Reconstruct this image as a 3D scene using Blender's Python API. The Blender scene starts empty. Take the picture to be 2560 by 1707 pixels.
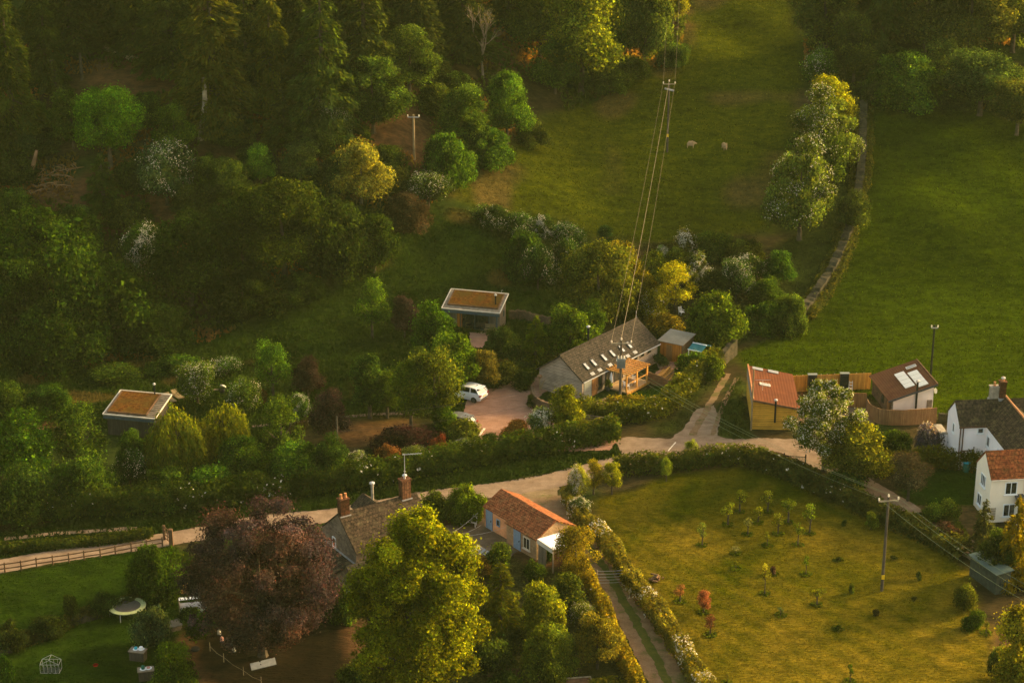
import bpy, math, random
import numpy as np
from mathutils import Vector, Matrix
R = math.radians
scene = bpy.context.scene
COL = scene.collection

# ---------------------------------------------------------------- camera
CAM_H, FPX, PITCH = 81.0, 5000.0, R(21.0)          # metres, pixels of the 2560 px wide photograph
cam_d = bpy.data.cameras.new('camera')
cam_d.sensor_width = 36.0
cam_d.lens = 36.0 * FPX / 2560.0
cam_d.clip_start, cam_d.clip_end = 1.0, 3000.0
cam = bpy.data.objects.new('camera', cam_d)
COL.objects.link(cam)
cam.location = (0, 0, CAM_H)
cam.rotation_euler = (R(90) - PITCH, 0, 0)
scene.camera = cam
# ---------------------------------------------------------------- sky, sun, exposure
SUN_AZ, SUN_EL = R(63.0), R(17.0)                   # from straight ahead towards the right; above the horizon
SUN_STRENGTH, SKY_STRENGTH, EXPOSURE = 2.5, 0.15, 2.0
world = bpy.data.worlds.new('World')
scene.world = world
world.use_nodes = True
wn = world.node_tree
bg = wn.nodes['Background']
sky = wn.nodes.new('ShaderNodeTexSky')
sky.sky_type = 'NISHITA'
sky.sun_disc = False
sky.sun_elevation = SUN_EL
sky.sun_rotation = SUN_AZ
sky.dust_density = 3.0
wm = wn.nodes.new('ShaderNodeMix'); wm.data_type = 'RGBA'; wm.blend_type = 'MULTIPLY'
wm.inputs[0].default_value = 1.0
wm.inputs[7].default_value = (1.0, 0.84, 0.64, 1)   # warm evening veil over the sky
wn.links.new(sky.outputs[0], wm.inputs[6])
wn.links.new(wm.outputs[2], bg.inputs[0])
bg.inputs[1].default_value = SKY_STRENGTH
sun_d = bpy.data.lights.new('sun', 'SUN')
sun_d.energy = SUN_STRENGTH
sun_d.angle = R(9)
sun_d.color = (1.0, 0.79, 0.38)
sun = bpy.data.objects.new('sun', sun_d)
COL.objects.link(sun)
sv = Vector((math.sin(SUN_AZ) * math.cos(SUN_EL), math.cos(SUN_AZ) * math.cos(SUN_EL), math.sin(SUN_EL)))
sun.rotation_euler = (-sv).to_track_quat('-Z', 'Y').to_euler()
scene.view_settings.view_transform = 'Standard'
scene.view_settings.look = 'None'
scene.view_settings.exposure = EXPOSURE
scene.view_settings.gamma = 1.0
scene.cycles.max_bounces = 6
scene.cycles.diffuse_bounces = 3
scene.cycles.glossy_bounces = 2
scene.cycles.transmission_bounces = 4
scene.cycles.transparent_max_bounces = 6
scene.cycles.volume_bounces = 0
scene.cycles.use_adaptive_sampling = True
scene.cycles.use_denoising = True

# ---------------------------------------------------------------- terrain height and pixel helpers
def sstep(a, b, x):
    t = np.clip((np.asarray(x, float) - a) / (b - a), 0, 1)
    return t * t * (3 - 2 * t)
def ramp(t, w=14.0):
    t = np.maximum(t, 0)
    return np.where(t < w, t * t / (2 * w), t - w / 2)
def tz(x, y):
    """Ground height: flat hamlet, rising into a field on the right and a steep wood on the left."""
    x = np.asarray(x, float); y = np.asarray(y, float)
    left = 1 - sstep(-28, 14, x)
    slope = 0.25 + 0.27 * left
    y0 = 213.0 - 9.0 * left - 1.5 * sstep(20, 60, x)
    z = slope * ramp(y - y0)
    k = sstep(0, 6, z)
    z = z + k * (0.5 * np.sin(x * 0.13 + 1.3) * np.sin(y * 0.11) + 0.22 * np.sin(x * 0.41 + y * 0.23) + 0.9 * left * np.sin(x * 0.21 + 2) * np.sin(y * 0.17 + 1))
    return z
CP, SP = math.cos(PITCH), math.sin(PITCH)
def ray(px, py):
    a, b = (px - 1280.0) / FPX, (853.5 - py) / FPX
    return np.array([a, CP + b * SP, -SP + b * CP])
def at_z(px, py, z=0.0):
    d = ray(px, py); t = (z - CAM_H) / d[2]
    return Vector((d[0] * t, d[1] * t, z))
def gp(px, py):
    """Ground point under a pixel of the photograph."""
    d = ray(px, py)
    t0, t1 = 90.0, 700.0
    ts = np.linspace(t0, t1, 1200)
    h = CAM_H + d[2] * ts - tz(d[0] * ts, d[1] * ts)
    i = int(np.argmax(h < 0)) if (h < 0).any() else len(ts) - 1
    lo, hi = ts[max(i - 1, 0)], ts[i]
    for _ in range(30):
        m = (lo + hi) / 2
        if CAM_H + d[2] * m - float(tz(d[0] * m, d[1] * m)) < 0: hi = m
        else: lo = m
    t = (lo + hi) / 2
    return Vector((d[0] * t, d[1] * t, float(tz(d[0] * t, d[1] * t))))
def mpp(p):
    """metres per photo pixel at world point p"""
    return (p[1] * CP - (p[2] - CAM_H) * SP) / FPX
def height_to(p, py):
    """height above p of the vertical line's point seen at row py"""
    b = (853.5 - py) / FPX
    sl = (-SP + b * CP) / (CP + b * SP)
    return CAM_H + sl * p[1] - p[2]
def crop(x0, y0, k):
    return lambda x, y: (x0 + k * x, y0 + k * y)
U = crop(0, 0, 2560 / 2352)
C1 = crop(0, 0, 860 / 2352); C2 = crop(850, 0, 860 / 2352); C3 = crop(1700, 0, 860 / 2352)
C4 = crop(0, 560, 860 / 2352); C5 = crop(850, 560, 860 / 2352); C6 = crop(1700, 560, 860 / 2352)
B1 = crop(0, 1130, 860 / 2337); B2 = crop(850, 1130, 860 / 2337); B3 = crop(1700, 1130, 860 / 2337)
BARN = crop(1300, 780, 520 / 2352); SHED = crop(1820, 860, 540 / 2352); HOUSE = crop(2300, 940, 260 / 1073)
COT = crop(780, 1170, 660 / 2352); DECK = crop(1480, 880, 220 / 2352); CAR = crop(1140, 940, 260 / 2352)
CABA = crop(1090, 690, 330 / 2352); CABB = crop(380, 960, 280 / 2352); HEN = crop(260, 1420, 380 / 2076)
POND = crop(1500, 540, 420 / 2271); LANE = crop(2080, 1080, 480 / 1882)
EDGE = crop(1700, 560, 860 / 2352)

# ---------------------------------------------------------------- naming helpers
def tag(o, label=None, cat=None, group=None, kind=None):
    if label: o['label'] = label
    if cat: o['category'] = cat
    if group: o['group'] = group
    if kind: o['kind'] = kind
    return o
def thing(name, label, cat, loc=(0, 0, 0), rz=0.0, group=None):
    o = bpy.data.objects.new(name, None)
    o.empty_display_size = 0.3
    COL.objects.link(o)
    o.location = loc; o.rotation_euler = (0, 0, rz)
    return tag(o, label, cat, group)
def link(name, me, parent=None, loc=None, rz=0.0):
    o = bpy.data.objects.new(name, me)
    COL.objects.link(o)
    if parent is not None: o.parent = parent
    if loc is not None: o.location = loc
    if rz: o.rotation_euler = (0, 0, rz)
    return o

# ---------------------------------------------------------------- mesh builder
class MB:
    def __init__(s): s.v, s.f, s.m = [], [], []
    def add(s, vs, fs, m=0):
        n = len(s.v); s.v += [tuple(p) for p in vs]
        s.f += [tuple(i + n for i in f) for f in fs]; s.m += [m] * len(fs)
        return s
    def hexa(s, p, m=0):
        return s.add(p, [(3, 2, 1, 0), (4, 5, 6, 7), (0, 1, 5, 4), (1, 2, 6, 5), (2, 3, 7, 6), (3, 0, 4, 7)], m)
    def box(s, c, d, rz=0.0, m=0):
        x, y, z = d[0] / 2, d[1] / 2, d[2] / 2; co, si = math.cos(rz), math.sin(rz)
        p = [(c[0] + a * co - b * si, c[1] + a * si + b * co, c[2] + e) for e in (-z, z) for a, b in ((-x, -y), (x, -y), (x, y), (-x, y))]
        return s.hexa(p, m)
    def bx(s, x0, x1, y0, y1, z0, z1, m=0):
        return s.box(((x0 + x1) / 2, (y0 + y1) / 2, (z0 + z1) / 2), (x1 - x0, y1 - y0, z1 - z0), 0, m)
    def slab(s, q, th, m=0):
        """q: four corners, counter-clockwise seen from outside; extruded inwards"""
        q = [Vector(a) for a in q]
        n = (q[1] - q[0]).cross(q[3] - q[0]).normalized() * -th
        return s.hexa([a + n for a in q] + q, m)
    def beam(s, a, b, w, h, m=0):
        a, b = Vector(a), Vector(b); d = (b - a).normalized()
        u = d.cross(Vector((0, 0, 1)))
        u = Vector((1, 0, 0)) if u.length < 1e-4 else u.normalized()
        v = u.cross(d).normalized(); u = u * w / 2; v = v * h / 2
        return s.hexa([a - u - v, a + u - v, a + u + v, a - u + v, b - u - v, b + u - v, b + u + v, b - u + v], m)
    def tube(s, pts, rads, n=6, m=0, cap=True):
        pts = [Vector(p) for p in pts]; vs = []; fs = []
        if not hasattr(rads, '__len__'): rads = [rads] * len(pts)
        for i, p in enumerate(pts):
            d = (pts[min(i + 1, len(pts) - 1)] - pts[max(i - 1, 0)]).normalized()
            u = d.cross(Vector((0.03, 0.01, 1)))
            u = Vector((1, 0, 0)) if u.length < 0.06 else u.normalized()
            v = d.cross(u).normalized()
            for k in range(n):
                t = 2 * math.pi * k / n
                vs.append(p + (u * math.cos(t) + v * math.sin(t)) * rads[i])
        for i in range(len(pts) - 1):
            for k in range(n):
                a, b = i * n + k, i * n + (k + 1) % n
                fs.append((a, b, b + n, a + n))
        if cap: fs += [tuple(range(n))[::-1], tuple(range((len(pts) - 1) * n, len(pts) * n))]
        return s.add(vs, fs, m)
    def prism(s, poly, z0, z1, m=0):
        n = len(poly)
        zt = z1 if hasattr(z1, '__len__') else [z1] * n
        zb = z0 if hasattr(z0, '__len__') else [z0] * n
        vs = [(p[0], p[1], zb[i]) for i, p in enumerate(poly)] + [(p[0], p[1], zt[i]) for i, p in enumerate(poly)]
        fs = [tuple(range(n))[::-1], tuple(range(n, 2 * n))] + [(i, (i + 1) % n, n + (i + 1) % n, n + i) for i in range(n)]
        return s.add(vs, fs, m)
    def lathe(s, c, prof, n=12, m=0):
        return s.tube([(c[0], c[1], c[2] + z) for r, z in prof], [max(r, .002) for r, z in prof], n, m)
    def build(s, name, mats, parent=None, loc=None, rz=0.0, smooth=False):
        me = bpy.data.meshes.new(name)
        me.from_pydata(s.v, [], s.f)
        for mt in (mats if isinstance(mats, (list, tuple)) else [mats]): me.materials.append(mt)
        me.polygons.foreach_set('material_index', s.m)
        if smooth: me.polygons.foreach_set('use_smooth', [True] * len(s.f))
        me.update()
        return link(name, me, parent, loc, rz)

# ---------------------------------------------------------------- materials
class NT:
    """small helper for node trees"""
    def __init__(s, name):
        s.mat = bpy.data.materials.new(name); s.mat.use_nodes = True
        s.t = s.mat.node_tree; s.b = s.t.nodes['Principled BSDF']; s.out = s.t.nodes['Material Output']
        s.b.inputs['Specular IOR Level'].default_value = 0.04
    def n(s, kind, **kw):
        o = s.t.nodes.new('ShaderNode' + kind)
        for k, v in kw.items(): setattr(o, k, v)
        return o
    def l(s, a, b): s.t.links.new(a, b)
    def noise(s, scale, detail=3, vec=None, rough=0.55):
        o = s.n('TexNoise'); o.inputs['Scale'].default_value = scale; o.inputs['Detail'].default_value = detail
        o.inputs['Roughness'].default_value = rough
        if vec is not None: s.l(vec, o.inputs['Vector'])
        return o.outputs['Fac']
    def rampc(s, fac, stops):
        o = s.n('ValToRGB'); e = o.color_ramp.elements
        while len(e) < len(stops): e.new(0.5)
        for i, (p, c) in enumerate(stops):
            e[i].position = p; e[i].color = (c[0], c[1], c[2], 1)
        s.l(fac, o.inputs[0]); return o.outputs[0]
    def mixc(s, fac, a, b, mode='MIX'):
        o = s.n('Mix', data_type='RGBA', blend_type=mode)
        for sock, v in ((0, fac), (6, a), (7, b)):
            if hasattr(v, 'default_value'): s.l(v, o.inputs[sock])
            elif sock: o.inputs[sock].default_value = (v[0], v[1], v[2], 1)
            else: o.inputs[sock].default_value = v
        return o.outputs[2]
    def math(s, op, a, b=0.0):
        o = s.n('Math', operation=op)
        for i, v in enumerate((a, b)):
            if hasattr(v, 'default_value'): s.l(v, o.inputs[i])
            else: o.inputs[i].default_value = v
        return o.outputs[0]
    def obj(s): return s.n('TexCoord').outputs['Object']
    def bump(s, h, strength=0.4, dist=0.05):
        o = s.n('Bump'); o.inputs['Strength'].default_value = strength; o.inputs['Distance'].default_value = dist
        s.l(h, o.inputs['Height']); s.l(o.outputs[0], s.b.inputs['Normal'])
    def done(s, color=None, rough=0.8, metal=0.0):
        if color is not None:
            if hasattr(color, 'default_value'): s.l(color, s.b.inputs['Base Color'])
            else: s.b.inputs['Base Color'].default_value = (*color, 1)
        s.b.inputs['Roughness'].default_value = rough; s.b.inputs['Metallic'].default_value = metal
        return s.mat
def plain(name, c, rough=0.8, metal=0.0, var=0.25, scale=3.0):
    t = NT(name)
    f = t.noise(scale, 4, t.obj())
    return t.done(t.rampc(f, [(0.3, [v * (1 - var) for v in c]), (0.7, [v * (1 + var) for v in c])]), rough, metal)
def boards(name, c, step=0.16, axis='z', dark=0.35, var=0.35, rough=0.8):
    """timber boards: dark joints every `step` along z, or along x+y for upright boards"""
    t = NT(name); co = t.obj()
    sp = t.n('SeparateXYZ'); t.l(co, sp.inputs[0])
    v = sp.outputs['Z'] if axis == 'z' else t.math('ADD', sp.outputs['X'], sp.outputs['Y'])
    q = t.math('DIVIDE', v, step)
    fr = t.math('FRACT', q); fl = t.math('FLOOR', q)
    wn_ = t.n('TexWhiteNoise', noise_dimensions='1D'); t.l(fl, wn_.inputs['W'])
    base = t.rampc(wn_.outputs['Value'], [(0, [k * (1 - var) for k in c]), (1, [k * (1 + var) for k in c])])
    st = t.n('Mapping'); t.l(co, st.inputs[0])
    st.inputs['Scale'].default_value = (1.2, 1.2, 14) if axis == 'z' else (9, 9, 0.7)
    gr = t.noise(1.0, 4, st.outputs[0])
    base = t.mixc(0.55, base, t.rampc(gr, [(0.3, [k * 0.6 for k in c]), (0.7, [k * 1.35 for k in c])]))
    pt = t.noise(0.9, 3, co)
    base = t.mixc(t.rampc(pt, [(0.45, (0, 0, 0)), (0.7, (0.6, 0.6, 0.6))]), base, [k * 0.55 for k in c])
    j = t.math('GREATER_THAN', fr, 0.86)
    base = t.mixc(t.math('MULTIPLY', j, 1 - dark), base, [k * 0.25 for k in c])
    t.bump(t.math('MULTIPLY', fr, -1.0), 0.6, 0.03)
    return t.done(base, rough)
def stone(name, cols, scale=2.2, rough=0.9, mortar=(0.16, 0.13, 0.09)):
    t = NT(name); co = t.obj()
    mp = t.n('Mapping'); t.l(co, mp.inputs[0]); mp.inputs['Scale'].default_value = (scale, scale, scale * 1.8)
    v = t.n('TexVoronoi'); t.l(mp.outputs[0], v.inputs['Vector']); v.inputs['Scale'].default_value = 1.0
    w = t.n('TexWhiteNoise', noise_dimensions='3D'); t.l(v.outputs['Position'], w.inputs['Vector'])
    n = len(cols)
    base = t.rampc(w.outputs['Value'], [(i / max(n - 1, 1), c) for i, c in enumerate(cols)])
    e = t.n('TexVoronoi', feature='DISTANCE_TO_EDGE'); t.l(mp.outputs[0], e.inputs['Vector']); e.inputs['Scale'].default_value = 1.0
    jo = t.rampc(e.outputs['Distance'], [(0.03, (1, 1, 1)), (0.1, (0, 0, 0))])
    base = t.mixc(jo, base, mortar)
    base = t.mixc(0.35, base, t.rampc(t.noise(0.6, 4, co), [(0.35, [k * 0.5 for k in cols[0]]), (0.7, [k * 1.4 for k in cols[-1]])]))
    t.bump(e.outputs['Distance'], 0.7, 0.05)
    return t.done(base, rough)
def tiles(name, cols, w=0.28, h=0.2, along='x', moss=None, rough=0.85):
    """courses of tiles or slates, laid on the object's x,y plane; `along` is the direction the courses run"""
    t = NT(name); co = t.obj()
    mp = t.n('Mapping'); t.l(co, mp.inputs[0])
    if along == 'y': mp.inputs['Rotation'].default_value = (0, 0, R(90))
    br = t.n('TexBrick'); t.l(mp.outputs[0], br.inputs['Vector'])
    br.inputs['Scale'].default_value = 1.0; br.inputs['Brick Width'].default_value = w; br.inputs['Row Height'].default_value = h
    br.inputs['Mortar Size'].default_value = 0.022; br.inputs['Bias'].default_value = 0.0
    br.inputs['Color1'].default_value = (*cols[0], 1); br.inputs['Color2'].default_value = (*cols[-1], 1)
    br.inputs['Mortar'].default_value = (*[k * 0.35 for k in cols[0]], 1)
    base = br.outputs['Color']
    f = t.noise(0.5, 5, co, 0.65)
    base = t.mixc(t.rampc(f, [(0.35, (0, 0, 0)), (0.75, (0.75, 0.75, 0.75))]), base, cols[len(cols) // 2] if len(cols) > 2 else cols[0])
    if moss:
        g = t.noise(1.7, 6, co, 0.7)
        base = t.mixc(t.rampc(g, [(0.5, (0, 0, 0)), (0.66, (0.8, 0.8, 0.8))]), base, moss)
    fine = t.noise(3.5, 4, co, 0.7)
    base = t.mixc(0.75, base, t.rampc(fine, [(0.36, (0.35, 0.35, 0.35)), (0.5, (0.95, 0.95, 0.95)), (0.66, (1.9, 1.75, 1.6))]), 'MULTIPLY')
    t.bump(br.outputs['Fac'], -0.6, 0.04)
    return t.done(base, rough)
def corrugated(name, c, step=0.25, axis='X', rust=None, rough=0.6):
    t = NT(name); co = t.obj()
    sp = t.n('SeparateXYZ'); t.l(co, sp.inputs[0])
    s_ = t.math('SINE', t.math('MULTIPLY', sp.outputs[axis], 2 * math.pi / step))
    base = t.rampc(t.noise(0.7, 5, co, 0.65), [(0.3, [k * 0.75 for k in c]), (0.7, [k * 1.25 for k in c])])
    if rust: base = t.mixc(t.rampc(t.noise(1.3, 6, co, 0.7), [(0.45, (0, 0, 0)), (0.7, (0.7, 0.7, 0.7))]), base, rust)
    base = t.mixc(t.rampc(s_, [(0.0, (0.30, 0.30, 0.30)), (0.35, (0, 0, 0))]), base, [k * 0.65 for k in c])
    t.bump(s_, 0.25, 0.03)
    return t.done(base, rough)

M = {}
M['bark'] = plain('bark', (0.075, 0.055, 0.035), 0.95, var=0.5, scale=2)
M['pale_bark'] = plain('pale_bark', (0.30, 0.24, 0.15), 0.95, var=0.5, scale=1.5)
M['grey_boards'] = boards('weathered_boards', (0.36, 0.265, 0.185), 0.17, dark=0.1)
M['dark_boards'] = boards('dark_boards', (0.065, 0.05, 0.038), 0.15, 'v')
M['grey_upright'] = boards('grey_upright_boards', (0.19, 0.145, 0.10), 0.16, 'v')
M['yellow_boards'] = boards('golden_boards', (0.62, 0.32, 0.045), 0.20, dark=0.15)
M['orange_boards'] = boards('orange_boards', (0.42, 0.15, 0.03), 0.14, 'v')
M['brown_boards'] = boards('brown_boards', (0.26, 0.12, 0.045), 0.15, 'v')
M['fence_boards'] = boards('fence_boards', (0.50, 0.24, 0.05), 0.14, 'v')
M['fresh_timber'] = boards('fresh_timber', (0.58, 0.27, 0.06), 0.5, 'v', var=0.15)
M['deck_boards'] = boards('deck_boards', (0.42, 0.27, 0.13), 0.14, 'v')
M['grey_timber'] = plain('grey_timber', (0.24, 0.18, 0.12), 0.9, var=0.4, scale=2)
M['brown_timber'] = plain('brown_timber', (0.12, 0.065, 0.035), 0.9, var=0.4, scale=2)
M['pole_timber'] = plain('pole_timber', (0.085, 0.065, 0.045), 0.9, var=0.4, scale=1.2)
M['pale_pole'] = plain('pale_pole_timber', (0.26, 0.18, 0.09), 0.9, var=0.3, scale=1.2)
M['slate'] = tiles('slate', [(0.034, 0.027, 0.020), (0.044, 0.034, 0.026), (0.056, 0.044, 0.034)], 0.3, 0.22)
M['dark_tile'] = tiles('dark_tiles', [(0.040, 0.027, 0.018), (0.052, 0.034, 0.022), (0.070, 0.045, 0.028)], 0.3, 0.25, moss=(0.085, 0.066, 0.036))
M['moss_tile'] = tiles('mossy_tiles', [(0.036, 0.026, 0.018), (0.045, 0.032, 0.021), (0.062, 0.043, 0.027)], 0.34, 0.3, moss=(0.085, 0.068, 0.028))
M['brown_tile'] = tiles('brown_tiles', [(0.24, 0.115, 0.055), (0.27, 0.13, 0.065), (0.31, 0.15, 0.075)], 0.34, 0.3, along='y')
M['moss_tile_y'] = tiles('mossy_wing_tiles', [(0.045, 0.030, 0.020), (0.058, 0.038, 0.023), (0.08, 0.05, 0.028)], 0.34, 0.3, along='y', moss=(0.12, 0.085, 0.036))
M['red_tile'] = tiles('red_tiles', [(0.17, 0.046, 0.018), (0.21, 0.06, 0.022), (0.26, 0.085, 0.03)], 0.34, 0.3, moss=(0.12, 0.06, 0.02))
M['pantile'] = tiles('pantiles', [(0.22, 0.062, 0.024), (0.26, 0.082, 0.032), (0.32, 0.115, 0.045)], 0.25, 0.2, moss=(0.20, 0.10, 0.04))
M['orange_sheet'] = corrugated('orange_roof_sheet', (0.120, 0.034, 0.010), 0.30, 'X', rough=0.55)
M['brown_sheet'] = corrugated('brown_roof_sheet', (0.125, 0.045, 0.019), 0.24, 'X', rust=(0.16, 0.065, 0.026), rough=0.65)
M['green_sheet'] = corrugated('green_roof_sheet', (0.10, 0.13, 0.105), 0.22, 'X', rough=0.55)
M['grey_sheet'] = corrugated('grey_roof_sheet', (0.30, 0.25, 0.18), 0.22, 'X', rust=(0.2, 0.16, 0.1), rough=0.7)
M['teal_sheet'] = plain('teal_roof_sheet', (0.035, 0.14, 0.14), 0.5, var=0.3, scale=1.5)
M['cottage_stone'] = stone('cottage_stone', [(0.10, 0.07, 0.05), (0.17, 0.115, 0.075), (0.24, 0.17, 0.11)], 2.6, mortar=(0.15, 0.11, 0.08))
M['wall_stone'] = stone('dry_stone', [(0.022, 0.019, 0.010), (0.042, 0.035, 0.019), (0.070, 0.056, 0.032)], 2.4, mortar=(0.06, 0.05, 0.03))
M['brown_stone'] = stone('brown_stone', [(0.10, 0.06, 0.035), (0.12, 0.072, 0.04), (0.16, 0.10, 0.06)], 2.6, mortar=(0.06, 0.04, 0.025))
M['pink_render'] = plain('pink_render', (0.66, 0.32, 0.15), 0.9, var=0.25, scale=1.3)
M['barn_stone'] = stone('outbuilding_stone', [(0.34, 0.19, 0.09), (0.42, 0.25, 0.12), (0.5, 0.33, 0.18)], 2.4, mortar=(0.3, 0.2, 0.11))
M['white_render'] = plain('white_render', (0.93, 0.83, 0.78), 0.85, var=0.06, scale=0.6)
M['cream_render'] = plain('cream_render', (0.90, 0.76, 0.57), 0.85, var=0.07, scale=0.6)
M['pale_render'] = plain('pale_render', (0.70, 0.62, 0.53), 0.85, var=0.1, scale=0.8)
M['brick'] = tiles('chimney_brick', [(0.115, 0.046, 0.023), (0.14, 0.06, 0.03), (0.18, 0.088, 0.046)], 0.22, 0.075)
M['stone_block'] = plain('stone_block', (0.30, 0.25, 0.18), 0.9, var=0.35, scale=2.5)
M['clay'] = plain('clay', (0.44, 0.19, 0.08), 0.8, var=0.2)
M['lead'] = plain('lead', (0.27, 0.26, 0.25), 0.55, var=0.2)
M['white_paint'] = plain('white_paint', (0.80, 0.78, 0.74), 0.5, var=0.05)
M['cream_paint'] = plain('cream_paint', (0.66, 0.56, 0.42), 0.6, var=0.08)
M['pale_panel'] = plain('pale_panel', (0.80, 0.72, 0.58), 0.35, var=0.06)
M['blue_paint'] = plain('blue_paint', (0.22, 0.31, 0.40), 0.6, var=0.15)
M['black_metal'] = plain('black_metal', (0.018, 0.017, 0.016), 0.5, var=0.3)
M['dark_grey'] = plain('dark_grey_metal', (0.055, 0.055, 0.055), 0.55, var=0.2)
M['slate_blue'] = plain('slate_blue_fascia', (0.055, 0.075, 0.085), 0.6, var=0.2)
M['steel'] = plain('galvanised_steel', (0.52, 0.48, 0.42), 0.45, 0.3, var=0.15)
M['grey_paint'] = plain('grey_paint', (0.20, 0.20, 0.17), 0.6, var=0.15)
M['olive_paint'] = plain('olive_paint', (0.045, 0.05, 0.035), 0.8, var=0.25)
M['bronze_pipe'] = plain('brown_pipe', (0.12, 0.06, 0.035), 0.6, var=0.15)
M['porcelain'] = plain('porcelain', (0.75, 0.62, 0.45), 0.3, var=0.1)
M['yellow'] = plain('yellow_plate', (0.75, 0.45, 0.02), 0.5, var=0.1)
M['wire'] = plain('aged_wire', (0.30, 0.22, 0.12), 0.5, 0.2, var=0.1)
M['green_wire'] = plain('green_wire', (0.17, 0.20, 0.10), 0.5, 0.2, var=0.1)
M['dark_wire'] = plain('dark_wire', (0.05, 0.04, 0.035), 0.7, var=0.1)
M['sedum'] = (lambda t: (t.bump(t.noise(14, 4, t.obj()), 0.9, 0.08), t.done(t.mixc(t.rampc(t.noise(0.9, 5, t.obj(), 0.7), [(0.35, (0, 0, 0)), (0.7, (1, 1, 1))]), t.rampc(t.noise(3.6, 5, t.obj(), 0.75), [(0.36, (0.055, 0.018, 0.004)), (0.55, (0.16, 0.050, 0.007)), (0.68, (0.30, 0.11, 0.013))]), (0.085, 0.055, 0.010)), 0.95))[1])(NT('sedum'))
def glass(name, c, rough=0.12):
    t = NT(name); t.b.inputs['Specular IOR Level'].default_value = 0.7
    return t.done(t.rampc(t.noise(1.5, 3, t.obj()), [(0.35, [k * 0.6 for k in c]), (0.7, [k * 1.5 for k in c])]), rough)
M['glass'] = glass('window_glass', (0.022, 0.02, 0.018))
M['sky_glass'] = glass('rooflight_glass', (0.30, 0.29, 0.28), 0.2)  # pale base colour stands in for the sky's reflection
M['car_white'] = (lambda t: (t.b.inputs['Coat Weight'].__setattr__('default_value', 0.6), t.done((0.80, 0.78, 0.75), 0.35))[1])(NT('white_car_paint'))
M['car_silver'] = plain('silver_car_paint', (0.16, 0.155, 0.15), 0.35, 0.3, var=0.05)
M['rubber'] = plain('rubber', (0.014, 0.013, 0.012), 0.8, var=0.2)
M['red_lamp'] = plain('red_lens', (0.22, 0.02, 0.015), 0.3, var=0.1)
M['red_plastic'] = plain('red_plastic', (0.65, 0.03, 0.02), 0.4, var=0.1)
M['teal_plastic'] = plain('teal_plastic', (0.05, 0.36, 0.42), 0.4, var=0.1)
M['green_plastic'] = plain('green_plastic', (0.02, 0.12, 0.08), 0.4, var=0.1)
M['pink_plastic'] = plain('pink_plastic', (0.52, 0.24, 0.18), 0.5, var=0.1)
M['lime_pad'] = plain('lime_pad', (0.36, 0.37, 0.16), 0.6, var=0.15)
M['mat_mesh'] = plain('jumping_mat', (0.085, 0.07, 0.055), 0.7, var=0.15)
M['cloth_white'] = plain('white_cloth', (0.78, 0.74, 0.70), 0.9, var=0.06)
M['wool'] = plain('wool', (0.40, 0.255, 0.125), 0.95, var=0.2, scale=5)
M['wicker'] = boards('woven_willow', (0.19, 0.105, 0.05), 0.09, var=0.5, dark=0.2)
M['hurdle'] = boards('split_hurdle', (0.24, 0.13, 0.06), 0.06, 'v', var=0.45, dark=0.2)
M['dead_wood'] = plain('dead_branches', (0.22, 0.12, 0.06), 0.95, var=0.5, scale=1.5)
M['tyre_grey'] = plain('dark_panel', (0.03, 0.028, 0.028), 0.35, var=0.2)

# ================================================================ GROUND
rng = np.random.default_rng(7)
def vnoise(x, y, s, seed=0):
    """smooth value noise, 0..1"""
    r = np.random.default_rng(1000 + seed); g = r.random((64, 64))
    u = np.asarray(x) / s + 17.3; v = np.asarray(y) / s + 5.1
    i = np.floor(u).astype(int); j = np.floor(v).astype(int); a = u - i; b = v - j
    a = a * a * (3 - 2 * a); b = b * b * (3 - 2 * b)
    G = lambda p, q: g[p % 64, q % 64]
    return (G(i, j) * (1 - a) + G(i + 1, j) * a) * (1 - b) + (G(i, j + 1) * (1 - a) + G(i + 1, j + 1) * a) * b
def upoly(pts, cr=U):
    return np.array([gp(*cr(*p))[:2] for p in pts])
def sdist(poly, x, y):
    """signed distance to a polygon, positive inside"""
    d = np.full(x.shape, 1e9); ins = np.zeros(x.shape, bool); n = len(poly)
    for i in range(n):
        a, b = poly[i], poly[(i + 1) % n]; e = b - a
        t = np.clip(((x - a[0]) * e[0] + (y - a[1]) * e[1]) / (e @ e + 1e-9), 0, 1)
        d = np.minimum(d, np.hypot(x - a[0] - t * e[0], y - a[1] - t * e[1]))
        c = (a[1] > y) != (b[1] > y)
        with np.errstate(divide='ignore', invalid='ignore'):
            ins ^= c & (x < (b[0] - a[0]) * (y - a[1]) / (b[1] - a[1] + 1e-12) + a[0])
    return np.where(ins, d, -d)
ROADLINES = []; YARDS = []
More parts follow.
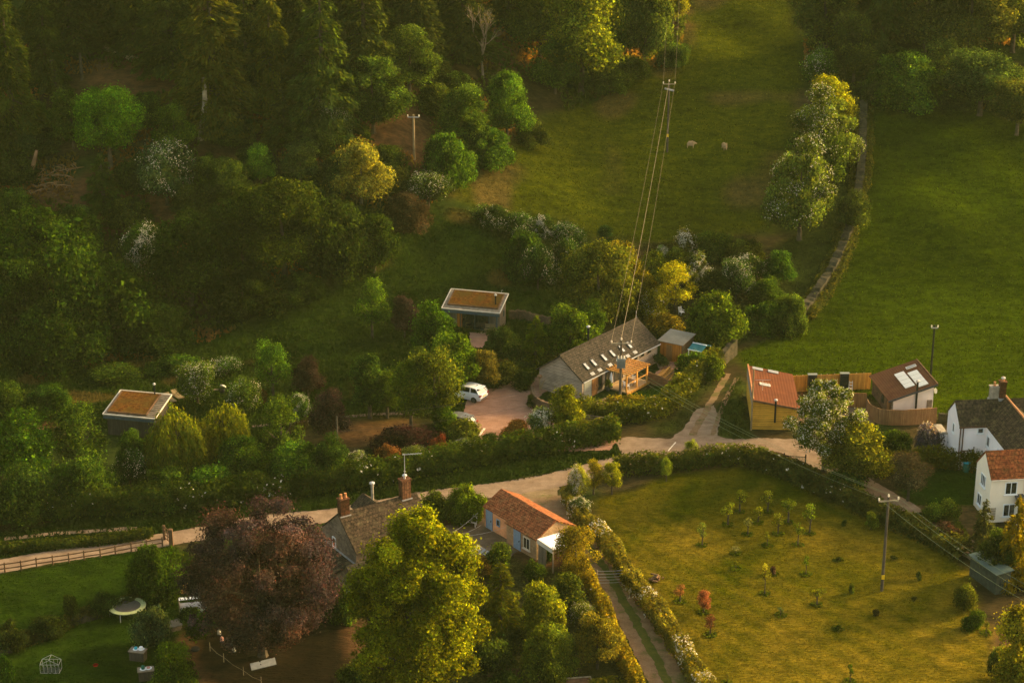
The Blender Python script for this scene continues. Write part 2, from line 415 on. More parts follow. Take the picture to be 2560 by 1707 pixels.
REG = [  # polygon in full-view coordinates, colour, edge softness in metres
    ('field_upper', [(1000, 440), (1150, 345), (1230, 285), (1330, 225), (1420, 170), (1570, 110), (1590, -80), (1820, -80), (1850, 180), (1790, 420), (1770, 530), (1560, 580), (1400, 550), (1300, 520), (1100, 480)], (0.074, 0.084, 0.003), 2.0),
    ('strip', [(1800, 560), (1880, 500), (1960, 230), (1990, 250), (1950, 560), (1840, 730), (1680, 800), (1640, 870), (1560, 1000), (1500, 1000), (1600, 850), (1740, 700)], (0.05, 0.06, 0.010), 1.5),
    ('field_right', [(1975, 235), (2200, 225), (2352, 290), (2600, 400), (2600, 920), (2200, 960), (1800, 880), (1720, 850), (1690, 810), (1850, 735), (1930, 615), (1970, 470)], (0.040, 0.062, 0.001), 0.8),
    ('meadow', [(870, 560), (980, 470), (1100, 490), (1200, 560), (1300, 650), (1330, 740), (1230, 900), (1050, 960), (800, 960), (600, 1020), (300, 1000), (-60, 900), (-60, 800), (300, 820), (560, 720), (760, 640)], (0.032, 0.052, 0.005), 2.5),
    ('garden_upper', [(1480, 560), (1740, 540), (1760, 640), (1700, 760), (1500, 780), (1440, 700)], (0.075, 0.065, 0.018), 1.5),
    ('barn_lawn', [(1430, 905), (1540, 880), (1590, 840), (1600, 880), (1520, 940), (1400, 930)], (0.04, 0.075, 0.006), 0.5),
    ('verge', [(-60, 1230), (400, 1160), (800, 1100), (1100, 1060), (1300, 1030), (1420, 1005), (1445, 1050), (1300, 1085), (1100, 1120), (900, 1160), (620, 1200), (400, 1245), (-60, 1300)], (0.020, 0.034, 0.004), 0.6),
    ('shed_verge', [(1640, 950), (1700, 860), (1720, 1010), (1650, 1005)], (0.05, 0.065, 0.010), 0.6),
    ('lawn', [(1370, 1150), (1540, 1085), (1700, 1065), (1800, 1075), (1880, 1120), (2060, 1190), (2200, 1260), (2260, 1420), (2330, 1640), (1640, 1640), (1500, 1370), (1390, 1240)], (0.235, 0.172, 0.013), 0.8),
    ('lower_garden', [(-60, 1325), (390, 1250), (460, 1290), (440, 1420), (400, 1480), (440, 1640), (-60, 1640)], (0.026, 0.050, 0.003), 0.6),
    ('hen_ground', [(430, 1440), (520, 1400), (800, 1330), (820, 1640), (520, 1640), (450, 1530)], (0.022, 0.0145, 0.008), 0.8),  # brown earth, with the copper beech's shade darkened into its colour
    ('house_lawn', [(2050, 1080), (2262, 1070), (2262, 1165), (2080, 1160)], (0.024, 0.055, 0.003), 0.4),
    ('house_bed', [(2080, 1160), (2262, 1165), (2260, 1230), (2180, 1230)], (0.16, 0.095, 0.035), 0.5),
    ('cottage_garden', [(1080, 1240), (1330, 1330), (1400, 1480), (1470, 1640), (900, 1640)], (0.075, 0.068, 0.018), 0.8),
]
POLY = {n: upoly(p) for n, p, c, s in REG}
DIRT = [upoly([(1250, 870), (1660, 830), (1720, 900), (1640, 1020), (1440, 1030), (1380, 920)])]
def gcolor(x, y):
    z = tz(x, y)
    wood = np.array([0.060, 0.042, 0.018])
    br = vnoise(x, y, 7, 1)[:, None]
    c = wood * (0.7 + 0.6 * br)
    gw = sstep(0.45, 0.62, vnoise(x, y, 9, 2))[:, None]
    c = c * (1 - gw) + np.array([0.035, 0.050, 0.010]) * gw
    rb = sstep(0.62, 0.8, vnoise(x, y, 11, 3))[:, None]
    c = c * (1 - rb) + np.array([0.14, 0.070, 0.030]) * rb
    wob = (vnoise(x, y, 2.5, 4) - 0.5) * 1.6
    for n, p, col, soft in REG:
        w = sstep(-soft, soft, sdist(POLY[n], x, y) + wob * min(soft, 1.2))[:, None]
        cc = np.array(col)
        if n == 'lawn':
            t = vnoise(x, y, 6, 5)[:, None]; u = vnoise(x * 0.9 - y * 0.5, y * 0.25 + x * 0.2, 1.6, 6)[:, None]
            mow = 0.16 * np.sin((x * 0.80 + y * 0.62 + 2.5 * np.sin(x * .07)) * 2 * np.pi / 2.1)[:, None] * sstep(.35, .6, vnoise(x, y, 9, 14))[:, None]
            k = np.clip(mow + t * 0.6 + u * 0.45 - 0.08 + (0.30 * sstep(180, 140, y) - 0.15)[:, None], 0, 1)  # last term: low sunlight put into the colour, more golden towards the viewer
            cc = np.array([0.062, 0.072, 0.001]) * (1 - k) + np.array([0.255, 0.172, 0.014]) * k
        elif n.startswith('field'):
            t = vnoise(x, y, 13, 7)[:, None]; u = vnoise(x * 0.5, y * 1.6, 3, 8)[:, None]
            cc = cc * (0.70 + 0.45 * t + 0.3 * u) * np.array([1, 0.97, 1])
            if n == 'field_upper':
                s2 = sstep(0.66, 0.85, vnoise(x, y, 8, 9))[:, None]
                cc = cc * (1 - 0.6 * s2) + np.array([0.17, 0.10, 0.035]) * 0.6 * s2
        else:
            cc = cc * (0.7 + 0.6 * vnoise(x, y, 3, 10)[:, None])
            if n == 'meadow':
                s2 = sstep(0.72, 0.86, vnoise(x, y, 5, 12))[:, None]
                cc = cc * (1 - 0.55 * s2) + np.array([0.20, 0.11, 0.03]) * 0.55 * s2
        c = c * (1 - w) + cc * w
    return c * 0.80

gx = np.concatenate([np.linspace(-500, -112, 22), np.arange(-110, 110.1, 0.65), np.linspace(112, 500, 22)])
gy = np.concatenate([np.linspace(-60, 118, 16), np.arange(120, 330.1, 0.65), np.linspace(334, 900, 30)])
GX, GY = np.meshgrid(gx, gy)
vx, vy = GX.ravel(), GY.ravel()
vz = tz(vx, vy)
NX, NY = len(gx), len(gy)
idx = np.arange(NX * NY).reshape(NY, NX)
quads = np.stack([idx[:-1, :-1], idx[:-1, 1:], idx[1:, 1:], idx[1:, :-1]], -1).reshape(-1, 4)
def fast_mesh(name, verts, quads, mats, midx=None, color=None, cname='tint', smooth=False):
    me = bpy.data.meshes.new(name)
    nv, nf = len(verts), len(quads); k = quads.shape[1]
    me.vertices.add(nv); me.vertices.foreach_set('co', np.ascontiguousarray(verts, np.float32).ravel())
    me.loops.add(nf * k); me.loops.foreach_set('vertex_index', np.ascontiguousarray(quads, np.int32).ravel())
    me.polygons.add(nf); me.polygons.foreach_set('loop_start', np.arange(0, nf * k, k, dtype=np.int32))
    for m in mats: me.materials.append(m)
    if midx is not None: me.polygons.foreach_set('material_index', np.ascontiguousarray(midx, np.int32))
    if smooth: me.polygons.foreach_set('use_smooth', np.ones(nf, bool))
    if color is not None:
        a = me.attributes.new(cname, 'FLOAT_COLOR', 'POINT')
        c4 = np.ones((nv, 4), np.float32); c4[:, :3] = color
        a.data.foreach_set('color', c4.ravel())
    me.update(); me.validate()
    return me
t = NT('meadow_ground')
at = t.n('Attribute'); at.attribute_name = 'gcol'
co = t.obj()
f1 = t.noise(0.9, 5, co, 0.6)
c_ = t.mixc(0.55, at.outputs['Color'], t.rampc(f1, [(0.3, (0.40, 0.45, 0.45)), (0.5, (1, 1, 1)), (0.72, (1.65, 1.5, 1.3))]), 'MULTIPLY')
mq = t.n('Mapping'); t.l(co, mq.inputs[0]); mq.inputs['Scale'].default_value = (0.32, 0.8, 1); mq.inputs['Rotation'].default_value = (0, 0, -0.15)
f3 = t.noise(1.0, 6, mq.outputs[0], 0.7)
c_ = t.mixc(0.8, c_, t.rampc(f3, [(0.34, (0.52, 0.58, 0.6)), (0.5, (1, 1, 1)), (0.68, (1.35, 1.25, 1.1))]), 'MULTIPLY')
mp = t.n('Mapping'); t.l(co, mp.inputs[0]); mp.inputs['Scale'].default_value = (1.2, 3.2, 1); mp.inputs['Rotation'].default_value = (0, 0, 0.25)
f2 = t.noise(1.4, 5, mp.outputs[0], 0.65)
c_ = t.mixc(0.7, c_, t.rampc(f2, [(0.32, (0.5, 0.55, 0.5)), (0.5, (1, 1, 1)), (0.7, (1.4, 1.35, 1.3))]), 'MULTIPLY')
t.bump(f2, 1.0, 0.35)
M['ground'] = t.done(c_, 0.95)
t.b.inputs['Specular IOR Level'].default_value = 0.0
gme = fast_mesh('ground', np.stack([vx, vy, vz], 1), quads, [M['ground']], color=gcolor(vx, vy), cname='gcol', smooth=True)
tag(link('ground', gme), 'grassy valley floor rising into field and wooded hill', None, None, 'structure')

# ---------------------------------------------------------------- roads, tracks and yards
def ground_mat(name, a, b, c, scale=1.2, grass=None):
    t = NT(name); co = t.obj()
    base = t.rampc(t.noise(scale, 6, co, 0.65), [(0.3, a), (0.5, b), (0.72, c)])
    mp = t.n('Mapping'); t.l(co, mp.inputs[0]); mp.inputs['Scale'].default_value = (0.35, 1, 1)
    base = t.mixc(0.4, base, t.rampc(t.noise(2.0, 4, mp.outputs[0]), [(0.3, (0.6, 0.6, 0.6)), (0.7, (1.3, 1.3, 1.3))]), 'MULTIPLY')
    fine = t.noise(11, 3, co)
    base = t.mixc(0.5, base, t.rampc(fine, [(0.3, (0.65, 0.65, 0.65)), (0.7, (1.3, 1.3, 1.3))]), 'MULTIPLY')
    if grass: base = t.mixc(t.rampc(t.noise(0.55, 6, co, 0.7), [(0.52, (0, 0, 0)), (0.64, (0.85, 0.85, 0.85))]), base, grass)
    t.bump(fine, 0.3, 0.03)
    return t.done(base, 0.9)
M['lane'] = ground_mat('worn_lane', (0.165, 0.102, 0.060), (0.225, 0.148, 0.092), (0.285, 0.192, 0.123), 0.8)
M['gravel'] = ground_mat('red_gravel', (0.27, 0.135, 0.082), (0.31, 0.16, 0.10), (0.36, 0.195, 0.128), 0.7)
M['yard'] = ground_mat('brown_gravel', (0.17, 0.11, 0.055), (0.22, 0.145, 0.075), (0.29, 0.195, 0.10), 0.9, (0.09, 0.085, 0.015))
M['dirt'] = ground_mat('dirt_track', (0.15, 0.085, 0.040), (0.19, 0.112, 0.056), (0.24, 0.15, 0.08), 0.9, (0.08, 0.08, 0.014))
M['patio'] = ground_mat('patio_stone', (0.11, 0.072, 0.042), (0.14, 0.092, 0.056), (0.18, 0.12, 0.075), 1.3)
M['verge_grass'] = ground_mat('track_grass', (0.05, 0.06, 0.010), (0.075, 0.075, 0.012), (0.11, 0.095, 0.018), 1.0)
def smooth_line(pts, n=10):
    pts = [np.array(p, float) for p in pts]; out = []
    for i in range(len(pts) - 1):
        p0, p1, p2, p3 = pts[max(i - 1, 0)], pts[i], pts[i + 1], pts[min(i + 2, len(pts) - 1)]
        for k in range(n):
            t = k / n
            out.append(0.5 * (2 * p1 + (p2 - p0) * t + (2 * p0 - 5 * p1 + 4 * p2 - p3) * t * t + (3 * p1 - p0 - 3 * p2 + p3) * t ** 3))
    return out + [pts[-1]]
def ribbon(name, label, pts, width, mat, lift, cr=U, jag=0.07, seed=0):
    line = smooth_line([gp(*cr(*p))[:2] for p in pts], 30)
    r = random.Random(seed); vs, fs = [], []; n = len(line); wl = wr = 0
    ws = width if hasattr(width, '__len__') else [width] * 2
    ROADLINES.append((np.array(line)[::6], max(ws) / 2 - .3))
    for i, p in enumerate(line):
        d = line[min(i + 1, n - 1)] - line[max(i - 1, 0)]; d = d / np.linalg.norm(d); q = np.array([-d[1], d[0]])
        w = np.interp(i / (n - 1), np.linspace(0, 1, len(ws)), ws) / 2
        wl = 0.6 * wl + r.uniform(-jag, jag); wr = 0.6 * wr + r.uniform(-jag, jag)
        for s_ in (-w + wl, -w * 0.4, w * 0.4, w + wr):
            a = p + q * s_; vs.append((a[0], a[1], float(tz(a[0], a[1])) + lift))
    for i in range(n - 1):
        for k in range(3):
            a = i * 4 + k; fs.append((a, a + 4, a + 5, a + 1))
    return tag(MB().add(vs, [f[::-1] for f in fs]).build(name, mat), label, None, None, 'structure')
def sheet(name, label, pts, mat, lift, cr=U, jag=0.12, seed=0, step=0.5):
    r = random.Random(seed); poly = [np.array(gp(*cr(*p))[:2]) for p in pts]; out = []; YARDS.append(np.array(poly))
    for i in range(len(poly)):
        a, b = poly[i], poly[(i + 1) % len(poly)]; k = max(1, int(np.linalg.norm(b - a) / step))
        out += [a + (b - a) * j / k + np.array([r.uniform(-jag, jag), r.uniform(-jag, jag)]) * (j > 0) for j in range(k)]
    vs = [(p[0], p[1], float(tz(p[0], p[1])) + lift) for p in out]
    import mathutils.geometry as mg
    tri = mg.tessellate_polygon([[Vector((v[0], v[1], 0)) for v in vs]])
    fs = []
    for a, b, c in tri:
        n = (Vector(vs[b]) - Vector(vs[a])).cross(Vector(vs[c]) - Vector(vs[a]))
        fs.append((a, b, c) if n.z > 0 else (c, b, a))
    return tag(MB().add(vs, fs).build(name, mat), label, None, None, 'structure')
ribbon('road', 'worn pale lane winding through the hamlet', [(-90, 1322), (0, 1301), (200, 1266), (390, 1238), (600, 1199), (774, 1182), (1000, 1141), (1153, 1123), (1288, 1099), (1450, 1058), (1600, 1035), (1740, 1022), (1800, 1025), (1850, 1043), (1900, 1066), (1960, 1100), (2100, 1182), (2210, 1250), (2330, 1330)], [2.6, 2.6, 2.9, 3.1, 3.3, 3.2, 2.8, 2.4], M['lane'], 0.03, seed=1)
ribbon('track_rut', 'pale rut of the unused lane above the fence', [(10, 1237), (150, 1224), (315, 1213)], 0.7, M['lane'], 0.02, seed=2)
ribbon('track_rut', 'short lower rut of the unused lane', [(0, 1249), (120, 1243), (240, 1232), (325, 1224)], 0.5, M['dirt'], 0.02, seed=3)
sheet('driveway', 'red gravel parking yard beside the grey barn', [(1073, 918), (1150, 882), (1225, 866), (1262, 850), (1300, 880), (1245, 905), (1222, 935), (1260, 965), (1320, 975), (1420, 1010), (1400, 1035), (1200, 1040), (1090, 1005), (1060, 965)], M['gravel'], 0.06, seed=4)
sheet('junction', 'worn gravel mouth where track meets lane', [(1412, 1012), (1440, 1003), (1540, 1008), (1570, 985), (1600, 940), (1640, 930), (1655, 960), (1648, 1000), (1690, 1012), (1830, 1008), (1830, 1036), (1600, 1046), (1440, 1056)], M['lane'], 0.016, seed=5)
ribbon('track_rut', 'earth rut climbing past the hedge to the field', [(1590, 1000), (1618, 950), (1650, 895), (1672, 858)], 0.7, M['dirt'], 0.024, seed=6)
ribbon('track_rut', 'thin earth rut beside the golden boarded studio', [(1635, 1000), (1655, 945), (1675, 900), (1693, 868)], 0.45, M['dirt'], 0.024, seed=7)
sheet('yard', 'brown gravel yard behind the pantiled outbuilding', [(1140, 1135), (1250, 1100), (1290, 1100), (1275, 1150), (1300, 1195), (1395, 1290), (1380, 1330), (1330, 1290), (1200, 1200)], M['yard'], 0.018, seed=8)
ribbon('farm_track', 'rutted gravel track between two hedges', [(1262, 1140), (1290, 1185), (1340, 1240), (1395, 1310), (1445, 1400), (1495, 1490), (1560, 1620)], [3.4, 3.0, 2.9, 2.9, 3.0], M['dirt'], 0.022, seed=9)
ribbon('track_grass', 'grass strip down the middle of the track', [(1345, 1245), (1400, 1320), (1445, 1402), (1495, 1490), (1560, 1620)], 0.75, M['verge_grass'], 0.028, seed=10, jag=0.10)
sheet('patio', 'paved yard beside the stone cottage', [(1010, 1210), (1100, 1190), (1190, 1205), (1200, 1260), (1150, 1290), (1040, 1290)], M['patio'], 0.018, seed=11)
sheet('terrace', 'gravel terrace below the barn door', [(1345, 930), (1395, 912), (1450, 918), (1400, 948)], M['yard'], 0.022, seed=12)
sheet('barn_yard', 'gravel yard at the far end of the barn', [(1500, 865), (1545, 808), (1600, 800), (1590, 850), (1540, 885)], M['gravel'], 0.020, seed=13)
sheet('cabin_path', 'red path leading to the sedum roofed cabin', [(1078, 765), (1125, 770), (1108, 800), (1080, 800)], M['gravel'], 0.10, seed=14)
ribbon('garden_path', 'pale path crossing behind the willows', [(580, 980), (700, 968), (850, 953), (960, 950)], 0.6, M['lane'], 0.05, seed=15)
sheet('studio_yard', 'paved yard between studio and outbuilding', [(1800, 920), (1990, 910), (2010, 975), (1960, 1000), (1840, 1000)], M['patio'], 0.018, seed=16)
ribbon('kerb_line', 'pale line marking the gravel mouth', [(1535, 1036), (1552, 1016)], 0.12, M['cream_paint'], 0.045, jag=0.02)
for a, b, l_ in (((1094, 1010), (1113, 985), 'left of two pale timber bay markers on the gravel'), ((1153, 1020), (1172, 996), 'right of two pale timber bay markers on the gravel')):
    pa, pb = gp(*U(*a)), gp(*U(*b))
    tag(MB().beam(pa + Vector((0, 0, .05)), pb + Vector((0, 0, .05)), .22, .09).build('parking_sleeper', M['cream_paint']), l_, 'sleeper', 'parking bay sleepers')

# ================================================================ VEGETATION
def leaf_mat(name, transl=0.5, warm_c=(3.9, 3.3, 0.7), const=None):
    m = bpy.data.materials.new(name); m.use_nodes = True; nt = m.node_tree; nt.nodes.clear()
    N = lambda k: nt.nodes.new('ShaderNode' + k)
    out = N('OutputMaterial'); d = N('BsdfDiffuse'); tr = N('BsdfTranslucent'); mx = N('MixShader'); gl = N('BsdfGlossy'); m2 = N('MixShader')
    at = N('Attribute'); at.attribute_name = 'tint'
    mul = N('Mix'); mul.data_type = 'RGBA'; mul.blend_type = 'MULTIPLY'; mul.inputs[0].default_value = 1
    if const is None:
        oi = N('ObjectInfo'); nt.links.new(oi.outputs['Color'], mul.inputs[6])
    else: mul.inputs[6].default_value = (*const, 1)
    nt.links.new(at.outputs['Color'], mul.inputs[7])
    nt.links.new(mul.outputs[2], d.inputs[0])
    warm = N('Mix'); warm.data_type = 'RGBA'; warm.blend_type = 'MULTIPLY'; warm.inputs[0].default_value = 1
    warm.inputs[7].default_value = (*warm_c, 1) if const is None else (1, .95, .75, 1)
    nt.links.new(mul.outputs[2], warm.inputs[6]); nt.links.new(warm.outputs[2], tr.inputs[0])
    mx.inputs[0].default_value = transl
    nt.links.new(d.outputs[0], mx.inputs[1]); nt.links.new(tr.outputs[0], mx.inputs[2])
    gl.inputs['Roughness'].default_value = 0.45; gl.inputs[0].default_value = (0.75, 0.75, 0.75, 1)
    m2.inputs[0].default_value = 0.0
    nt.links.new(mx.outputs[0], m2.inputs[1]); nt.links.new(gl.outputs[0], m2.inputs[2])
    nt.links.new(m2.outputs[0], out.inputs[0])
    return m
M['leaf'] = leaf_mat('leaves')
M['leaf_red'] = leaf_mat('red_leaves', 0.4, warm_c=(1.7, 1.05, 1.0))
M['leaf_grass'] = leaf_mat('grass_blades', 0.2, warm_c=(1.2, 1.1, 0.7))
M['blossom'] = leaf_mat('blossom', 0.3, const=(0.72, 0.64, 0.46))
def unit(a): return a / (np.linalg.norm(a, axis=1, keepdims=True) + 1e-9)
def leaves(name, C, Nrm, S, T, mats=None, midx=None, aspect=0.62, along=None, r=None):
    """diamond leaf sprays at centres C, facing Nrm, long axis along `along` or random"""
    r = r or rng; n = len(C)
    a = r.normal(size=(n, 3)) if along is None else along + r.normal(size=(n, 3)) * 0.25
    u = unit(a - Nrm * (a * Nrm).sum(1, keepdims=True)); v = np.cross(Nrm, u)
    S = np.asarray(S)[:, None]
    bend = Nrm * S * r.uniform(-0.22, 0.05, (n, 1))
    V = np.stack([C - u * S / 2 + bend, C + v * S * aspect / 2, C + u * S / 2 + bend, C - v * S * aspect / 2], 1).reshape(-1, 3)
    Q = np.arange(n * 4).reshape(n, 4)
    return fast_mesh(name, V, Q, mats or [M['leaf'], M['blossom']], midx, np.repeat(T, 4, 0))
def tints(r, n, blob=None, amt=0.22, hue=0.12):
    k = np.exp(r.normal(0, amt, (n, 1)))
    if blob is not None: k = k * blob
    h = r.normal(0, hue, (n, 1))
    return np.clip(np.concatenate([k * (1 + h), k, k * (1 - h * 0.5)], 1), 0.1, 4)
def blob_crown(r, H, W, z0, nb, rb, leaf, n, shape=1.0, inner=0.22, up=0.35, top_light=0.0, spiky=0.0):
    """leaf sprays on a cloud of clumps filling an ellipsoid; returns C, N, S, T, and height fraction"""
    zc, hz = (H + z0) / 2, (H - z0) / 2
    d = unit(r.normal(size=(nb, 3))); rad = r.uniform(0.25, 1.08, (nb, 1)) ** 0.5
    B = d * rad
    B[:, 2] = np.where(B[:, 2] < -0.5, B[:, 2] * 0.7, B[:, 2])
    wx = (1 - shape * 0.35 * np.clip(B[:, 2], -1, 1))
    P = np.stack([B[:, 0] * (W / 2 - rb * 0.75) * wx, B[:, 1] * (W / 2 - rb * 0.75) * wx, zc + B[:, 2] * (hz - rb * 0.6)], 1)
    br = rb * np.exp(r.normal(-0.08, 0.38, nb)).clip(.4, 1.7)
    bt = np.exp(r.normal(-.06, 0.34, nb))
    k = r.choice(nb, n, p=br ** 2 / (br ** 2).sum())
    q = r.normal(size=(n, 3)); q[:, 2] += up; q = unit(q)
    rr = r.uniform(0.55, 1.08, n) ** 0.6
    if spiky: rr = rr * (1 + spiky * 1.1 * np.clip(r.normal(-0.15, 0.6, n), 0, 1.0) ** 1.3)
    C = P[k] + q * (br[k] * rr)[:, None] * np.array([1, 1, 0.85])
    Nn = unit(q + r.normal(size=(n, 3)) * 0.55)
    S = leaf * r.uniform(0.6, 1.35, n)
    m = int(n * inner)
    if m:
        C[:m] = P[k[:m]] + r.normal(size=(m, 3)) * (br[k[:m]] * 0.35)[:, None]; S[:m] *= 2.0; C[:m] = P[k[:m]] + (C[:m] - P[k[:m]]) * .8
    T = tints(r, n, bt[k][:, None], .42, .12)
    C[:, 2] = np.maximum(C[:, 2], 0.05)
    return C, Nn, S, T, P, br
def limb_mesh(name, r, H, W, z0, targets, rt, bare=False):
    mb = MB(); top = z0 + (H - z0) * (0.75 if not bare else 0.55)
    lean = np.array([r.uniform(-.04, .04) * H, r.uniform(-.04, .04) * H])
    pts = [(lean[0] * t * t, lean[1] * t * t, top * t) for t in (0, .04, .3, .6, 1)]
    mb.tube(pts, [rt * 1.5, rt * 1.1, rt * .9, rt * .6, rt * .25], 7)
    for P in targets:
        t = min(0.95, max(0.12, (P[2] * 0.62) / top))
        s = Vector((lean[0] * t * t, lean[1] * t * t, top * t)); e = Vector(P)
        mid = s.lerp(e, .5) + Vector((0, 0, -0.02 * H))
        mb.tube([s, mid, e], [rt * .5 * (1 - .5 * t), rt * .3, rt * .08], 5)
    me = bpy.data.meshes.new(name); me.from_pydata(mb.v, [], mb.f); me.materials.append(M['bark']); me.update()
    return me
PROTO = {}
def proto(kind, H, W, crown, trunk): PROTO.setdefault(kind, []).append((H, W, crown, trunk))
def mk_blob(kind, H, W, seed, nb, rb, leaf, n, z0=None, blossom=0.0, bl_top=False, **kw):
    if leaf > .16: leaf, n = leaf * .78, int(n * 1.55)
    r = np.random.default_rng(seed)
    z0 = H * 0.05 if z0 is None else z0
    kw.setdefault('spiky', 0.38)
    C, Nn, S, T, P, br = blob_crown(r, H, W, z0, nb, rb, leaf, n, **kw)
    mi = np.zeros(n, int)
    if blossom:
        p = np.full(n, blossom)
        if bl_top: p = blossom * np.clip((C[:, 2] / H - 0.25) * 2.0 + (np.hypot(C[:, 0], C[:, 1]) / (W / 2)) - 0.55, 0, 1)
        p = p * 2.2 * (vnoise(C[:, 0] + C[:, 2] * .6 + 30, C[:, 1] - C[:, 2] * .5 + 30, W * .16, seed) > .52)
        out = np.arange(n) > n * kw.get('inner', 0.22)
        mi = ((r.random(n) < p) & out).astype(int)
        S = np.where(mi == 1, S * 0.62, S)
        T = np.where(mi[:, None] == 1, tints(r, n, None, 0.12, 0.04), T)
    cr = leaves('crown', C, Nn, S, T, midx=mi, r=r)
    far = P[np.argsort(-np.hypot(P[:, 0], P[:, 1]))][:9]
    proto(kind, H, W, cr, limb_mesh('trunk', r, H, W, z0, far, 0.022 * H + 0.02))
for i in range(4): mk_blob('broad', 12, 9, 10 + i, 75, 1.2, 0.33, 21000)
for i in range(4): mk_blob('broad', 6, 5, 20 + i, 55, 0.72, 0.23, 11000)
for i in range(3): mk_blob('broad', 3, 2.4, 30 + i, 22, 0.5, 0.17, 4200)
for i in range(4): mk_blob('bush', 5, 7, 40 + i, 80, 0.85, 0.26, 16000, z0=-1.0, shape=0.5)
for i in range(4): mk_blob('bush', 2.2, 3, 50 + i, 28, 0.55, 0.19, 5200, z0=-0.4, shape=0.5)
for i in range(2): mk_blob('bush', 1.0, 1.2, 60 + i, 12, 0.26, 0.13, 1500, z0=-0.2, shape=0.3)
for i in range(3): mk_blob('column', 6, 2.6, 70 + i, 34, 0.6, 0.20, 7500, z0=0.1, shape=0.7, spiky=0.3)
for i in range(2): mk_blob('column', 11, 4.6, 75 + i, 44, 1.0, 0.30, 11000, z0=0.3, shape=0.7, spiky=0.3)
for i in range(3): mk_blob('birch', 6, 4, 80 + i, 40, 0.55, 0.18, 6500, z0=0.8, inner=0.06, shape=0.6, spiky=0.5)
for i in range(3): mk_blob('haw', 4, 4.2, 90 + i, 34, 0.75, 0.20, 7000, z0=0.3, blossom=0.75, bl_top=True)
for i in range(2): mk_blob('white', 2.4, 2.6, 95 + i, 24, 0.42, 0.16, 4000, z0=0.3, blossom=0.85)
for i in range(3): mk_blob('dot', 4, 4, 100 + i, 34, 0.72, 0.20, 7000, z0=0.2, blossom=0.16)
for i in range(3): mk_blob('tips', 8, 6.5, 105 + i, 70, 0.8, 0.24, 17000, z0=0.1, blossom=0.14, bl_top=True, spiky=0.2)
for i in range(5): mk_blob('sapling', 2.2, 1.0, 110 + i, 12, 0.20, 0.11, 620, z0=0.75, inner=0.0, spiky=0.4)
def mk_conifer(H, W, seed, n, leaf, droop=0.25, open_=0.0, kind='conifer'):
    r = np.random.default_rng(seed)
    nbr = int(60 + H * 6)
    z = H * (0.04 + 0.95 * r.random(nbr) ** 1.25); f = z / H
    L = W / 2 * (1 - f) ** 0.75 * r.uniform(0.65, 1.1, nbr) + 0.15
    az = r.uniform(0, 2 * np.pi, nbr)
    k = r.choice(nbr, n, p=L ** 1.3 / (L ** 1.3).sum())
    t = r.random(n) ** 0.65
    side = r.normal(0, 0.20, n) * L[k] * (0.4 + 0.6 * (1 - t))
    rad = t * L[k]
    ca, sa = np.cos(az[k]), np.sin(az[k])
    C = np.stack([ca * rad - sa * side, sa * rad + ca * side, z[k] + (0.10 * L[k]) - droop * rad * t - r.random(n) * leaf * 1.5 + 0.12 * H * 0.0], 1)
    up = np.stack([ca * 0.3, sa * 0.3, np.ones(n)], 1)
    Nn = unit(up + r.normal(size=(n, 3)) * 0.45)
    along = np.stack([ca, sa, np.full(n, -0.55 - droop)], 1)
    S = leaf * r.uniform(0.7, 1.6, n)
    T = tints(r, n, np.exp(r.normal(0, 0.2, nbr))[k][:, None])
    C[:, 2] = np.maximum(C[:, 2], 0.05)
    cr = leaves('crown', C, Nn, S, T, aspect=0.34, along=along, r=r)
    mb = MB(); mb.tube([(0, 0, 0), (0, 0, H * .5), (0, 0, H * .97)], [H * .022 + .05, H * .013 + .03, .02], 7)
    for j in range(0, nbr, 3):
        mb.tube([(0, 0, z[j]), (math.cos(az[j]) * L[j] * .85, math.sin(az[j]) * L[j] * .85, z[j] - droop * L[j] * .7)], [.012 * H * (1 - f[j]) + .015, .012], 4)
    me = bpy.data.meshes.new('trunk'); me.from_pydata(mb.v, [], mb.f); me.materials.append(M['bark']); me.update()
    proto(kind, H, W, cr, me)
for i in range(4): mk_conifer(17, 9, 130 + i, 17000, 0.50, 0.3)
for i in range(3): mk_conifer(5, 3.4, 140 + i, 6500, 0.24, 0.15)
def mk_willow(H, W, seed, n):
    r = np.random.default_rng(seed); ns = 170
    a = r.uniform(0, 2 * np.pi, ns); d = np.sqrt(r.random(ns)) * W / 2
    top = H * (0.98 - 0.42 * (d / (W / 2)) ** 2) + r.normal(0, 0.05 * H, ns)
    ln = top * r.uniform(0.55, 0.95, ns)
    k = r.integers(0, ns, n); t = r.random(n)
    out = 1 + 0.18 * t
    C = np.stack([np.cos(a[k]) * d[k] * out, np.sin(a[k]) * d[k] * out, top[k] - t * ln[k]], 1) + r.normal(size=(n, 3)) * 0.10
    C[:, 2] = np.maximum(C[:, 2], 0.1)
    Nn = unit(np.stack([np.cos(a[k]), np.sin(a[k]), np.full(n, .35)], 1) + r.normal(size=(n, 3)) * 0.4)
    along = np.tile([0, 0, -1.0], (n, 1))
    T = tints(r, n, np.exp(r.normal(0, .25, ns))[k][:, None])
    cr = leaves('crown', C, Nn, 0.30 * r.uniform(.6, 1.5, n), T, aspect=0.35, along=along, r=r)
    far = [(math.cos(x) * W * .3, math.sin(x) * W * .3, H * .8) for x in np.linspace(0, 6, 7)]
    proto('willow', H, W, cr, limb_mesh('trunk', r, H, W, H * .3, far, 0.16))
for i in range(3): mk_willow(5.5, 4.4, 150 + i, 7000)
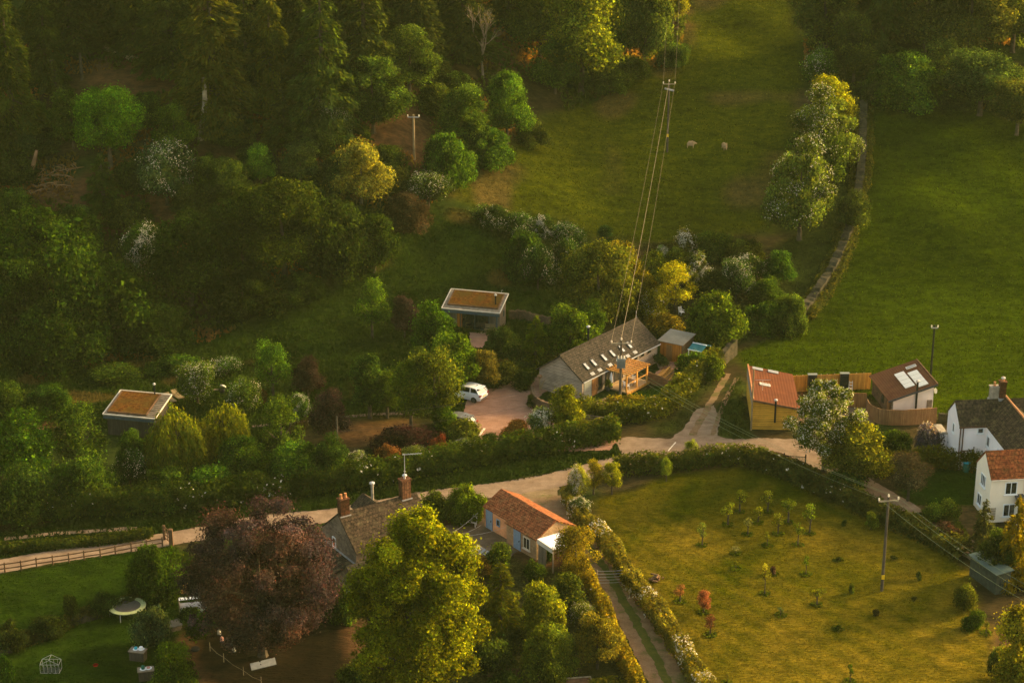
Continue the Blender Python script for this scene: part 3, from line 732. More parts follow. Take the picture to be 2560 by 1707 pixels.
def mk_bare(H, W, seed, lf=0):
    r = random.Random(seed); mb = MB(); tips = []
    def grow(p, d, L, rad, lev):
        q = p + d * L; mb.tube([p, p.lerp(q, .5) + Vector((r.uniform(-.05, .05), r.uniform(-.05, .05), 0)) * L, q], [rad, rad * .8, rad * .6], 5 if lev < 2 else 3, cap=False)
        if lev >= 4: tips.append(q); return
        for _ in range(3 if lev else 5):
            nd = (d + Vector((r.uniform(-.75, .75), r.uniform(-.75, .75), r.uniform(-.1, .5)))).normalized()
            grow(p.lerp(q, r.uniform(.55, 1)), nd, L * r.uniform(.6, .8), rad * .55, lev + 1)
    grow(Vector((0, 0, 0)), Vector((0.04, 0, 1)), H * .34, H * .016 + .02, 0)
    me = bpy.data.meshes.new('trunk'); me.from_pydata(mb.v, [], mb.f); me.materials.append(M['grey_timber']); me.update()
    n = 200; rr = np.random.default_rng(seed); T_ = np.array([tuple(x) for x in tips]); k = rr.integers(0, len(T_), n)
    C = T_[k] + rr.normal(size=(n, 3)) * 0.25
    cr = leaves('crown', C, unit(rr.normal(size=(n, 3))), 0.16 * rr.uniform(.6, 1.4, n), tints(rr, n), r=rr)
    proto('bare', H, W, cr, me)
for i in range(2): mk_bare(8, 5.5, 170 + i)

LEAFX = 0.66
prnd = random.Random(99)
GROUPS = {}
def plant(kind, x, by, ty, w, col, label, name='tree', cat=None, group=None, cr=U, trunk=None, zrot=None, up=0.0):
    px, py = cr(x, by); p = gp(px, py); p.z += up
    ty_ = cr(x, ty)[1]; h = max(height_to(p, ty_), 0.25)
    wm_ = w * (cr(1, 0)[0] - cr(0, 0)[0]) * mpp(p)
    c = sorted(PROTO[kind], key=lambda q: abs(math.log(q[0] / h)) + 0.35 * abs(math.log(q[1] / wm_)))
    same = [q for q in c if q[0] == c[0][0]]
    H, W, cm, tm = prnd.choice(same)
    cat = cat or ('shrub' if name.endswith(('shrub', 'bush')) else 'tree')
    o = thing(name, label, cat, p - Vector((0, 0, 0.08)), prnd.uniform(0, 6.28) if zrot is None else zrot, group)
    o.scale = (wm_ / W, wm_ / W, h / H)
    t_ = link('stem' if cat == 'shrub' else 'trunk', tm, o)
    if trunk: t_.data = tm.copy(); t_.data.materials[0] = M[trunk]
    k = link('foliage' if cat == 'shrub' else 'crown', cm, o)
    j = [prnd.uniform(.9, 1.1) for _ in range(2)]
    if col[0] > col[1] * 1.5:
        k.material_slots[0].link = 'OBJECT'; k.material_slots[0].material = M['leaf_red']
    k.color = (col[0] * j[0] * LEAFX * .80, col[1] * j[1] * LEAFX, col[2] * LEAFX, 1)
    return o
DK = (.032, .040, .010); DK2 = (.044, .052, .012); OL = (.062, .064, .010); GR = (.036, .056, .008); BG = (.058, .092, .008); YG = (.105, .112, .009)
GO = (.20, .145, .010); PU = (.060, .032, .024); OR = (.16, .05, .010); RD = (.26, .030, .014); BL = (.024, .040, .016); SI = (.085, .092, .05); MG = (.046, .068, .009)
LI = (.105, .082, .16); RU = (.12, .06, .020); SA = (.14, .135, .014); CO = (.19, .13, .014)
WOOD = 'trees of the hillside wood'
# --- the wood on the hill (kind, x, base y, top y, width, colour, label)
for a in [
 ('conifer', 35, 350, -45, 190, (.045, .058, .008), 'tall drooping conifer at the picture\'s upper left corner', 'conifer'),
 ('conifer', 165, 105, -170, 200, DK, 'black green conifer behind the fallen log', 'conifer'),
 ('conifer', 310, 108, -180, 210, DK, 'very dark conifer filling the gap above the fallen log', 'conifer'),
 ('conifer', 495, 285, -150, 260, (.070, .064, .011), 'huge olive conifer rising behind the pale dead snag', 'conifer'),
 ('conifer', 625, 250, -70, 150, (.075, .070, .010), 'olive conifer with lit tips right of the huge olive one', 'conifer'),
 ('conifer', 395, 165, -150, 190, DK2, 'dark conifer left of the huge olive one', 'conifer'),
 ('conifer', 655, 335, 195, 125, (.048, .050, .009), 'low conifer boughs right of the pale snag', 'conifer'),
 ('conifer', 745, 330, -80, 210, DK2, 'dark conifer above the blossoming hawthorn in the wood', 'conifer'),
 ('conifer', 840, 250, -130, 200, DK, 'black green conifer between snag and bare tree, at the top edge', 'conifer'),
 ('broad', 858, 305, 120, 160, (.034, .044, .010), 'dark bushy tree left of the pale pole in the wood', 'broadleaf_tree'),
 ('broad', 940, 220, 60, 150, (.034, .042, .009), 'dim rounded tree above the pale pole in the wood', 'broadleaf_tree'),
 ('conifer', 960, 165, -120, 180, DK, 'dark conifer left of the leafless tree', 'conifer'),
 ('conifer', 1065, 130, -130, 190, DK, 'dark conifer directly behind the leafless tree', 'conifer'),
 ('broad', 255, 385, 180, 165, (.058, .098, .007), 'bright green rounded tree below the fallen log', 'broadleaf_tree'),
 ('broad', 402, 355, 235, 95, (.045, .068, .007), 'green bushy tree touching the pale snag', 'broadleaf_tree'),
 ('broad', 170, 340, 200, 110, (.034, .050, .008), 'dim small tree beside the ivy clad stump', 'broadleaf_tree'),
 ('bush', 60, 300, 230, 140, (.032, .044, .008), 'dark shrub under the upper left corner conifer', 'shrub'),
 ('bush', 90, 350, 290, 130, (.024, .032, .012), 'bluish dark shrub above the leaning orange trunk', 'shrub'),
 ('dot', 765, 345, 222, 75, (.050, .066, .030), 'grey green hawthorn with pale blossom inside the wood', 'tree'),
 ('dot', 385, 470, 325, 135, (.026, .042, .020), 'dark bush topped with white blossom below the pale snag', 'tree'),
 ('conifer', 240, 490, 350, 120, (.034, .050, .008), 'small drooping conifer left of the dark blossom topped bush', 'conifer'),
 ('broad', 600, 425, 332, 80, (.055, .085, .010), 'light green small tree right of the dark blossom topped bush', 'broadleaf_tree'),
 ('broad', 690, 420, 330, 95, (.034, .048, .014), 'dim grey green shrub tree below the wood hawthorn', 'broadleaf_tree'),
 ('broad', 720, 380, 270, 110, (.026, .036, .010), 'dark tree just left of the wood hawthorn', 'broadleaf_tree'),
 ('broad', 830, 470, 325, 135, (.110, .095, .020), 'tawny leafed tree left of the pale pole in the wood', 'broadleaf_tree'),
 ('broad', 535, 470, 370, 110, (.026, .036, .008), 'dark tree below the snag above the rounded thicket', 'broadleaf_tree'),
 ('bush', 1032, 425, 300, 135, (.034, .052, .008), 'broad dark shrub right of the pale pole in the wood', 'shrub'),
 ('broad', 1070, 345, 195, 125, (.046, .060, .010), 'soft green tree above the broad dark shrub', 'broadleaf_tree'),
 ('broad', 1165, 330, 158, 110, (.040, .070, .010), 'upright green tree at the wood edge by the field', 'broadleaf_tree'),
 ('bush', 1120, 380, 290, 130, (.032, .050, .008), 'dark shrub where the wood meets the field corner', 'shrub'),
 ('bush', 1220, 330, 270, 90, (.034, .044, .009), 'low shrub on the field edge under the upright green tree', 'shrub'),
 ('broad', 1240, 135, -60, 150, DK2, 'dark tree between leafless tree and golden crowned tree', 'broadleaf_tree'),
 ('broad', 1335, 215, -75, 215, (.100, .090, .010), 'large golden crowned tree at the top edge', 'broadleaf_tree'),
 ('broad', 1275, 215, 85, 110, (.036, .062, .009), 'green tree at the foot of the golden crowned tree', 'broadleaf_tree'),
 ('broad', 1400, 185, -60, 120, (.046, .058, .010), 'olive tree right of the golden crowned tree', 'broadleaf_tree'),
 ('broad', 1480, 175, -60, 130, (.040, .050, .011), 'dim green tree left of the field power lines', 'broadleaf_tree'),
 ('broad', 1545, 60, -60, 80, (.11, .09, .01), 'small golden topped tree where the wires leave the picture', 'broadleaf_tree'),
 ('bush', 1545, 152, 90, 80, (.030, .042, .010), 'dark bush on the field edge under the top wires', 'shrub'),
 ('bush', 1400, 215, 150, 100, (.034, .044, .009), 'dark bush at the upper field edge left of the wires', 'shrub'),
 # top right wood
 ('broad', 1895, 140, -90, 190, (.044, .048, .011), 'grey green tree at the top left of the right hand wood', 'broadleaf_tree'),
 ('broad', 1960, 190, 20, 120, (.040, .050, .010), 'mid green tree above the golden topped tree', 'broadleaf_tree'),
 ('dot', 1890, 205, 112, 100, (.040, .060, .012), 'green tree with one spray of white blossom', 'tree'),
 ('conifer', 2020, 190, -120, 150, DK, 'dark conifer above the right hand field corner', 'conifer'),
 ('bush', 2075, 240, 115, 200, (.046, .068, .010), 'spreading green tree at the head of the right field', 'tree'),
 ('bush', 2010, 240, 180, 80, (.028, .036, .010), 'low dark bush at the head of the dry stone wall', 'shrub'),
 ('broad', 2120, 150, -90, 200, (.038, .040, .010), 'brownish green tree left of the thin bare birch stems', 'broadleaf_tree'),
 ('broad', 2225, 150, -100, 200, (.058, .050, .013), 'tawny green tree at the top right edge', 'broadleaf_tree'),
 ('broad', 2325, 120, -90, 170, (.062, .058, .012), 'olive tree in the upper right corner', 'broadleaf_tree'),
 ('broad', 2250, 265, 100, 175, (.032, .042, .014), 'large dark leafed tree on the right field edge', 'broadleaf_tree'),
 ('broad', 2160, 210, 85, 130, (.034, .042, .011), 'dim tree between the spreading tree and the dark leafed one', 'broadleaf_tree'),
 ('broad', 2335, 310, 170, 130, (.044, .050, .012), 'tree at the right picture edge above the field', 'broadleaf_tree'),
 ('bush', 2190, 250, 200, 110, (.026, .034, .010), 'dark bush along the right field top', 'shrub'),
 ]:
    a = list(a); a[5] = tuple(v * (1.55 if a[0] != 'conifer' else 1.25) for v in a[5])
    plant(*a[:7], name=a[7], group=WOOD)
for i, (x, by, ty, w, k_) in enumerate([(110, 60, -230, 170, 0), (250, 70, -230, 180, 0), (350, 60, -240, 170, 0), (560, 110, -190, 190, 0), (690, 150, -170, 180, 0), (800, 110, -200, 180, 0), (900, 70, -230, 180, 0), (1010, 60, -220, 170, 0), (1170, 60, -200, 170, 0), (1460, 90, -150, 150, 0), (700, 250, -10, 150, 0), (570, 230, -40, 150, 0), (110, 200, -40, 130, 0), (20, 180, -60, 150, 0), (870, 150, -80, 150, 0), (2060, 90, -170, 170, 0), (2180, 100, -160, 170, 0), (2290, 70, -180, 170, 0), (1960, 90, -150, 150, 0)]):
    plant('conifer', x, by, ty, w, DK2 if i % 2 else (.040, .046, .010), 'dark conifer among many alike in the dense wood', name='conifer', group='dark conifers deep in the wood')
for i, (x, by, ty, w) in enumerate([(330, 290, 210, 110), (540, 330, 260, 120), (590, 400, 330, 100), (480, 420, 350, 110), (320, 440, 350, 110), (30, 420, 350, 130), (660, 330, 270, 110), (790, 430, 350, 120), (880, 400, 330, 110), (1000, 260, 190, 110), (1050, 230, 160, 100), (1150, 230, 180, 80), (20, 520, 430, 140), (450, 500, 420, 120), (700, 300, 230, 100), (300, 520, 450, 130), (180, 560, 470, 130), (1330, 200, 140, 110), (1450, 180, 130, 100), (2110, 200, 140, 110), (2300, 220, 140, 120)]):
    plant('bush', x, by, ty, w, (.034, .046, .011) if i % 3 else (.048, .064, .011), 'dim green understorey bush among many in the wood', name='shrub', group='understorey bushes of the wood')
# --- thicket on the left and meadow planting
TH = 'thicket left of the meadow'
for a in [
 ('bush', 110, 640, 478, 270, (.046, .076, .007), 'rounded green thicket at the left picture edge, topmost', 'shrub'),
 ('bush', 40, 780, 590, 190, (.030, .052, .007), 'dark green thicket against the left picture edge', 'shrub'),
 ('bush', 230, 800, 580, 270, (.034, .058, .007), 'great dark thicket below the pale blossom tree', 'shrub'),
 ('bush', 130, 850, 680, 230, (.028, .048, .007), 'deep shaded thicket above the lower sedum cabin', 'shrub'),
 ('haw', 340, 640, 515, 105, (.044, .066, .012), 'spreading tree of pale blossom in the left thicket', 'tree'),
 ('broad', 440, 700, 478, 190, (.032, .052, .008), 'dark rounded tree right of the pale blossom tree', 'broadleaf_tree'),
 ('broad', 560, 610, 425, 180, (.040, .056, .008), 'green domed tree above the meadow, left of two', 'broadleaf_tree'),
 ('broad', 655, 640, 405, 210, (.050, .064, .008), 'green domed tree above the meadow, right of two', 'broadleaf_tree'),
 ('bush', 770, 630, 450, 200, (.034, .048, .009), 'dark spreading bush at the meadow\'s upper left', 'shrub'),
 ('broad', 860, 625, 490, 110, (.034, .050, .010), 'small dark tree at the meadow\'s top', 'broadleaf_tree'),
 ('bush', 560, 720, 600, 190, (.026, .040, .007), 'shadowy bush below the two domed trees', 'shrub'),
 ('bush', 350, 800, 690, 190, (.026, .042, .008), 'shadowy bush at the thicket\'s foot', 'shrub'),
 ('bush', 690, 690, 620, 120, (.032, .046, .009), 'low rough bush in the upper meadow', 'shrub'),
 ('dot', 985, 478, 392, 100, (.040, .058, .018), 'shrub with white flower clusters at the field corner', 'tree'),
 ('bush', 930, 525, 440, 120, (.080, .048, .020), 'brownish dead leafed bush below the pale pole', 'shrub'),
 ('bush', 900, 440, 380, 100, (.060, .062, .014), 'tawny bush at the foot of the pale pole', 'shrub'),
 ('dot', 1130, 530, 468, 95, (.030, .050, .014), 'dark bush with pale flowers starting the field hedge', 'shrub'),
 ('dot', 1185, 555, 488, 90, (.032, .052, .014), 'dark bush in the field hedge, second from the left', 'shrub'),
 ('haw', 1245, 560, 497, 75, (.038, .055, .014), 'white hawthorn in the field hedge', 'tree'),
 ('dot', 1300, 575, 510, 75, (.032, .048, .014), 'dark bush with white tips beside the hedge hawthorn', 'shrub'),
 ('bush', 1200, 645, 525, 100, (.030, .048, .009), 'dark bush below the field hedge', 'shrub'),
 ('dot', 1235, 665, 555, 80, (.026, .044, .014), 'dark bush speckled with white flowers, left of two', 'shrub'),
 ('dot', 1300, 650, 545, 70, (.026, .044, .014), 'dark bush speckled with white flowers, right of two', 'shrub'),
 ('white', 1265, 655, 610, 50, (.06, .085, .03), 'little white flowering shrub between two dark bushes', 'shrub'),
 ('broad', 1375, 755, 548, 175, (.080, .072, .013), 'large olive tree behind the grey barn', 'broadleaf_tree'),
 ('broad', 1430, 700, 545, 95, (.150, .110, .012), 'golden tree against the large olive tree', 'broadleaf_tree'),
 ('column', 1389, 580, 518, 42, (.030, .048, .018), 'small dark cone shaped tree on the field edge', 'tree'),
 ('broad', 1475, 712, 618, 70, (.15, .125, .010), 'golden green bush right of the large olive tree', 'shrub'),
 ('bush', 1500, 665, 575, 95, (.10, .098, .010), 'rounded hedge bush with golden top by the field', 'shrub'),
 ('white', 1518, 600, 562, 40, (.10, .11, .06), 'small pale flowering bush at the garden\'s top corner', 'shrub'),
 ('white', 1575, 592, 524, 62, (.085, .075, .015), 'white wisteria like blossom mound with a garden arch', 'shrub'),
 ('bush', 1560, 650, 560, 90, (.046, .056, .009), 'bush under the white blossom mound', 'shrub'),
 ('bush', 1640, 590, 530, 120, (.060, .066, .010), 'clipped hedge bush at the garden\'s top, left half', 'shrub'),
 ('bush', 1710, 610, 545, 110, (.050, .058, .009), 'clipped hedge bush at the garden\'s top, right half', 'shrub'),
 ('birch', 1550, 718, 600, 105, (.30, .24, .012), 'vivid yellow young tree in the pond garden', 'broadleaf_tree'),
 ('white', 1598, 665, 582, 72, (.12, .10, .04), 'bright white blossom shrub beside the yellow young tree', 'shrub'),
 ('broad', 1645, 700, 622, 85, (.028, .036, .008), 'dark round tree right of the bright white shrub', 'broadleaf_tree'),
 ('dot', 1690, 690, 592, 80, (.036, .052, .018), 'dark shrub with grey white blossom, pond garden', 'shrub'),
 ('white', 1722, 655, 586, 82, (.044, .062, .014), 'pale flowering shrub at the garden\'s right side', 'shrub'),
 ('dot', 1505, 735, 665, 75, (.17, .14, .016), 'golden shrub with pale roses above the barn ridge', 'shrub'),
 ('bush', 1450, 735, 680, 60, (.09, .085, .012), 'golden shrub left of the pale rose shrub', 'shrub'),
 ('bush', 1640, 800, 672, 150, (.058, .072, .008), 'big round bush behind the weathered shed', 'shrub'),
 ('bush', 1530, 765, 722, 100, (.12, .095, .016), 'low golden brown shrub behind the barn gable', 'shrub'),
 ('broad', 1785, 660, 572, 80, (.036, .062, .010), 'green tree at the foot of the silvery tree row', 'broadleaf_tree'),
 ('bush', 1757, 700, 635, 85, (.036, .056, .009), 'dim green bush right of the pond garden', 'shrub'),
 ('bush', 1760, 765, 690, 110, (.034, .052, .009), 'dim bush between round bush and stone wall', 'shrub'),
 ('bush', 1815, 765, 672, 85, (.052, .074, .014), 'pale green shrub at the stone wall\'s lower end', 'shrub'),
 ('broad', 1955, 535, 440, 85, (.050, .066, .016), 'small tree growing against the dry stone wall', 'broadleaf_tree'),
 ('broad', 1905, 315, 175, 120, (.20, .155, .009), 'golden topped tree at the head of the silvery row', 'broadleaf_tree'),
 ('tips', 1885, 405, 205, 172, (.085, .098, .022), 'silver tipped tree, upper of two beside the stone wall', 'tree'),
 ('tips', 1835, 550, 320, 178, (.088, .102, .024), 'silver tipped tree, lower of two beside the stone wall', 'tree'),
 ('broad', 1890, 440, 300, 110, (.046, .060, .010), 'green tree between the two silver tipped trees', 'broadleaf_tree'),
 ]:
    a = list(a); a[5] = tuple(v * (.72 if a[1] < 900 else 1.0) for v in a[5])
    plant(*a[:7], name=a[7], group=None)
# --- around the cabins
for a in [
 ('birch', 855, 775, 640, 85, (.070, .098, .012), 'pale green birch left of the upper sedum cabin', 'birch'),
 ('broad', 930, 775, 678, 70, PU, 'small purple leafed tree left of the upper sedum cabin', 'tree'),
 ('broad', 1000, 840, 695, 115, (.046, .084, .008), 'green tree hiding the upper cabin\'s left corner', 'broadleaf_tree'),
 ('broad', 1045, 905, 755, 125, (.064, .090, .009), 'green tree below the upper cabin\'s path', 'broadleaf_tree'),
 ('birch', 1000, 985, 800, 130, (.064, .078, .010), 'loose tall birch left of the white car', 'birch'),
 ('birch', 945, 985, 825, 115, (.075, .086, .009), 'loose birch with lit top, second left of the white car', 'birch'),
 ('column', 850, 960, 808, 80, (.036, .056, .012), 'slim dark birch third left of the white car', 'birch'),
 ('birch', 890, 960, 850, 90, (.046, .062, .011), 'dim birch between two taller ones left of the white car', 'birch'),
 ('column', 970, 870, 790, 55, (.050, .068, .013), 'slim grey green tree above the lit birch', 'tree'),
 ('conifer', 1230, 850, 722, 110, (.115, .130, .006), 'bright yellow green larch right of the upper cabin', 'conifer'),
 ('broad', 1310, 840, 695, 120, (.052, .074, .009), 'green tree between larch and barn', 'broadleaf_tree'),
 ('broad', 1350, 790, 690, 80, (.046, .068, .010), 'green tree behind the barn\'s flue', 'broadleaf_tree'),
 ('broad', 1110, 895, 800, 80, (.095, .068, .022), 'brown leafed small tree above the driveway', 'tree'),
 ('bush', 1155, 815, 745, 85, (.046, .068, .016), 'garden shrub at the upper cabin\'s right corner', 'shrub'),
 ('bush', 1190, 850, 790, 80, (.060, .074, .018), 'grey green garden shrub below the upper cabin', 'shrub'),
 ('bush', 1150, 885, 830, 80, (.050, .060, .014), 'low shrub bordering the driveway', 'shrub'),
 ('bush', 1205, 890, 850, 60, (.036, .050, .010), 'dark low shrub beside the larch', 'shrub'),
 ('broad', 708, 910, 818, 78, (.070, .042, .026), 'purple brown small tree in the lower meadow', 'tree'),
 ('birch', 628, 915, 778, 95, (.050, .085, .010), 'green birch above the twin blossom trees', 'birch'),
 ('dot', 455, 925, 828, 100, (.060, .085, .016), 'cream dotted hawthorn beside the sun loungers', 'hawthorn'),
 ('dot', 560, 955, 862, 90, (.064, .088, .017), 'cream dotted hawthorn right of the barbecue', 'hawthorn'),
 ('broad', 760, 1015, 898, 95, (.065, .034, .026), 'purple leafed tree on the garden path', 'tree'),
 ('haw', 690, 970, 905, 60, (.06, .09, .02), 'pale blossom bush left of the purple path tree', 'shrub'),
 ('willow', 405, 1095, 935, 130, (.100, .098, .010), 'weeping willow right of the lower sedum cabin', 'willow'),
 ('willow', 520, 1045, 925, 110, (.105, .100, .009), 'golden weeping willow in front of the barbecue', 'willow'),
 ('willow', 455, 1065, 960, 75, (.085, .090, .010), 'smaller weeping willow between two larger ones', 'willow'),
 ('birch', 650, 1075, 905, 110, (.056, .074, .011), 'hazy green birch on the path below the blossom trees', 'birch'),
 ('bush', 595, 925, 880, 40, (.11, .05, .012), 'small orange shrub beside the right hand hawthorn', 'shrub'),
 ('bush', 570, 1095, 1000, 160, (.058, .090, .009), 'fern leaved green bush below the golden willow', 'shrub'),
 ('bush', 690, 1110, 1010, 150, (.044, .072, .010), 'green bush below the hazy birch', 'shrub'),
 ('broad', 760, 1110, 1000, 90, (.038, .060, .012), 'dim tree beside the thin roadside pole', 'broadleaf_tree'),
 ('birch', 172, 1085, 930, 150, (.044, .066, .010), 'feathery green tree left of the lower sedum cabin', 'tree'),
 ('broad', 305, 1085, 985, 70, (.044, .066, .009), 'small tree in front of the lower sedum cabin', 'broadleaf_tree'),
 ('broad', 45, 1120, 950, 170, (.046, .082, .008), 'green tree at the left edge below the lower cabin', 'broadleaf_tree'),
 ('dot', 92, 1060, 985, 70, (.050, .082, .012), 'bush dotted with cream flowers at the left', 'shrub'),
 ('dot', 300, 1120, 1030, 75, (.028, .044, .012), 'dark bush dotted with white flowers below the cabin', 'shrub'),
 ('bush', 190, 1160, 1040, 170, (.044, .068, .010), 'grey green bush above the unused lane', 'shrub'),
 ('bush', 50, 1190, 1080, 190, (.032, .050, .010), 'dark bush at the left edge above the unused lane', 'shrub'),
 ('bush', 380, 1150, 1075, 150, (.040, .060, .009), 'green bush below the weeping willow', 'shrub'),
 ('bush', 480, 1135, 1070, 120, (.044, .074, .009), 'green bush between willow and hedge', 'shrub'),
 ('bush', 20, 960, 870, 110, (.036, .054, .009), 'dim bush at the left edge beside the lower cabin', 'shrub'),
 ('bush', 110, 950, 880, 130, (.034, .056, .008), 'dim bush behind the lower cabin', 'shrub'),
 ('bush', 255, 870, 840, 130, (.046, .066, .009), 'low hedge bush in the meadow above the lower cabin', 'shrub'),
 ('bush', 400, 850, 820, 130, (.042, .062, .009), 'low hedge bush in the meadow above the sun loungers', 'shrub'),
 ('dot', 520, 860, 820, 80, (.042, .062, .012), 'low bush with white flowers in the meadow', 'shrub'),
 ('bush', 855, 920, 870, 70, (.046, .064, .010), 'small bush behind the row of birches', 'shrub'),
 ('broad', 1020, 995, 930, 60, (.056, .082, .008), 'small green tree below the white car', 'broadleaf_tree'),
 ('bush', 925, 1035, 975, 150, (.060, .020, .018), 'dark purple barberry hedge left of the parking bays', 'shrub'),
 ('bush', 1066, 1016, 962, 92, (.090, .085, .016), 'tawny shrub against the half hidden car', 'shrub'),
 ('white', 820, 1082, 1037, 66, (.10, .11, .05), 'white blossom bush beside the roadside hedge', 'shrub'),
 ('bush', 890, 1070, 1012, 66, (.24, .085, .02), 'orange leaved bush beside the white blossom bush', 'shrub'),
 ('bush', 1010, 1045, 993, 48, (.24, .055, .02), 'red leaved bush in the roadside garden', 'shrub'),
 ('dot', 950, 1060, 1025, 70, (.11, .11, .03), 'cream tipped shrub between orange and red bushes', 'shrub'),
 ('white', 1063, 1040, 1008, 55, (.10, .11, .05), 'white flowering shrub below the parking bays', 'shrub'),
 ('bush', 1120, 1030, 995, 50, (.050, .074, .012), 'small green shrub at the foot of the parking bays', 'shrub'),
 ('broad', 1187, 1015, 960, 75, (.36, .15, .025), 'orange acer beside the parking bays', 'acer'),
 ('white', 1238, 1005, 938, 68, (.12, .13, .06), 'tiered white flowering dogwood beside the orange acer', 'dogwood'),
 ('column', 1300, 1002, 882, 70, (.145, .130, .008), 'golden columnar tree at the barn\'s corner', 'tree'),
 ('column', 1218, 938, 905, 18, (.020, .030, .008), 'small clipped dark cone at the driveway\'s edge', 'shrub'),
 ('bush', 1590, 860, 800, 90, (.070, .100, .010), 'bright green bush in front of the teal roofed shelter', 'shrub'),
 ('bush', 1635, 870, 815, 70, (.050, .074, .009), 'dark green bush below the teal roofed shelter', 'shrub'),
 ]:
    plant(*a[:7], name=a[7])
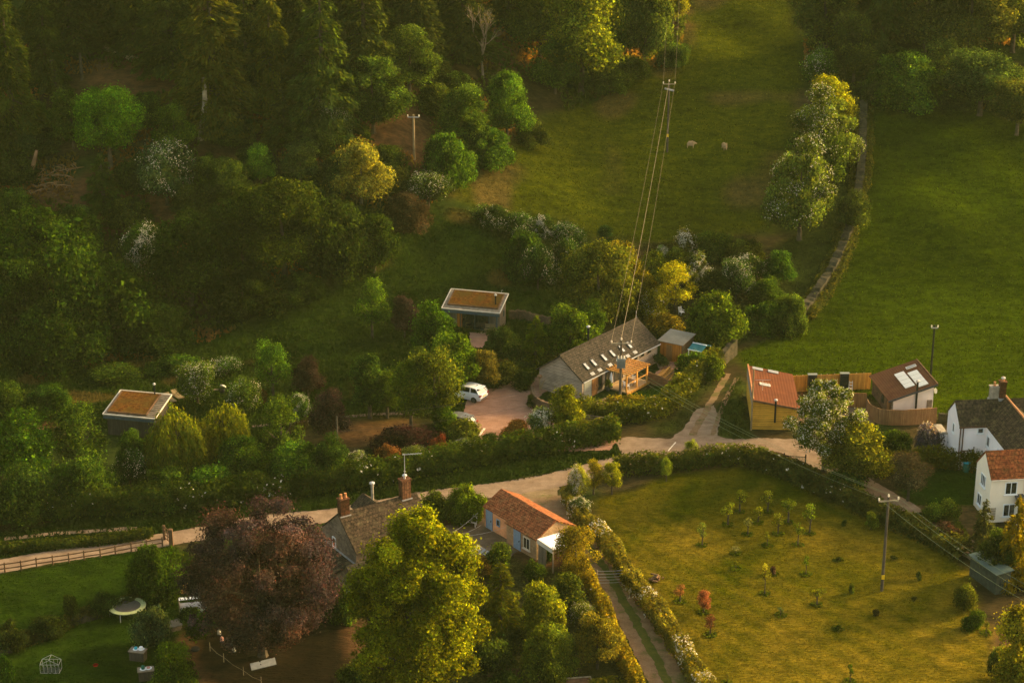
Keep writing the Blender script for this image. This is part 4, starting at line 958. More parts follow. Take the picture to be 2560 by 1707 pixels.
# --- cottages, lanes and gardens
for a in [
 ('broad', 1975, 1110, 972, 165, (.105, .108, .012), 'yellow green leafy tree right of the large hawthorn', 'broadleaf_tree'),
 ('bush', 2055, 1040, 985, 75, (.046, .068, .009), 'rounded dark shrub left of the lilac', 'shrub'),
 ('bush', 2132, 1040, 972, 68, LI, 'lilac bush in bloom beside the white house', 'shrub'),
 ('birch', 2085, 1150, 1035, 95, (.13, .085, .04), 'tawny thin leafed old fruit tree beside the house lawn', 'tree'),
 ('bush', 2060, 1080, 1035, 90, (.12, .10, .018), 'tawny shrub behind the tawny old fruit tree', 'shrub'),
 ('bush', 1940, 1130, 1075, 120, (.040, .056, .010), 'dark shrubs under the yellow green tree', 'shrub'),
 ('conifer', 2254, 1278, 1140, 84, (.060, .058, .024), 'grey rim lit conifer beside the cream cottage', 'conifer'),
 ('conifer', 2325, 1340, 1130, 120, (.19, .13, .006), 'golden conifer in front of the cream cottage', 'conifer'),
 ('broad', 2290, 1330, 1215, 90, (.040, .050, .010), 'dark tree between two conifers near the green shed', 'tree'),
 ('column', 2335, 1640, 1375, 125, (.20, .155, .012), 'tall golden shrub at the lower right corner', 'tree'),
 ('bush', 2290, 1560, 1480, 60, (.050, .064, .010), 'green shrub left of the lower right golden shrub', 'shrub'),
 ('bush', 2175, 1245, 1200, 70, (.085, .04, .02), 'reddish flowering bush in the lane bend', 'shrub'),
 ('bush', 2145, 1200, 1155, 60, (.075, .090, .012), 'small green shrub below the house lawn', 'shrub'),
 ('bush', 2180, 1195, 1145, 50, (.10, .115, .014), 'feathery yellow green shrub before the cream cottage', 'shrub'),
 ('bush', 2215, 1400, 1340, 55, (.060, .070, .010), 'shrub at the green roofed shed\'s near corner', 'shrub'),
 ('bush', 2235, 1445, 1400, 55, (.050, .070, .009), 'low growth along the green roofed shed', 'shrub'),
 ('broad', 2000, 1215, 1170, 36, (.10, .11, .012), 'young green tree at the lawn\'s right edge', 'tree'),
 ('bush', 1775, 1075, 1042, 48, (.11, .055, .012), 'orange brown bush by the iron gate', 'shrub'),
 ('birch', 1363, 1135, 1056, 55, (.18, .155, .012), 'golden birch at the lawn\'s corner, left of two', 'birch'),
 ('birch', 1405, 1135, 1060, 52, (.16, .145, .012), 'golden birch at the lawn\'s corner, right of two', 'birch'),
 ('haw', 1325, 1150, 1068, 52, (.17, .15, .03), 'cream blossom shrub left of the golden birches', 'shrub'),
 ('white', 1333, 1182, 1143, 58, (.11, .12, .06), 'silvery white shrub below the golden birches', 'shrub'),
 ('birch', 1588, 1065, 1008, 34, (.15, .15, .014), 'slender young tree beside the lane, middle', 'tree'),
 ('birch', 1530, 1105, 1050, 34, (.12, .12, .020), 'slender young tree at the lawn\'s top edge', 'tree'),
 # foreground left
 ('bush', 360, 1375, 1250, 135, (.034, .058, .006), 'dark green bush left of the copper beech', 'shrub'),
 ('bush', 347, 1478, 1388, 92, SI, 'silvery grey bush beside the trampoline', 'shrub'),
 ('broad', 400, 1620, 1468, 115, (.060, .088, .007), 'green fruit tree beside the garden tables', 'broadleaf_tree'),
 ('broad', 455, 1465, 1390, 95, (.028, .044, .007), 'dark low tree behind the hen yard', 'tree'),
 ('bush', 165, 1425, 1362, 45, (.026, .034, .008), 'small dark bush on the garden boundary', 'shrub'),
 ('bush', 240, 1405, 1355, 80, (.034, .044, .010), 'brambly boundary bush left of the trampoline', 'shrub'),
 ('bush', 110, 1460, 1410, 80, (.034, .040, .012), 'scrubby boundary bush at the garden\'s left', 'shrub'),
 ('bush', 25, 1490, 1420, 80, (.030, .040, .012), 'dark boundary bush at the left edge', 'shrub'),
 ('bush', 12, 1590, 1500, 60, (.046, .078, .008), 'green bush in the lower left corner', 'shrub'),
 # cottage garden
 ('bush', 1000, 1195, 1125, 78, (.070, .080, .010), 'rounded evergreen by the stone cottage, left of two', 'shrub'),
 ('bush', 1070, 1195, 1115, 105, (.085, .095, .008), 'rounded evergreen by the stone cottage, right of two', 'shrub'),
 ('broad', 1144, 1318, 1240, 78, (.046, .060, .009), 'dark apple tree in front of the pantiled outbuilding', 'broadleaf_tree'),
 ('bush', 1226, 1330, 1280, 58, (.042, .058, .007), 'clipped round bush before the outbuilding', 'shrub'),
 ('bush', 1255, 1290, 1258, 34, (.034, .048, .009), 'small climber bush at the outbuilding window', 'shrub'),
 ('bush', 1195, 1232, 1205, 40, (.055, .070, .010), 'climbing shrub on the outbuilding wall', 'shrub'),
 ('birch', 1322, 1340, 1205, 115, CO, 'copper golden magnolia by the white canopy', 'magnolia'),
 ('conifer', 1150, 1465, 1285, 150, (.110, .112, .009), 'golden tipped spreading fir in the cottage garden', 'conifer'),
 ('column', 1108, 1330, 1268, 45, (.22, .13, .02), 'small golden orange shrub behind the spreading fir', 'shrub'),
 ('broad', 1245, 1485, 1335, 115, (.135, .115, .010), 'golden brown garden tree right of the spreading fir', 'broadleaf_tree'),
 ('bush', 1258, 1550, 1438, 145, (.095, .098, .012), 'arching green bush below the golden brown tree', 'shrub'),
 ('broad', 1372, 1535, 1405, 110, (.135, .115, .018), 'old apple tree beside the narrow hedge', 'broadleaf_tree'),
 ('broad', 1300, 1420, 1320, 85, (.060, .062, .012), 'green tree under the copper golden magnolia', 'broadleaf_tree'),
 ('dot', 1335, 1440, 1380, 60, (.070, .070, .014), 'white flowering climber by the narrow hedge', 'shrub'),
 ('bush', 1135, 1550, 1470, 100, (.036, .048, .010), 'dark green bush right of the great golden tree', 'shrub'),
 ('bush', 1180, 1490, 1430, 80, (.060, .060, .012), 'shaded bush between two garden trees', 'shrub'),
 ('bush', 830, 1590, 1515, 110, (.044, .054, .008), 'dark bush below the copper beech at the bottom edge', 'shrub'),
 ('bush', 1160, 1600, 1545, 90, (.036, .046, .012), 'dim bush at the bottom edge of the cottage garden', 'shrub'),
 ('bush', 790, 1430, 1340, 70, (.050, .062, .012), 'shaded bush between beech and cottage extension', 'shrub'),
 ('bush', 1390, 1590, 1560, 90, (.17, .13, .014), 'low golden hedge at the bottom edge', 'shrub'),
 ]:
    plant(*a[:7], name=a[7])
# --- young trees planted in the lawn (B3 crop coordinates)
SAP = [
 (405, 405, 255, 95, SA, 'young tree'), (325, 492, 320, 100, SA, ''), (595, 405, 262, 85, SA, ''), (735, 480, 285, 105, (.085, .095, .010), ''),
 (880, 550, 350, 90, (.085, .095, .010), ''), (530, 480, 370, 75, (.12, .12, .010), ''), (460, 560, 420, 60, (.16, .14, .06), ''), (665, 555, 415, 85, (.09, .095, .010), ''),
 (800, 630, 450, 70, (.10, .10, .010), ''), (150, 632, 475, 75, (.15, .135, .04), ''), (592, 635, 530, 45, (.14, .13, .012), ''), (378, 690, 625, 60, (.22, .19, .10), ''),
 (378, 790, 720, 28, (.13, .12, .015), ''), (855, 830, 680, 50, (.075, .085, .008), ''), (575, 960, 750, 60, (.13, .12, .015), ''), (930, 1035, 900, 90, (.14, .12, .012), ''),
 (0, 1015, 885, 90, (.42, .17, .04), ''), (160, 1090, 935, 120, (.46, .14, .05), ''), (205, 1240, 1105, 90, (.30, .10, .035), ''), (683, 1110, 1045, 48, (.09, .11, .05), ''),
 (1155, 1560, 1430, 48, (.036, .060, .008), ''), (2078, 1230, 1130, 40, (.10, .10, .02), ''), (320, 1575, 1490, 40, (.13, .12, .03), ''), (1075, 1200, 1165, 45, (.060, .075, .008), ''),
 (628, 825, 765, 48, (.10, .060, .025), ''), (1078, 735, 705, 42, (.040, .045, .010), ''), (1452, 725, 695, 50, (.050, .050, .014), ''), (1620, 865, 805, 42, (.036, .050, .010), ''),
 (1162, 955, 880, 42, (.050, .055, .012), ''), (1330, 1110, 1055, 48, (.050, .036, .016), ''), (1588, 1005, 970, 42, (.070, .060, .016), ''), (1115, 500, 450, 36, (.050, .055, .012), ''),
]
SAPL = ['young fruit tree top left of the orchard cluster', 'young fruit tree leftmost in the orchard cluster', 'young fruit tree top middle of the orchard cluster', 'full leafed young tree in the orchard cluster\'s middle',
 'full leafed young tree rightmost in the orchard cluster', 'thin young tree in the cluster\'s centre', 'pale leafed sapling low in the cluster', 'leaning young tree low in the cluster\'s middle',
 'young tree at the cluster\'s lower right', 'pale sapling alone at the lawn\'s upper left', 'slim sapling just below the cluster', 'white blossoming sapling below the cluster',
 'very thin sapling under the white blossoming one', 'slim upright sapling in mid lawn', 'tall thin staked sapling in mid lawn', 'pale green sapling right of the staked one',
 'small orange leafed sapling by the track hedge', 'bright red acer standing in the lawn', 'dull red acer below the bright red one', 'tiny grey green sapling below the staked one',
 'dark sapling at the lawn\'s bottom edge', 'thin sapling at the lawn\'s lower right', 'tiny sapling at the bottom edge by the track hedge', 'low green tuft of a shrub in the lawn\'s lower half',
 'brown little bush beside the staked sapling', 'dark little bush left of the lawn pole', 'dark little bush right of the lawn pole, upper', 'dark upright bush right of the lawn pole',
 'dark forked little bush left of the lawn pole\'s foot', 'brownish little bush below the lawn pole', 'scrubby little bush below the dark upright one', 'dark little bush near the lawn\'s upper right hedge']
TREE_GUARD = 20
for i, (x, by, ty, w, c, _) in enumerate(SAP):
    kind = 'bush' if i >= 23 else ('birch' if i == 17 else 'sapling')
    plant(kind, x, by, ty, w, c, SAPL[i], name='shrub' if i >= 23 else 'sapling', cat='shrub' if i >= 23 else 'tree', group='young trees planted in the lawn', cr=B3)
# uncut grass left round the saplings' feet
r = np.random.default_rng(5); cc, tt = [], []
for i, (x, by, ty, w, c, _) in enumerate(SAP[:26]):
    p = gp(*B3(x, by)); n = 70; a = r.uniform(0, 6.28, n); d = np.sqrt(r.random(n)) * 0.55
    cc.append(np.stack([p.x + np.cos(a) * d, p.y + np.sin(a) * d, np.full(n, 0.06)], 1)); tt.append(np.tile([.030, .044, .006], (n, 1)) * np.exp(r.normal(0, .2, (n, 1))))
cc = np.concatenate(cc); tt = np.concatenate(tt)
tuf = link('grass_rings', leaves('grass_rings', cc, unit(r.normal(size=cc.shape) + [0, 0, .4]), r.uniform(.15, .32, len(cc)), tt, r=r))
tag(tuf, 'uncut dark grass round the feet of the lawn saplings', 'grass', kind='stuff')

# ---------------------------------------------------------------- hero trees
def hero(name, label, x, by, ty, w, col, seed, nb, rb, leaf, n, cat='tree', z0f=0.12, trunk='bark', col_var=None, bl=0.0, **kw):
    p = gp(*U(x, by)); h = height_to(p, U(0, ty)[1]); W = w * 2560 / 2352 * mpp(p)
    r = np.random.default_rng(seed)
    C, Nn, S, T, P, br = blob_crown(r, h, W, h * z0f, nb, rb, leaf, n, **kw)
    if col_var is not None:
        m = sstep(0.35, 0.75, vnoise(C[:, 0] + 40, C[:, 2] + C[:, 1] * .5 + 40, 2.2, seed))[:, None]
        T = T * (1 - m) + T * np.array(col_var) * m
    o = thing(name, label, cat, p - Vector((0, 0, .1)))
    mi = ((r.random(n) < bl) & (np.arange(n) > n * kw.get('inner', .22))).astype(int); T = np.where(mi[:, None] == 1, tints(r, n, None, .12, .04), T); S = np.where(mi == 1, S * .85, S)
    k = link('crown', leaves('crown', C, Nn, S, T, midx=mi, r=r), o); k.color = (col[0] * .78, col[1] * .78, col[2] * .78, 1)
    if 'beech' in name: k.material_slots[0].link = 'OBJECT'; k.material_slots[0].material = M['leaf_red']
    far = P[np.argsort(-np.hypot(P[:, 0], P[:, 1]))][:16]
    tm = limb_mesh('trunk', r, h, W, h * z0f, far, 0.026 * h); tm.materials[0] = M[trunk]
    link('trunk', tm, o)
    return o
hero('golden_tree', 'great golden green tree in front of the stone cottage', 958, 1640, 1178, 315, (.098, .115, .005), 301, 230, 0.95, 0.21, 120000, z0f=0.02, shape=0.0, spiky=0.3)
hero('copper_beech', 'dark copper beech left of the stone cottage', 604, 1505, 1165, 380, (.056, .040, .038), 302, 260, 0.80, 0.19, 95000, z0f=0.0, shape=0.0, spiky=0.8, inner=0.12, col_var=(1.35, 1.15, 0.8))
hero('hawthorn', 'large hawthorn dotted with cream blossom by the studio', 1893, 1082, 862, 185, (.064, .085, .020), 303, 90, 0.62, 0.18, 30000, z0f=0.05, shape=0.55, spiky=0.35, bl=0.26)
# ---------------------------------------------------------------- hedges
def hedge(label, pts, wd, ht, col, seed, leaf=0.24, dens=340, cr=U, blossom=0.0, rough=0.28, name='hedge', tops=None):
    line = np.array(smooth_line([gp(*cr(*p))[:2] for p in pts], 12))
    seg = np.linalg.norm(np.diff(line, axis=0), axis=1); cum = np.concatenate([[0], np.cumsum(seg)]); L = cum[-1]
    r = np.random.default_rng(seed); n = int(L * dens * (ht + wd * .5) / 2.2 * (0.24 / leaf) ** 1.6)
    s = r.uniform(-wd * .3, L + wd * .3, n); sc = np.clip(s, 0, L)
    cx, cy = np.interp(sc, cum, line[:, 0]), np.interp(sc, cum, line[:, 1])
    i = np.clip(np.searchsorted(cum, sc) - 1, 0, len(seg) - 1)
    d = (line[i + 1] - line[i]) / seg[i][:, None]; q = np.stack([-d[:, 1], d[:, 0]], 1)
    hh = ht * (0.80 + 0.4 * vnoise(s * 1.0, s * 0 + seed, 1.6, seed) + 0.15 * r.normal(0, 1, n) * 0.3)
    th = r.uniform(0, np.pi, n)
    ex = np.sign(np.cos(th)) * np.abs(np.cos(th)) ** 0.6; ez = np.sin(th) ** 0.6
    k = 1 - np.abs(r.normal(0, rough * .6, n)); k = np.where(r.random(n) < .2, k * r.uniform(.3, 1, n), k)
    bul = 0.8 + 0.5 * vnoise(s, ez * 2 + 9, 1.2, seed + 1)
    off = ex * wd / 2 * k * bul; z = ez * hh * np.clip(k, 0.3, 1.15)
    over = s - sc
    X = cx + q[:, 0] * off + d[:, 0] * over; Y = cy + q[:, 1] * off + d[:, 1] * over
    C = np.stack([X, Y, tz(X, Y) + np.maximum(z, .05)], 1)
    Nn = unit(np.stack([q[:, 0] * ex, q[:, 1] * ex, ez + .2], 1) + r.normal(size=(n, 3)) * .6)
    bt = np.exp((vnoise(s, z * 1.5 + off, 0.9, seed + 2) - .5) * 1.0)[:, None]
    T = tints(r, n, bt, .2); mi = (r.random(n) < blossom * (vnoise(s, z, 2.0, seed + 3) > .62) * 2).astype(int)
    T = np.where(mi[:, None] == 1, tints(r, n, None, .1, .03), T)
    S = leaf * r.uniform(.6, 1.4, n) * np.where((k < .8) & (r.random(n) < .5), 2.2, 1)
    c0 = C.mean(0); c0[2] = 0
    o = link(name, leaves('hedge', C - c0, Nn, S, T, midx=mi, r=r), None, c0)
    o.color = (col[0] * .75, col[1] * .75, col[2] * .75, 1)
    return tag(o, label, 'hedge')
hedge('long dark hedge on the lane\'s far side', [(-40, 1200), (150, 1185), (330, 1170), (500, 1160), (640, 1140), (800, 1118), (950, 1090), (1100, 1062), (1250, 1035), (1400, 1012)], 2.6, 2.5, (.036, .056, .008), 401, blossom=.008)
hedge('golden topped hedge end beside the field gate', [(1335, 1020), (1405, 1005)], 1.8, 2.3, (.080, .082, .009), 402)
hedge('tall hedge curving below the barn terrace', [(1340, 960), (1395, 968), (1460, 968), (1520, 950), (1560, 915), (1600, 875), (1640, 845)], 2.2, 2.3, (.062, .072, .009), 403, blossom=.008)
hedge('lit inner hedge along the barn terrace wall', [(1400, 945), (1450, 950), (1500, 946)], 1.2, 1.9, (.14, .12, .012), 413)
hedge('shrubby hedge along the lawn\'s top edge', [(1420, 1090), (1480, 1085), (1560, 1078), (1640, 1068), (1700, 1062), (1750, 1068)], 1.8, 2.0, (.050, .062, .010), 404, blossom=.008)
hedge('grey green hedge dividing lawn and lane', [(1745, 1075), (1800, 1090), (1860, 1120), (1950, 1160), (2040, 1200), (2120, 1238), (2200, 1275)], 2.4, 1.7, (.050, .056, .014), 405, blossom=.008)
hedge('sunlit flowering hedge right of the track', [(1310, 1150), (1335, 1200), (1370, 1235), (1400, 1270), (1450, 1345), (1500, 1410), (1550, 1480), (1600, 1560), (1640, 1620)], 1.7, 1.7, (.12, .112, .020), 406, blossom=0.14, leaf=.2)
hedge('narrow golden hedge left of the track', [(1318, 1290), (1345, 1335), (1375, 1395), (1400, 1450), (1425, 1510), (1450, 1560), (1470, 1610)], 1.1, 1.9, (.155, .130, .012), 407, leaf=.2, blossom=.008)
hedge('clipped hedge below the white house', [(2090, 1075), (2150, 1072), (2220, 1076), (2268, 1082)], 1.8, 2.0, (.075, .075, .009), 408)
hedge('low shrub border along the cottage lane', [(2060, 1195), (2100, 1200), (2150, 1195), (2190, 1212), (2210, 1240)], 1.0, 0.9, (.050, .060, .012), 409)
hedge('rough bramble bank above the fence', [(-40, 1270), (120, 1258), (260, 1243), (340, 1232)], 1.4, 0.8, (.032, .044, .008), 410)
hedge('scrubby bank along the lower garden boundary', [(-20, 1500), (90, 1465), (190, 1420), (290, 1395), (340, 1370)], 1.6, 0.9, (.036, .040, .013), 411)
hedge('dark undergrowth at the copper beech\'s edge', [(430, 1300), (400, 1330), (380, 1380)], 2.0, 1.6, (.030, .046, .007), 412)
hedge('wild hedge below the orchard gate', [(1745, 1062), (1790, 1078), (1830, 1095), (1860, 1118)], 1.6, 1.5, (.046, .056, .018), 414, blossom=.008)

hedge('straggling growth along the dry stone wall', [(1983, 245), (1979, 380), (1968, 460), (1940, 560), (1900, 650), (1850, 725)], 2.7, 1.12, (.055, .062, .016), 415, dens=230)
# ---------------------------------------------------------------- grass and undergrowth, beyond counting
def scatter(name, label, regs, n, size, seed, lean=0.5, colf=None, aspect=0.3, cat='grass', z=0.05, bright=1.05, patch=None, var=.18):
    r = np.random.default_rng(seed); out = []
    polys = [POLY.get(g) if isinstance(g, str) else g for g in regs]
    areas = [abs(0.5 * np.sum(p[:, 0] * np.roll(p[:, 1], -1) - p[:, 1] * np.roll(p[:, 0], -1))) for p in polys]
    for p, a in zip(polys, areas):
        m = int(n * a / sum(areas)); lo, hi = p.min(0), p.max(0); got = []
        lo = np.maximum(lo, [-95, 125]); hi = np.minimum(hi, [95, 320])
        for _ in range(12):
            q = r.uniform(lo, hi, (m * 2, 2)); q = q[sdist(p, q[:, 0], q[:, 1]) > 0]; got.append(q)
            if sum(map(len, got)) >= m: break
        out.append(np.concatenate(got)[:m])
    q = np.concatenate(out)
    for yd in YARDS: q = q[sdist(yd, q[:, 0], q[:, 1]) < -.1]
    for ln, hw in ROADLINES:
        for i in range(0, len(ln) - 1):
            a, b = ln[i], ln[i + 1]; e = b - a; t = np.clip(((q - a) @ e) / (e @ e), 0, 1); q = q[np.hypot(*(q - a - t[:, None] * e).T) > hw] if len(q) else q
    if patch is not None: q = q[vnoise(q[:, 0], q[:, 1], patch[0], seed) > patch[1]]
    n = len(q); c = gcolor(q[:, 0], q[:, 1]) if colf is None else colf(q[:, 0], q[:, 1])
    c = c * bright * np.exp(r.normal(0, var, (n, 1)))
    S = size * r.uniform(.5, 1.5, n)
    C = np.stack([q[:, 0], q[:, 1], tz(q[:, 0], q[:, 1]) + z + S * .22], 1)
    al = unit(r.normal(size=(n, 3)) * lean + [0, 0, 1])
    Nn = unit(r.normal(size=(n, 3)) * [1, 1, .35])
    o = link(name, leaves(name, C, Nn, S, c, [M['leaf_grass'] if cat == 'grass' else M['leaf'], M['blossom']], aspect=aspect, along=al, r=r))
    return tag(o, label, cat, kind='stuff')
scatter('grass', 'tufted meadow grass of the two hill fields', ['field_upper', 'field_right', 'strip'], 90000, 0.28, 21, z=-0.03, var=.36)
scatter('grass', 'rough grass of the cabin meadow and verges', ['meadow', 'verge', 'shed_verge', 'garden_upper'], 60000, 0.42, 22, z=0.0)
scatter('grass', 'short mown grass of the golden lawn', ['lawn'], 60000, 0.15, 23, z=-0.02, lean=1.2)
scatter('grass', 'short grass of the lower gardens', ['lower_garden', 'house_lawn', 'barn_lawn', 'cottage_garden'], 40000, 0.18, 24, z=-0.01, lean=1.0)
wood_poly = upoly([(-80, -80), (1600, -80), (1560, 140), (1420, 200), (1230, 290), (1130, 370), (1010, 460), (880, 560), (700, 660), (400, 820), (-80, 860)])
wood2 = upoly([(1830, -80), (2500, -80), (2500, 380), (2352, 290), (2200, 235), (1985, 235), (1850, 190)])
def ucol(x, y):
    b = sstep(.50, .68, vnoise(x, y, 6, 31))[:, None]
    return np.array([.028, .042, .009]) * (1 - b) + np.array([.11, .056, .024]) * b
scatter('undergrowth', 'brambles and dead bracken under the hillside wood', [wood_poly, wood2], 60000, 0.62, 25, lean=1.6, colf=ucol, aspect=.5, cat='undergrowth', z=.15, patch=(5, .36), bright=1.0)

# ================================================================ BUILDINGS
def proj(p):
    x, y, z = p[0], p[1], p[2] - CAM_H
    dpt = y * CP - z * SP; up = y * SP + z * CP
    return (1280 + FPX * x / dpt, 853.5 - FPX * up / dpt)
def frame2(a, b, z):
    A, B = at_z(*a, z), at_z(*b, z); d = B - A
    return A, math.atan2(d.y, d.x), d.length
def local(A, rz, p):
    d = p - A; c, s = math.cos(rz), math.sin(rz)
    return d.x * c + d.y * s, -d.x * s + d.y * c
def win(parent, p, rz, w, h, fm='white_paint', cols=2, rows=1, sill=True, gm='glass', name='window', fw=.08):
    m = MB()
    m.bx(-w / 2, w / 2, -.07, 0, 0, fw).bx(-w / 2, w / 2, -.07, 0, h - fw, h).bx(-w / 2, -w / 2 + fw, -.07, 0, fw, h - fw).bx(w / 2 - fw, w / 2, -.07, 0, fw, h - fw)
    for i in range(1, cols): m.bx(-w / 2 + w * i / cols - .03, -w / 2 + w * i / cols + .03, -.062, 0, fw, h - fw)
    for i in range(1, rows): m.bx(-w / 2 + fw, w / 2 - fw, -.055, 0, h * i / rows - .025, h * i / rows + .025)
    o = m.build(name, M[fm], parent, p, rz)
    MB().bx(-w / 2 + fw * .6, w / 2 - fw * .6, -.03, 0.02, fw * .6, h - fw * .6).build('pane', M[gm], o)
    if sill: MB().bx(-w / 2 - .08, w / 2 + .08, -.14, 0, -.08, -.005).build('sill', M[fm], o)
    return o
def door(parent, p, rz, w, h, mat, handle=True, name='door'):
    m = MB().bx(-w / 2, w / 2, -.05, .01, 0, h)
    for x in (-w / 2, w / 2 - .07): m.bx(x, x + .07, -.075, -.05, 0, h)
    m.bx(-w / 2 + .07, w / 2 - .07, -.075, -.05, h * .45, h * .45 + .1)
    o = m.build(name, M[mat], parent, p, rz)
    if handle: MB().bx(w * .3, w * .3 + .05, -.12, -.05, h * .45, h * .45 + .16).build('handle', M['black_metal'], o)
    return o
def gable_parts(root, L, W, he, rise, wm, rm, oe=.28, og=.22, th=.13, x0=0, y0=0, base=-.4, along='x', ridge_mat=None):
    """walls and a pitched roof; ridge along x (or y)"""
    def T(x, y, z): return (x0 + x, y0 + y, z) if along == 'x' else (x0 + W - y, y0 + x, z)
    m = MB(); zr = he + rise
    v = [T(x, y, z) for x in (0, L) for y, z in ((0, base), (W, base), (W, he), (W / 2, zr), (0, he))]
    m.add(v, [(0, 1, 2, 3, 4), (9, 8, 7, 6, 5), (0, 4, 9, 5), (1, 6, 7, 2), (0, 5, 6, 1)] if False else [(4, 3, 2, 1, 0), (5, 6, 7, 8, 9), (0, 5, 9, 4), (2, 7, 6, 1)])
    wall = m.build('wall', M[wm], root)
    s = rise / (W / 2); e = .02; m = MB()
    f = [T(-og, -oe, he - s * oe + th + e), T(L + og, -oe, he - s * oe + th + e), T(L + og, W / 2, zr + th + e), T(-og, W / 2, zr + th + e)]
    b = [T(L + og, W + oe, he - s * oe + th + e), T(-og, W + oe, he - s * oe + th + e), T(-og, W / 2, zr + th + e), T(L + og, W / 2, zr + th + e)]
    m.slab(f, th).slab(b, th)
    roof = m.build('roof', M[rm], root)
    if ridge_mat:
        a, c = Vector(T(-og, W / 2, zr + th + .05)), Vector(T(L + og, W / 2, zr + th + .05))
        MB().tube([a, c], .11, 6).build('ridge_tiles', M[ridge_mat], roof)
    return wall, roof
def rooflight(parent, p, pitch, w, h, rz=0.0, frame='dark_grey', gm='sky_glass'):
    m = MB().bx(-w / 2, w / 2, -h / 2, -h / 2 + .09, 0, .1).bx(-w / 2, w / 2, h / 2 - .09, h / 2, 0, .1).bx(-w / 2, -w / 2 + .06, -h / 2 + .09, h / 2 - .09, 0, .1).bx(w / 2 - .06, w / 2, -h / 2 + .09, h / 2 - .09, 0, .1)
    o = m.build('skylight', M[frame], parent, p); o.rotation_euler = (pitch, 0, rz)
    MB().bx(-w / 2 + .05, w / 2 - .05, -h / 2 + .08, h / 2 - .08, .0, .07).build('pane', M[gm], o)
    return o
def chimney(parent, p, w, d, h, mat, pots=1, cowl=False, name='chimney'):
    m = MB().bx(-w / 2, w / 2, -d / 2, d / 2, -.8, h).bx(-w / 2 - .06, w / 2 + .06, -d / 2 - .06, d / 2 + .06, h, h + .12)
    o = m.build(name, M[mat], parent, p)
    for i in range(pots):
        x = (i - (pots - 1) / 2) * w * .5
        MB().lathe((x, 0, h + .12), [(.13, 0), (.15, .05), (.11, .12), (.10, .36), (.13, .42)], 10).build('chimney_pot', M['clay'], o)
    if cowl: MB().lathe((0, 0, h + .12), [(.10, 0), (.10, .25), (.22, .27), (.20, .36), (.06, .44)], 10).build('cowl', M['steel'], o)
    MB().bx(-w / 2 - .09, w / 2 + .09, -d / 2 - .09, d / 2 + .09, -.62, -.10).build('flashing', M['lead'], o)
    return o
def flue(parent, p, h, r=.09, mat='black_metal', name='flue'):
    o = MB().tube([(0, 0, 0), (0, 0, h)], r, 8).build(name, M[mat], parent, p)
    MB().lathe((0, 0, h), [(r * 1.1, 0), (r * 1.9, .06), (r * 1.9, .16), (r * .6, .24)], 8).build('cowl', M['steel'], o)
    return o

# ---------------------------------------------------------------- grey barn with pergola
ZE = 2.3
A, RZ, L = frame2(BARN(715, 790), BARN(1585, 350), ZE)
W = local(A, RZ, at_z(*BARN(180, 640), ZE))[1] - .5
L -= .4
bx_, by_ = Vector((math.cos(RZ), math.sin(RZ), 0)), Vector((-math.sin(RZ), math.cos(RZ), 0))
barn = thing('barn', 'long grey weatherboarded barn with slate roof and rooflights', 'barn', (A + bx_ * .2 + by_ * .25) - Vector((0, 0, ZE)), RZ)
RISE = 2.05
wall, roof = gable_parts(barn, L, W, ZE, RISE, 'grey_boards', 'slate', ridge_mat='slate')
PT = math.atan2(RISE, W / 2)
def slope_z(y): return ZE + RISE / (W / 2) * y + .16
for fx in (.135, .23, .365, .475, .60, .70):
    y = W * .155
    rooflight(barn, (L * fx, y, slope_z(y)), PT, .50, .95)
    yb = y - .82
    o = MB().bx(-.3, .3, -.18, .18, 0, .02).build('flashing_apron', M['lead'], barn, (L * fx, yb, slope_z(yb))); o.rotation_euler = (PT, 0, 0)
flue(barn, (L * .44, W * .66, slope_z(W * .34) - .2), 1.9, .11)
MB().tube([(-.2, -.33, ZE - .12), (L + .2, -.33, ZE - .12)], .06, 6).build('gutter', M['lead'], barn)
for fx in (.70, .79, .885): win(barn, (L * fx, 0, 1.55), 0, .8, .45, 'grey_timber', 1, 1, False)
door(barn, (L * .155, 0, 0), 0, .95, 2.1, 'brown_boards', name='sliding_door')
win(barn, (L * .225, 0, .25), 0, .85, 1.85, 'brown_timber', 1, 1, False)
MB().bx(L * .02, L * .115, -.05, 0, 0, 2.0).build('pale_door', M['grey_paint'], barn)
win(barn, (L * .345, 0, .1), 0, 1.3, 2.0, 'dark_grey', 2, 1, False)
win(barn, (L * .47, 0, .1), 0, 1.6, 2.0, 'dark_grey', 2, 1, False)
MB().bx(L - .06, L + .03, -.04, .1, 0, ZE).build('corner_board', M['grey_timber'], barn)
MB().tube([(L * .995, W * .5, ZE + RISE), (L * .995, W * .5, ZE + RISE + 1.1)], .025, 5).build('aerial_mast', M['steel'], barn)
BA = barn.location.copy()
def BL(cx, cy, z): return local(BA, RZ, at_z(*DECK(cx, cy), z))
x0, y0 = BL(430, 480, 2.25); x1, _ = BL(985, 205, 2.25); _, yo1 = BL(905, 640, 2.15); xo, yo2 = BL(1500, 365, 2.15)
x0 = (x0 + BL(905, 640, 2.15)[0]) / 2; x1 = (x1 + xo) / 2; yo = (yo1 + yo2) / 2
dk = thing('deck', 'timber deck with front rail under the barn pergola', 'deck', BA, RZ)
MB().bx(x0, x1 + .3, yo - .15, -.02, .16, .30).build('deck_floor', M['deck_boards'], dk)
m = MB()
for k in range(6): m.bx(x0 + .05 + k * (x1 - x0) / 5, x0 + .2 + k * (x1 - x0) / 5, yo - .1, yo + .05, -.3, .16)
m.build('joists', M['fresh_timber'], dk)
MB().bx(x0 - .04, x1 + .34, yo - .19, yo - .15, .04, .31).build('fascia', M['fresh_timber'], dk)
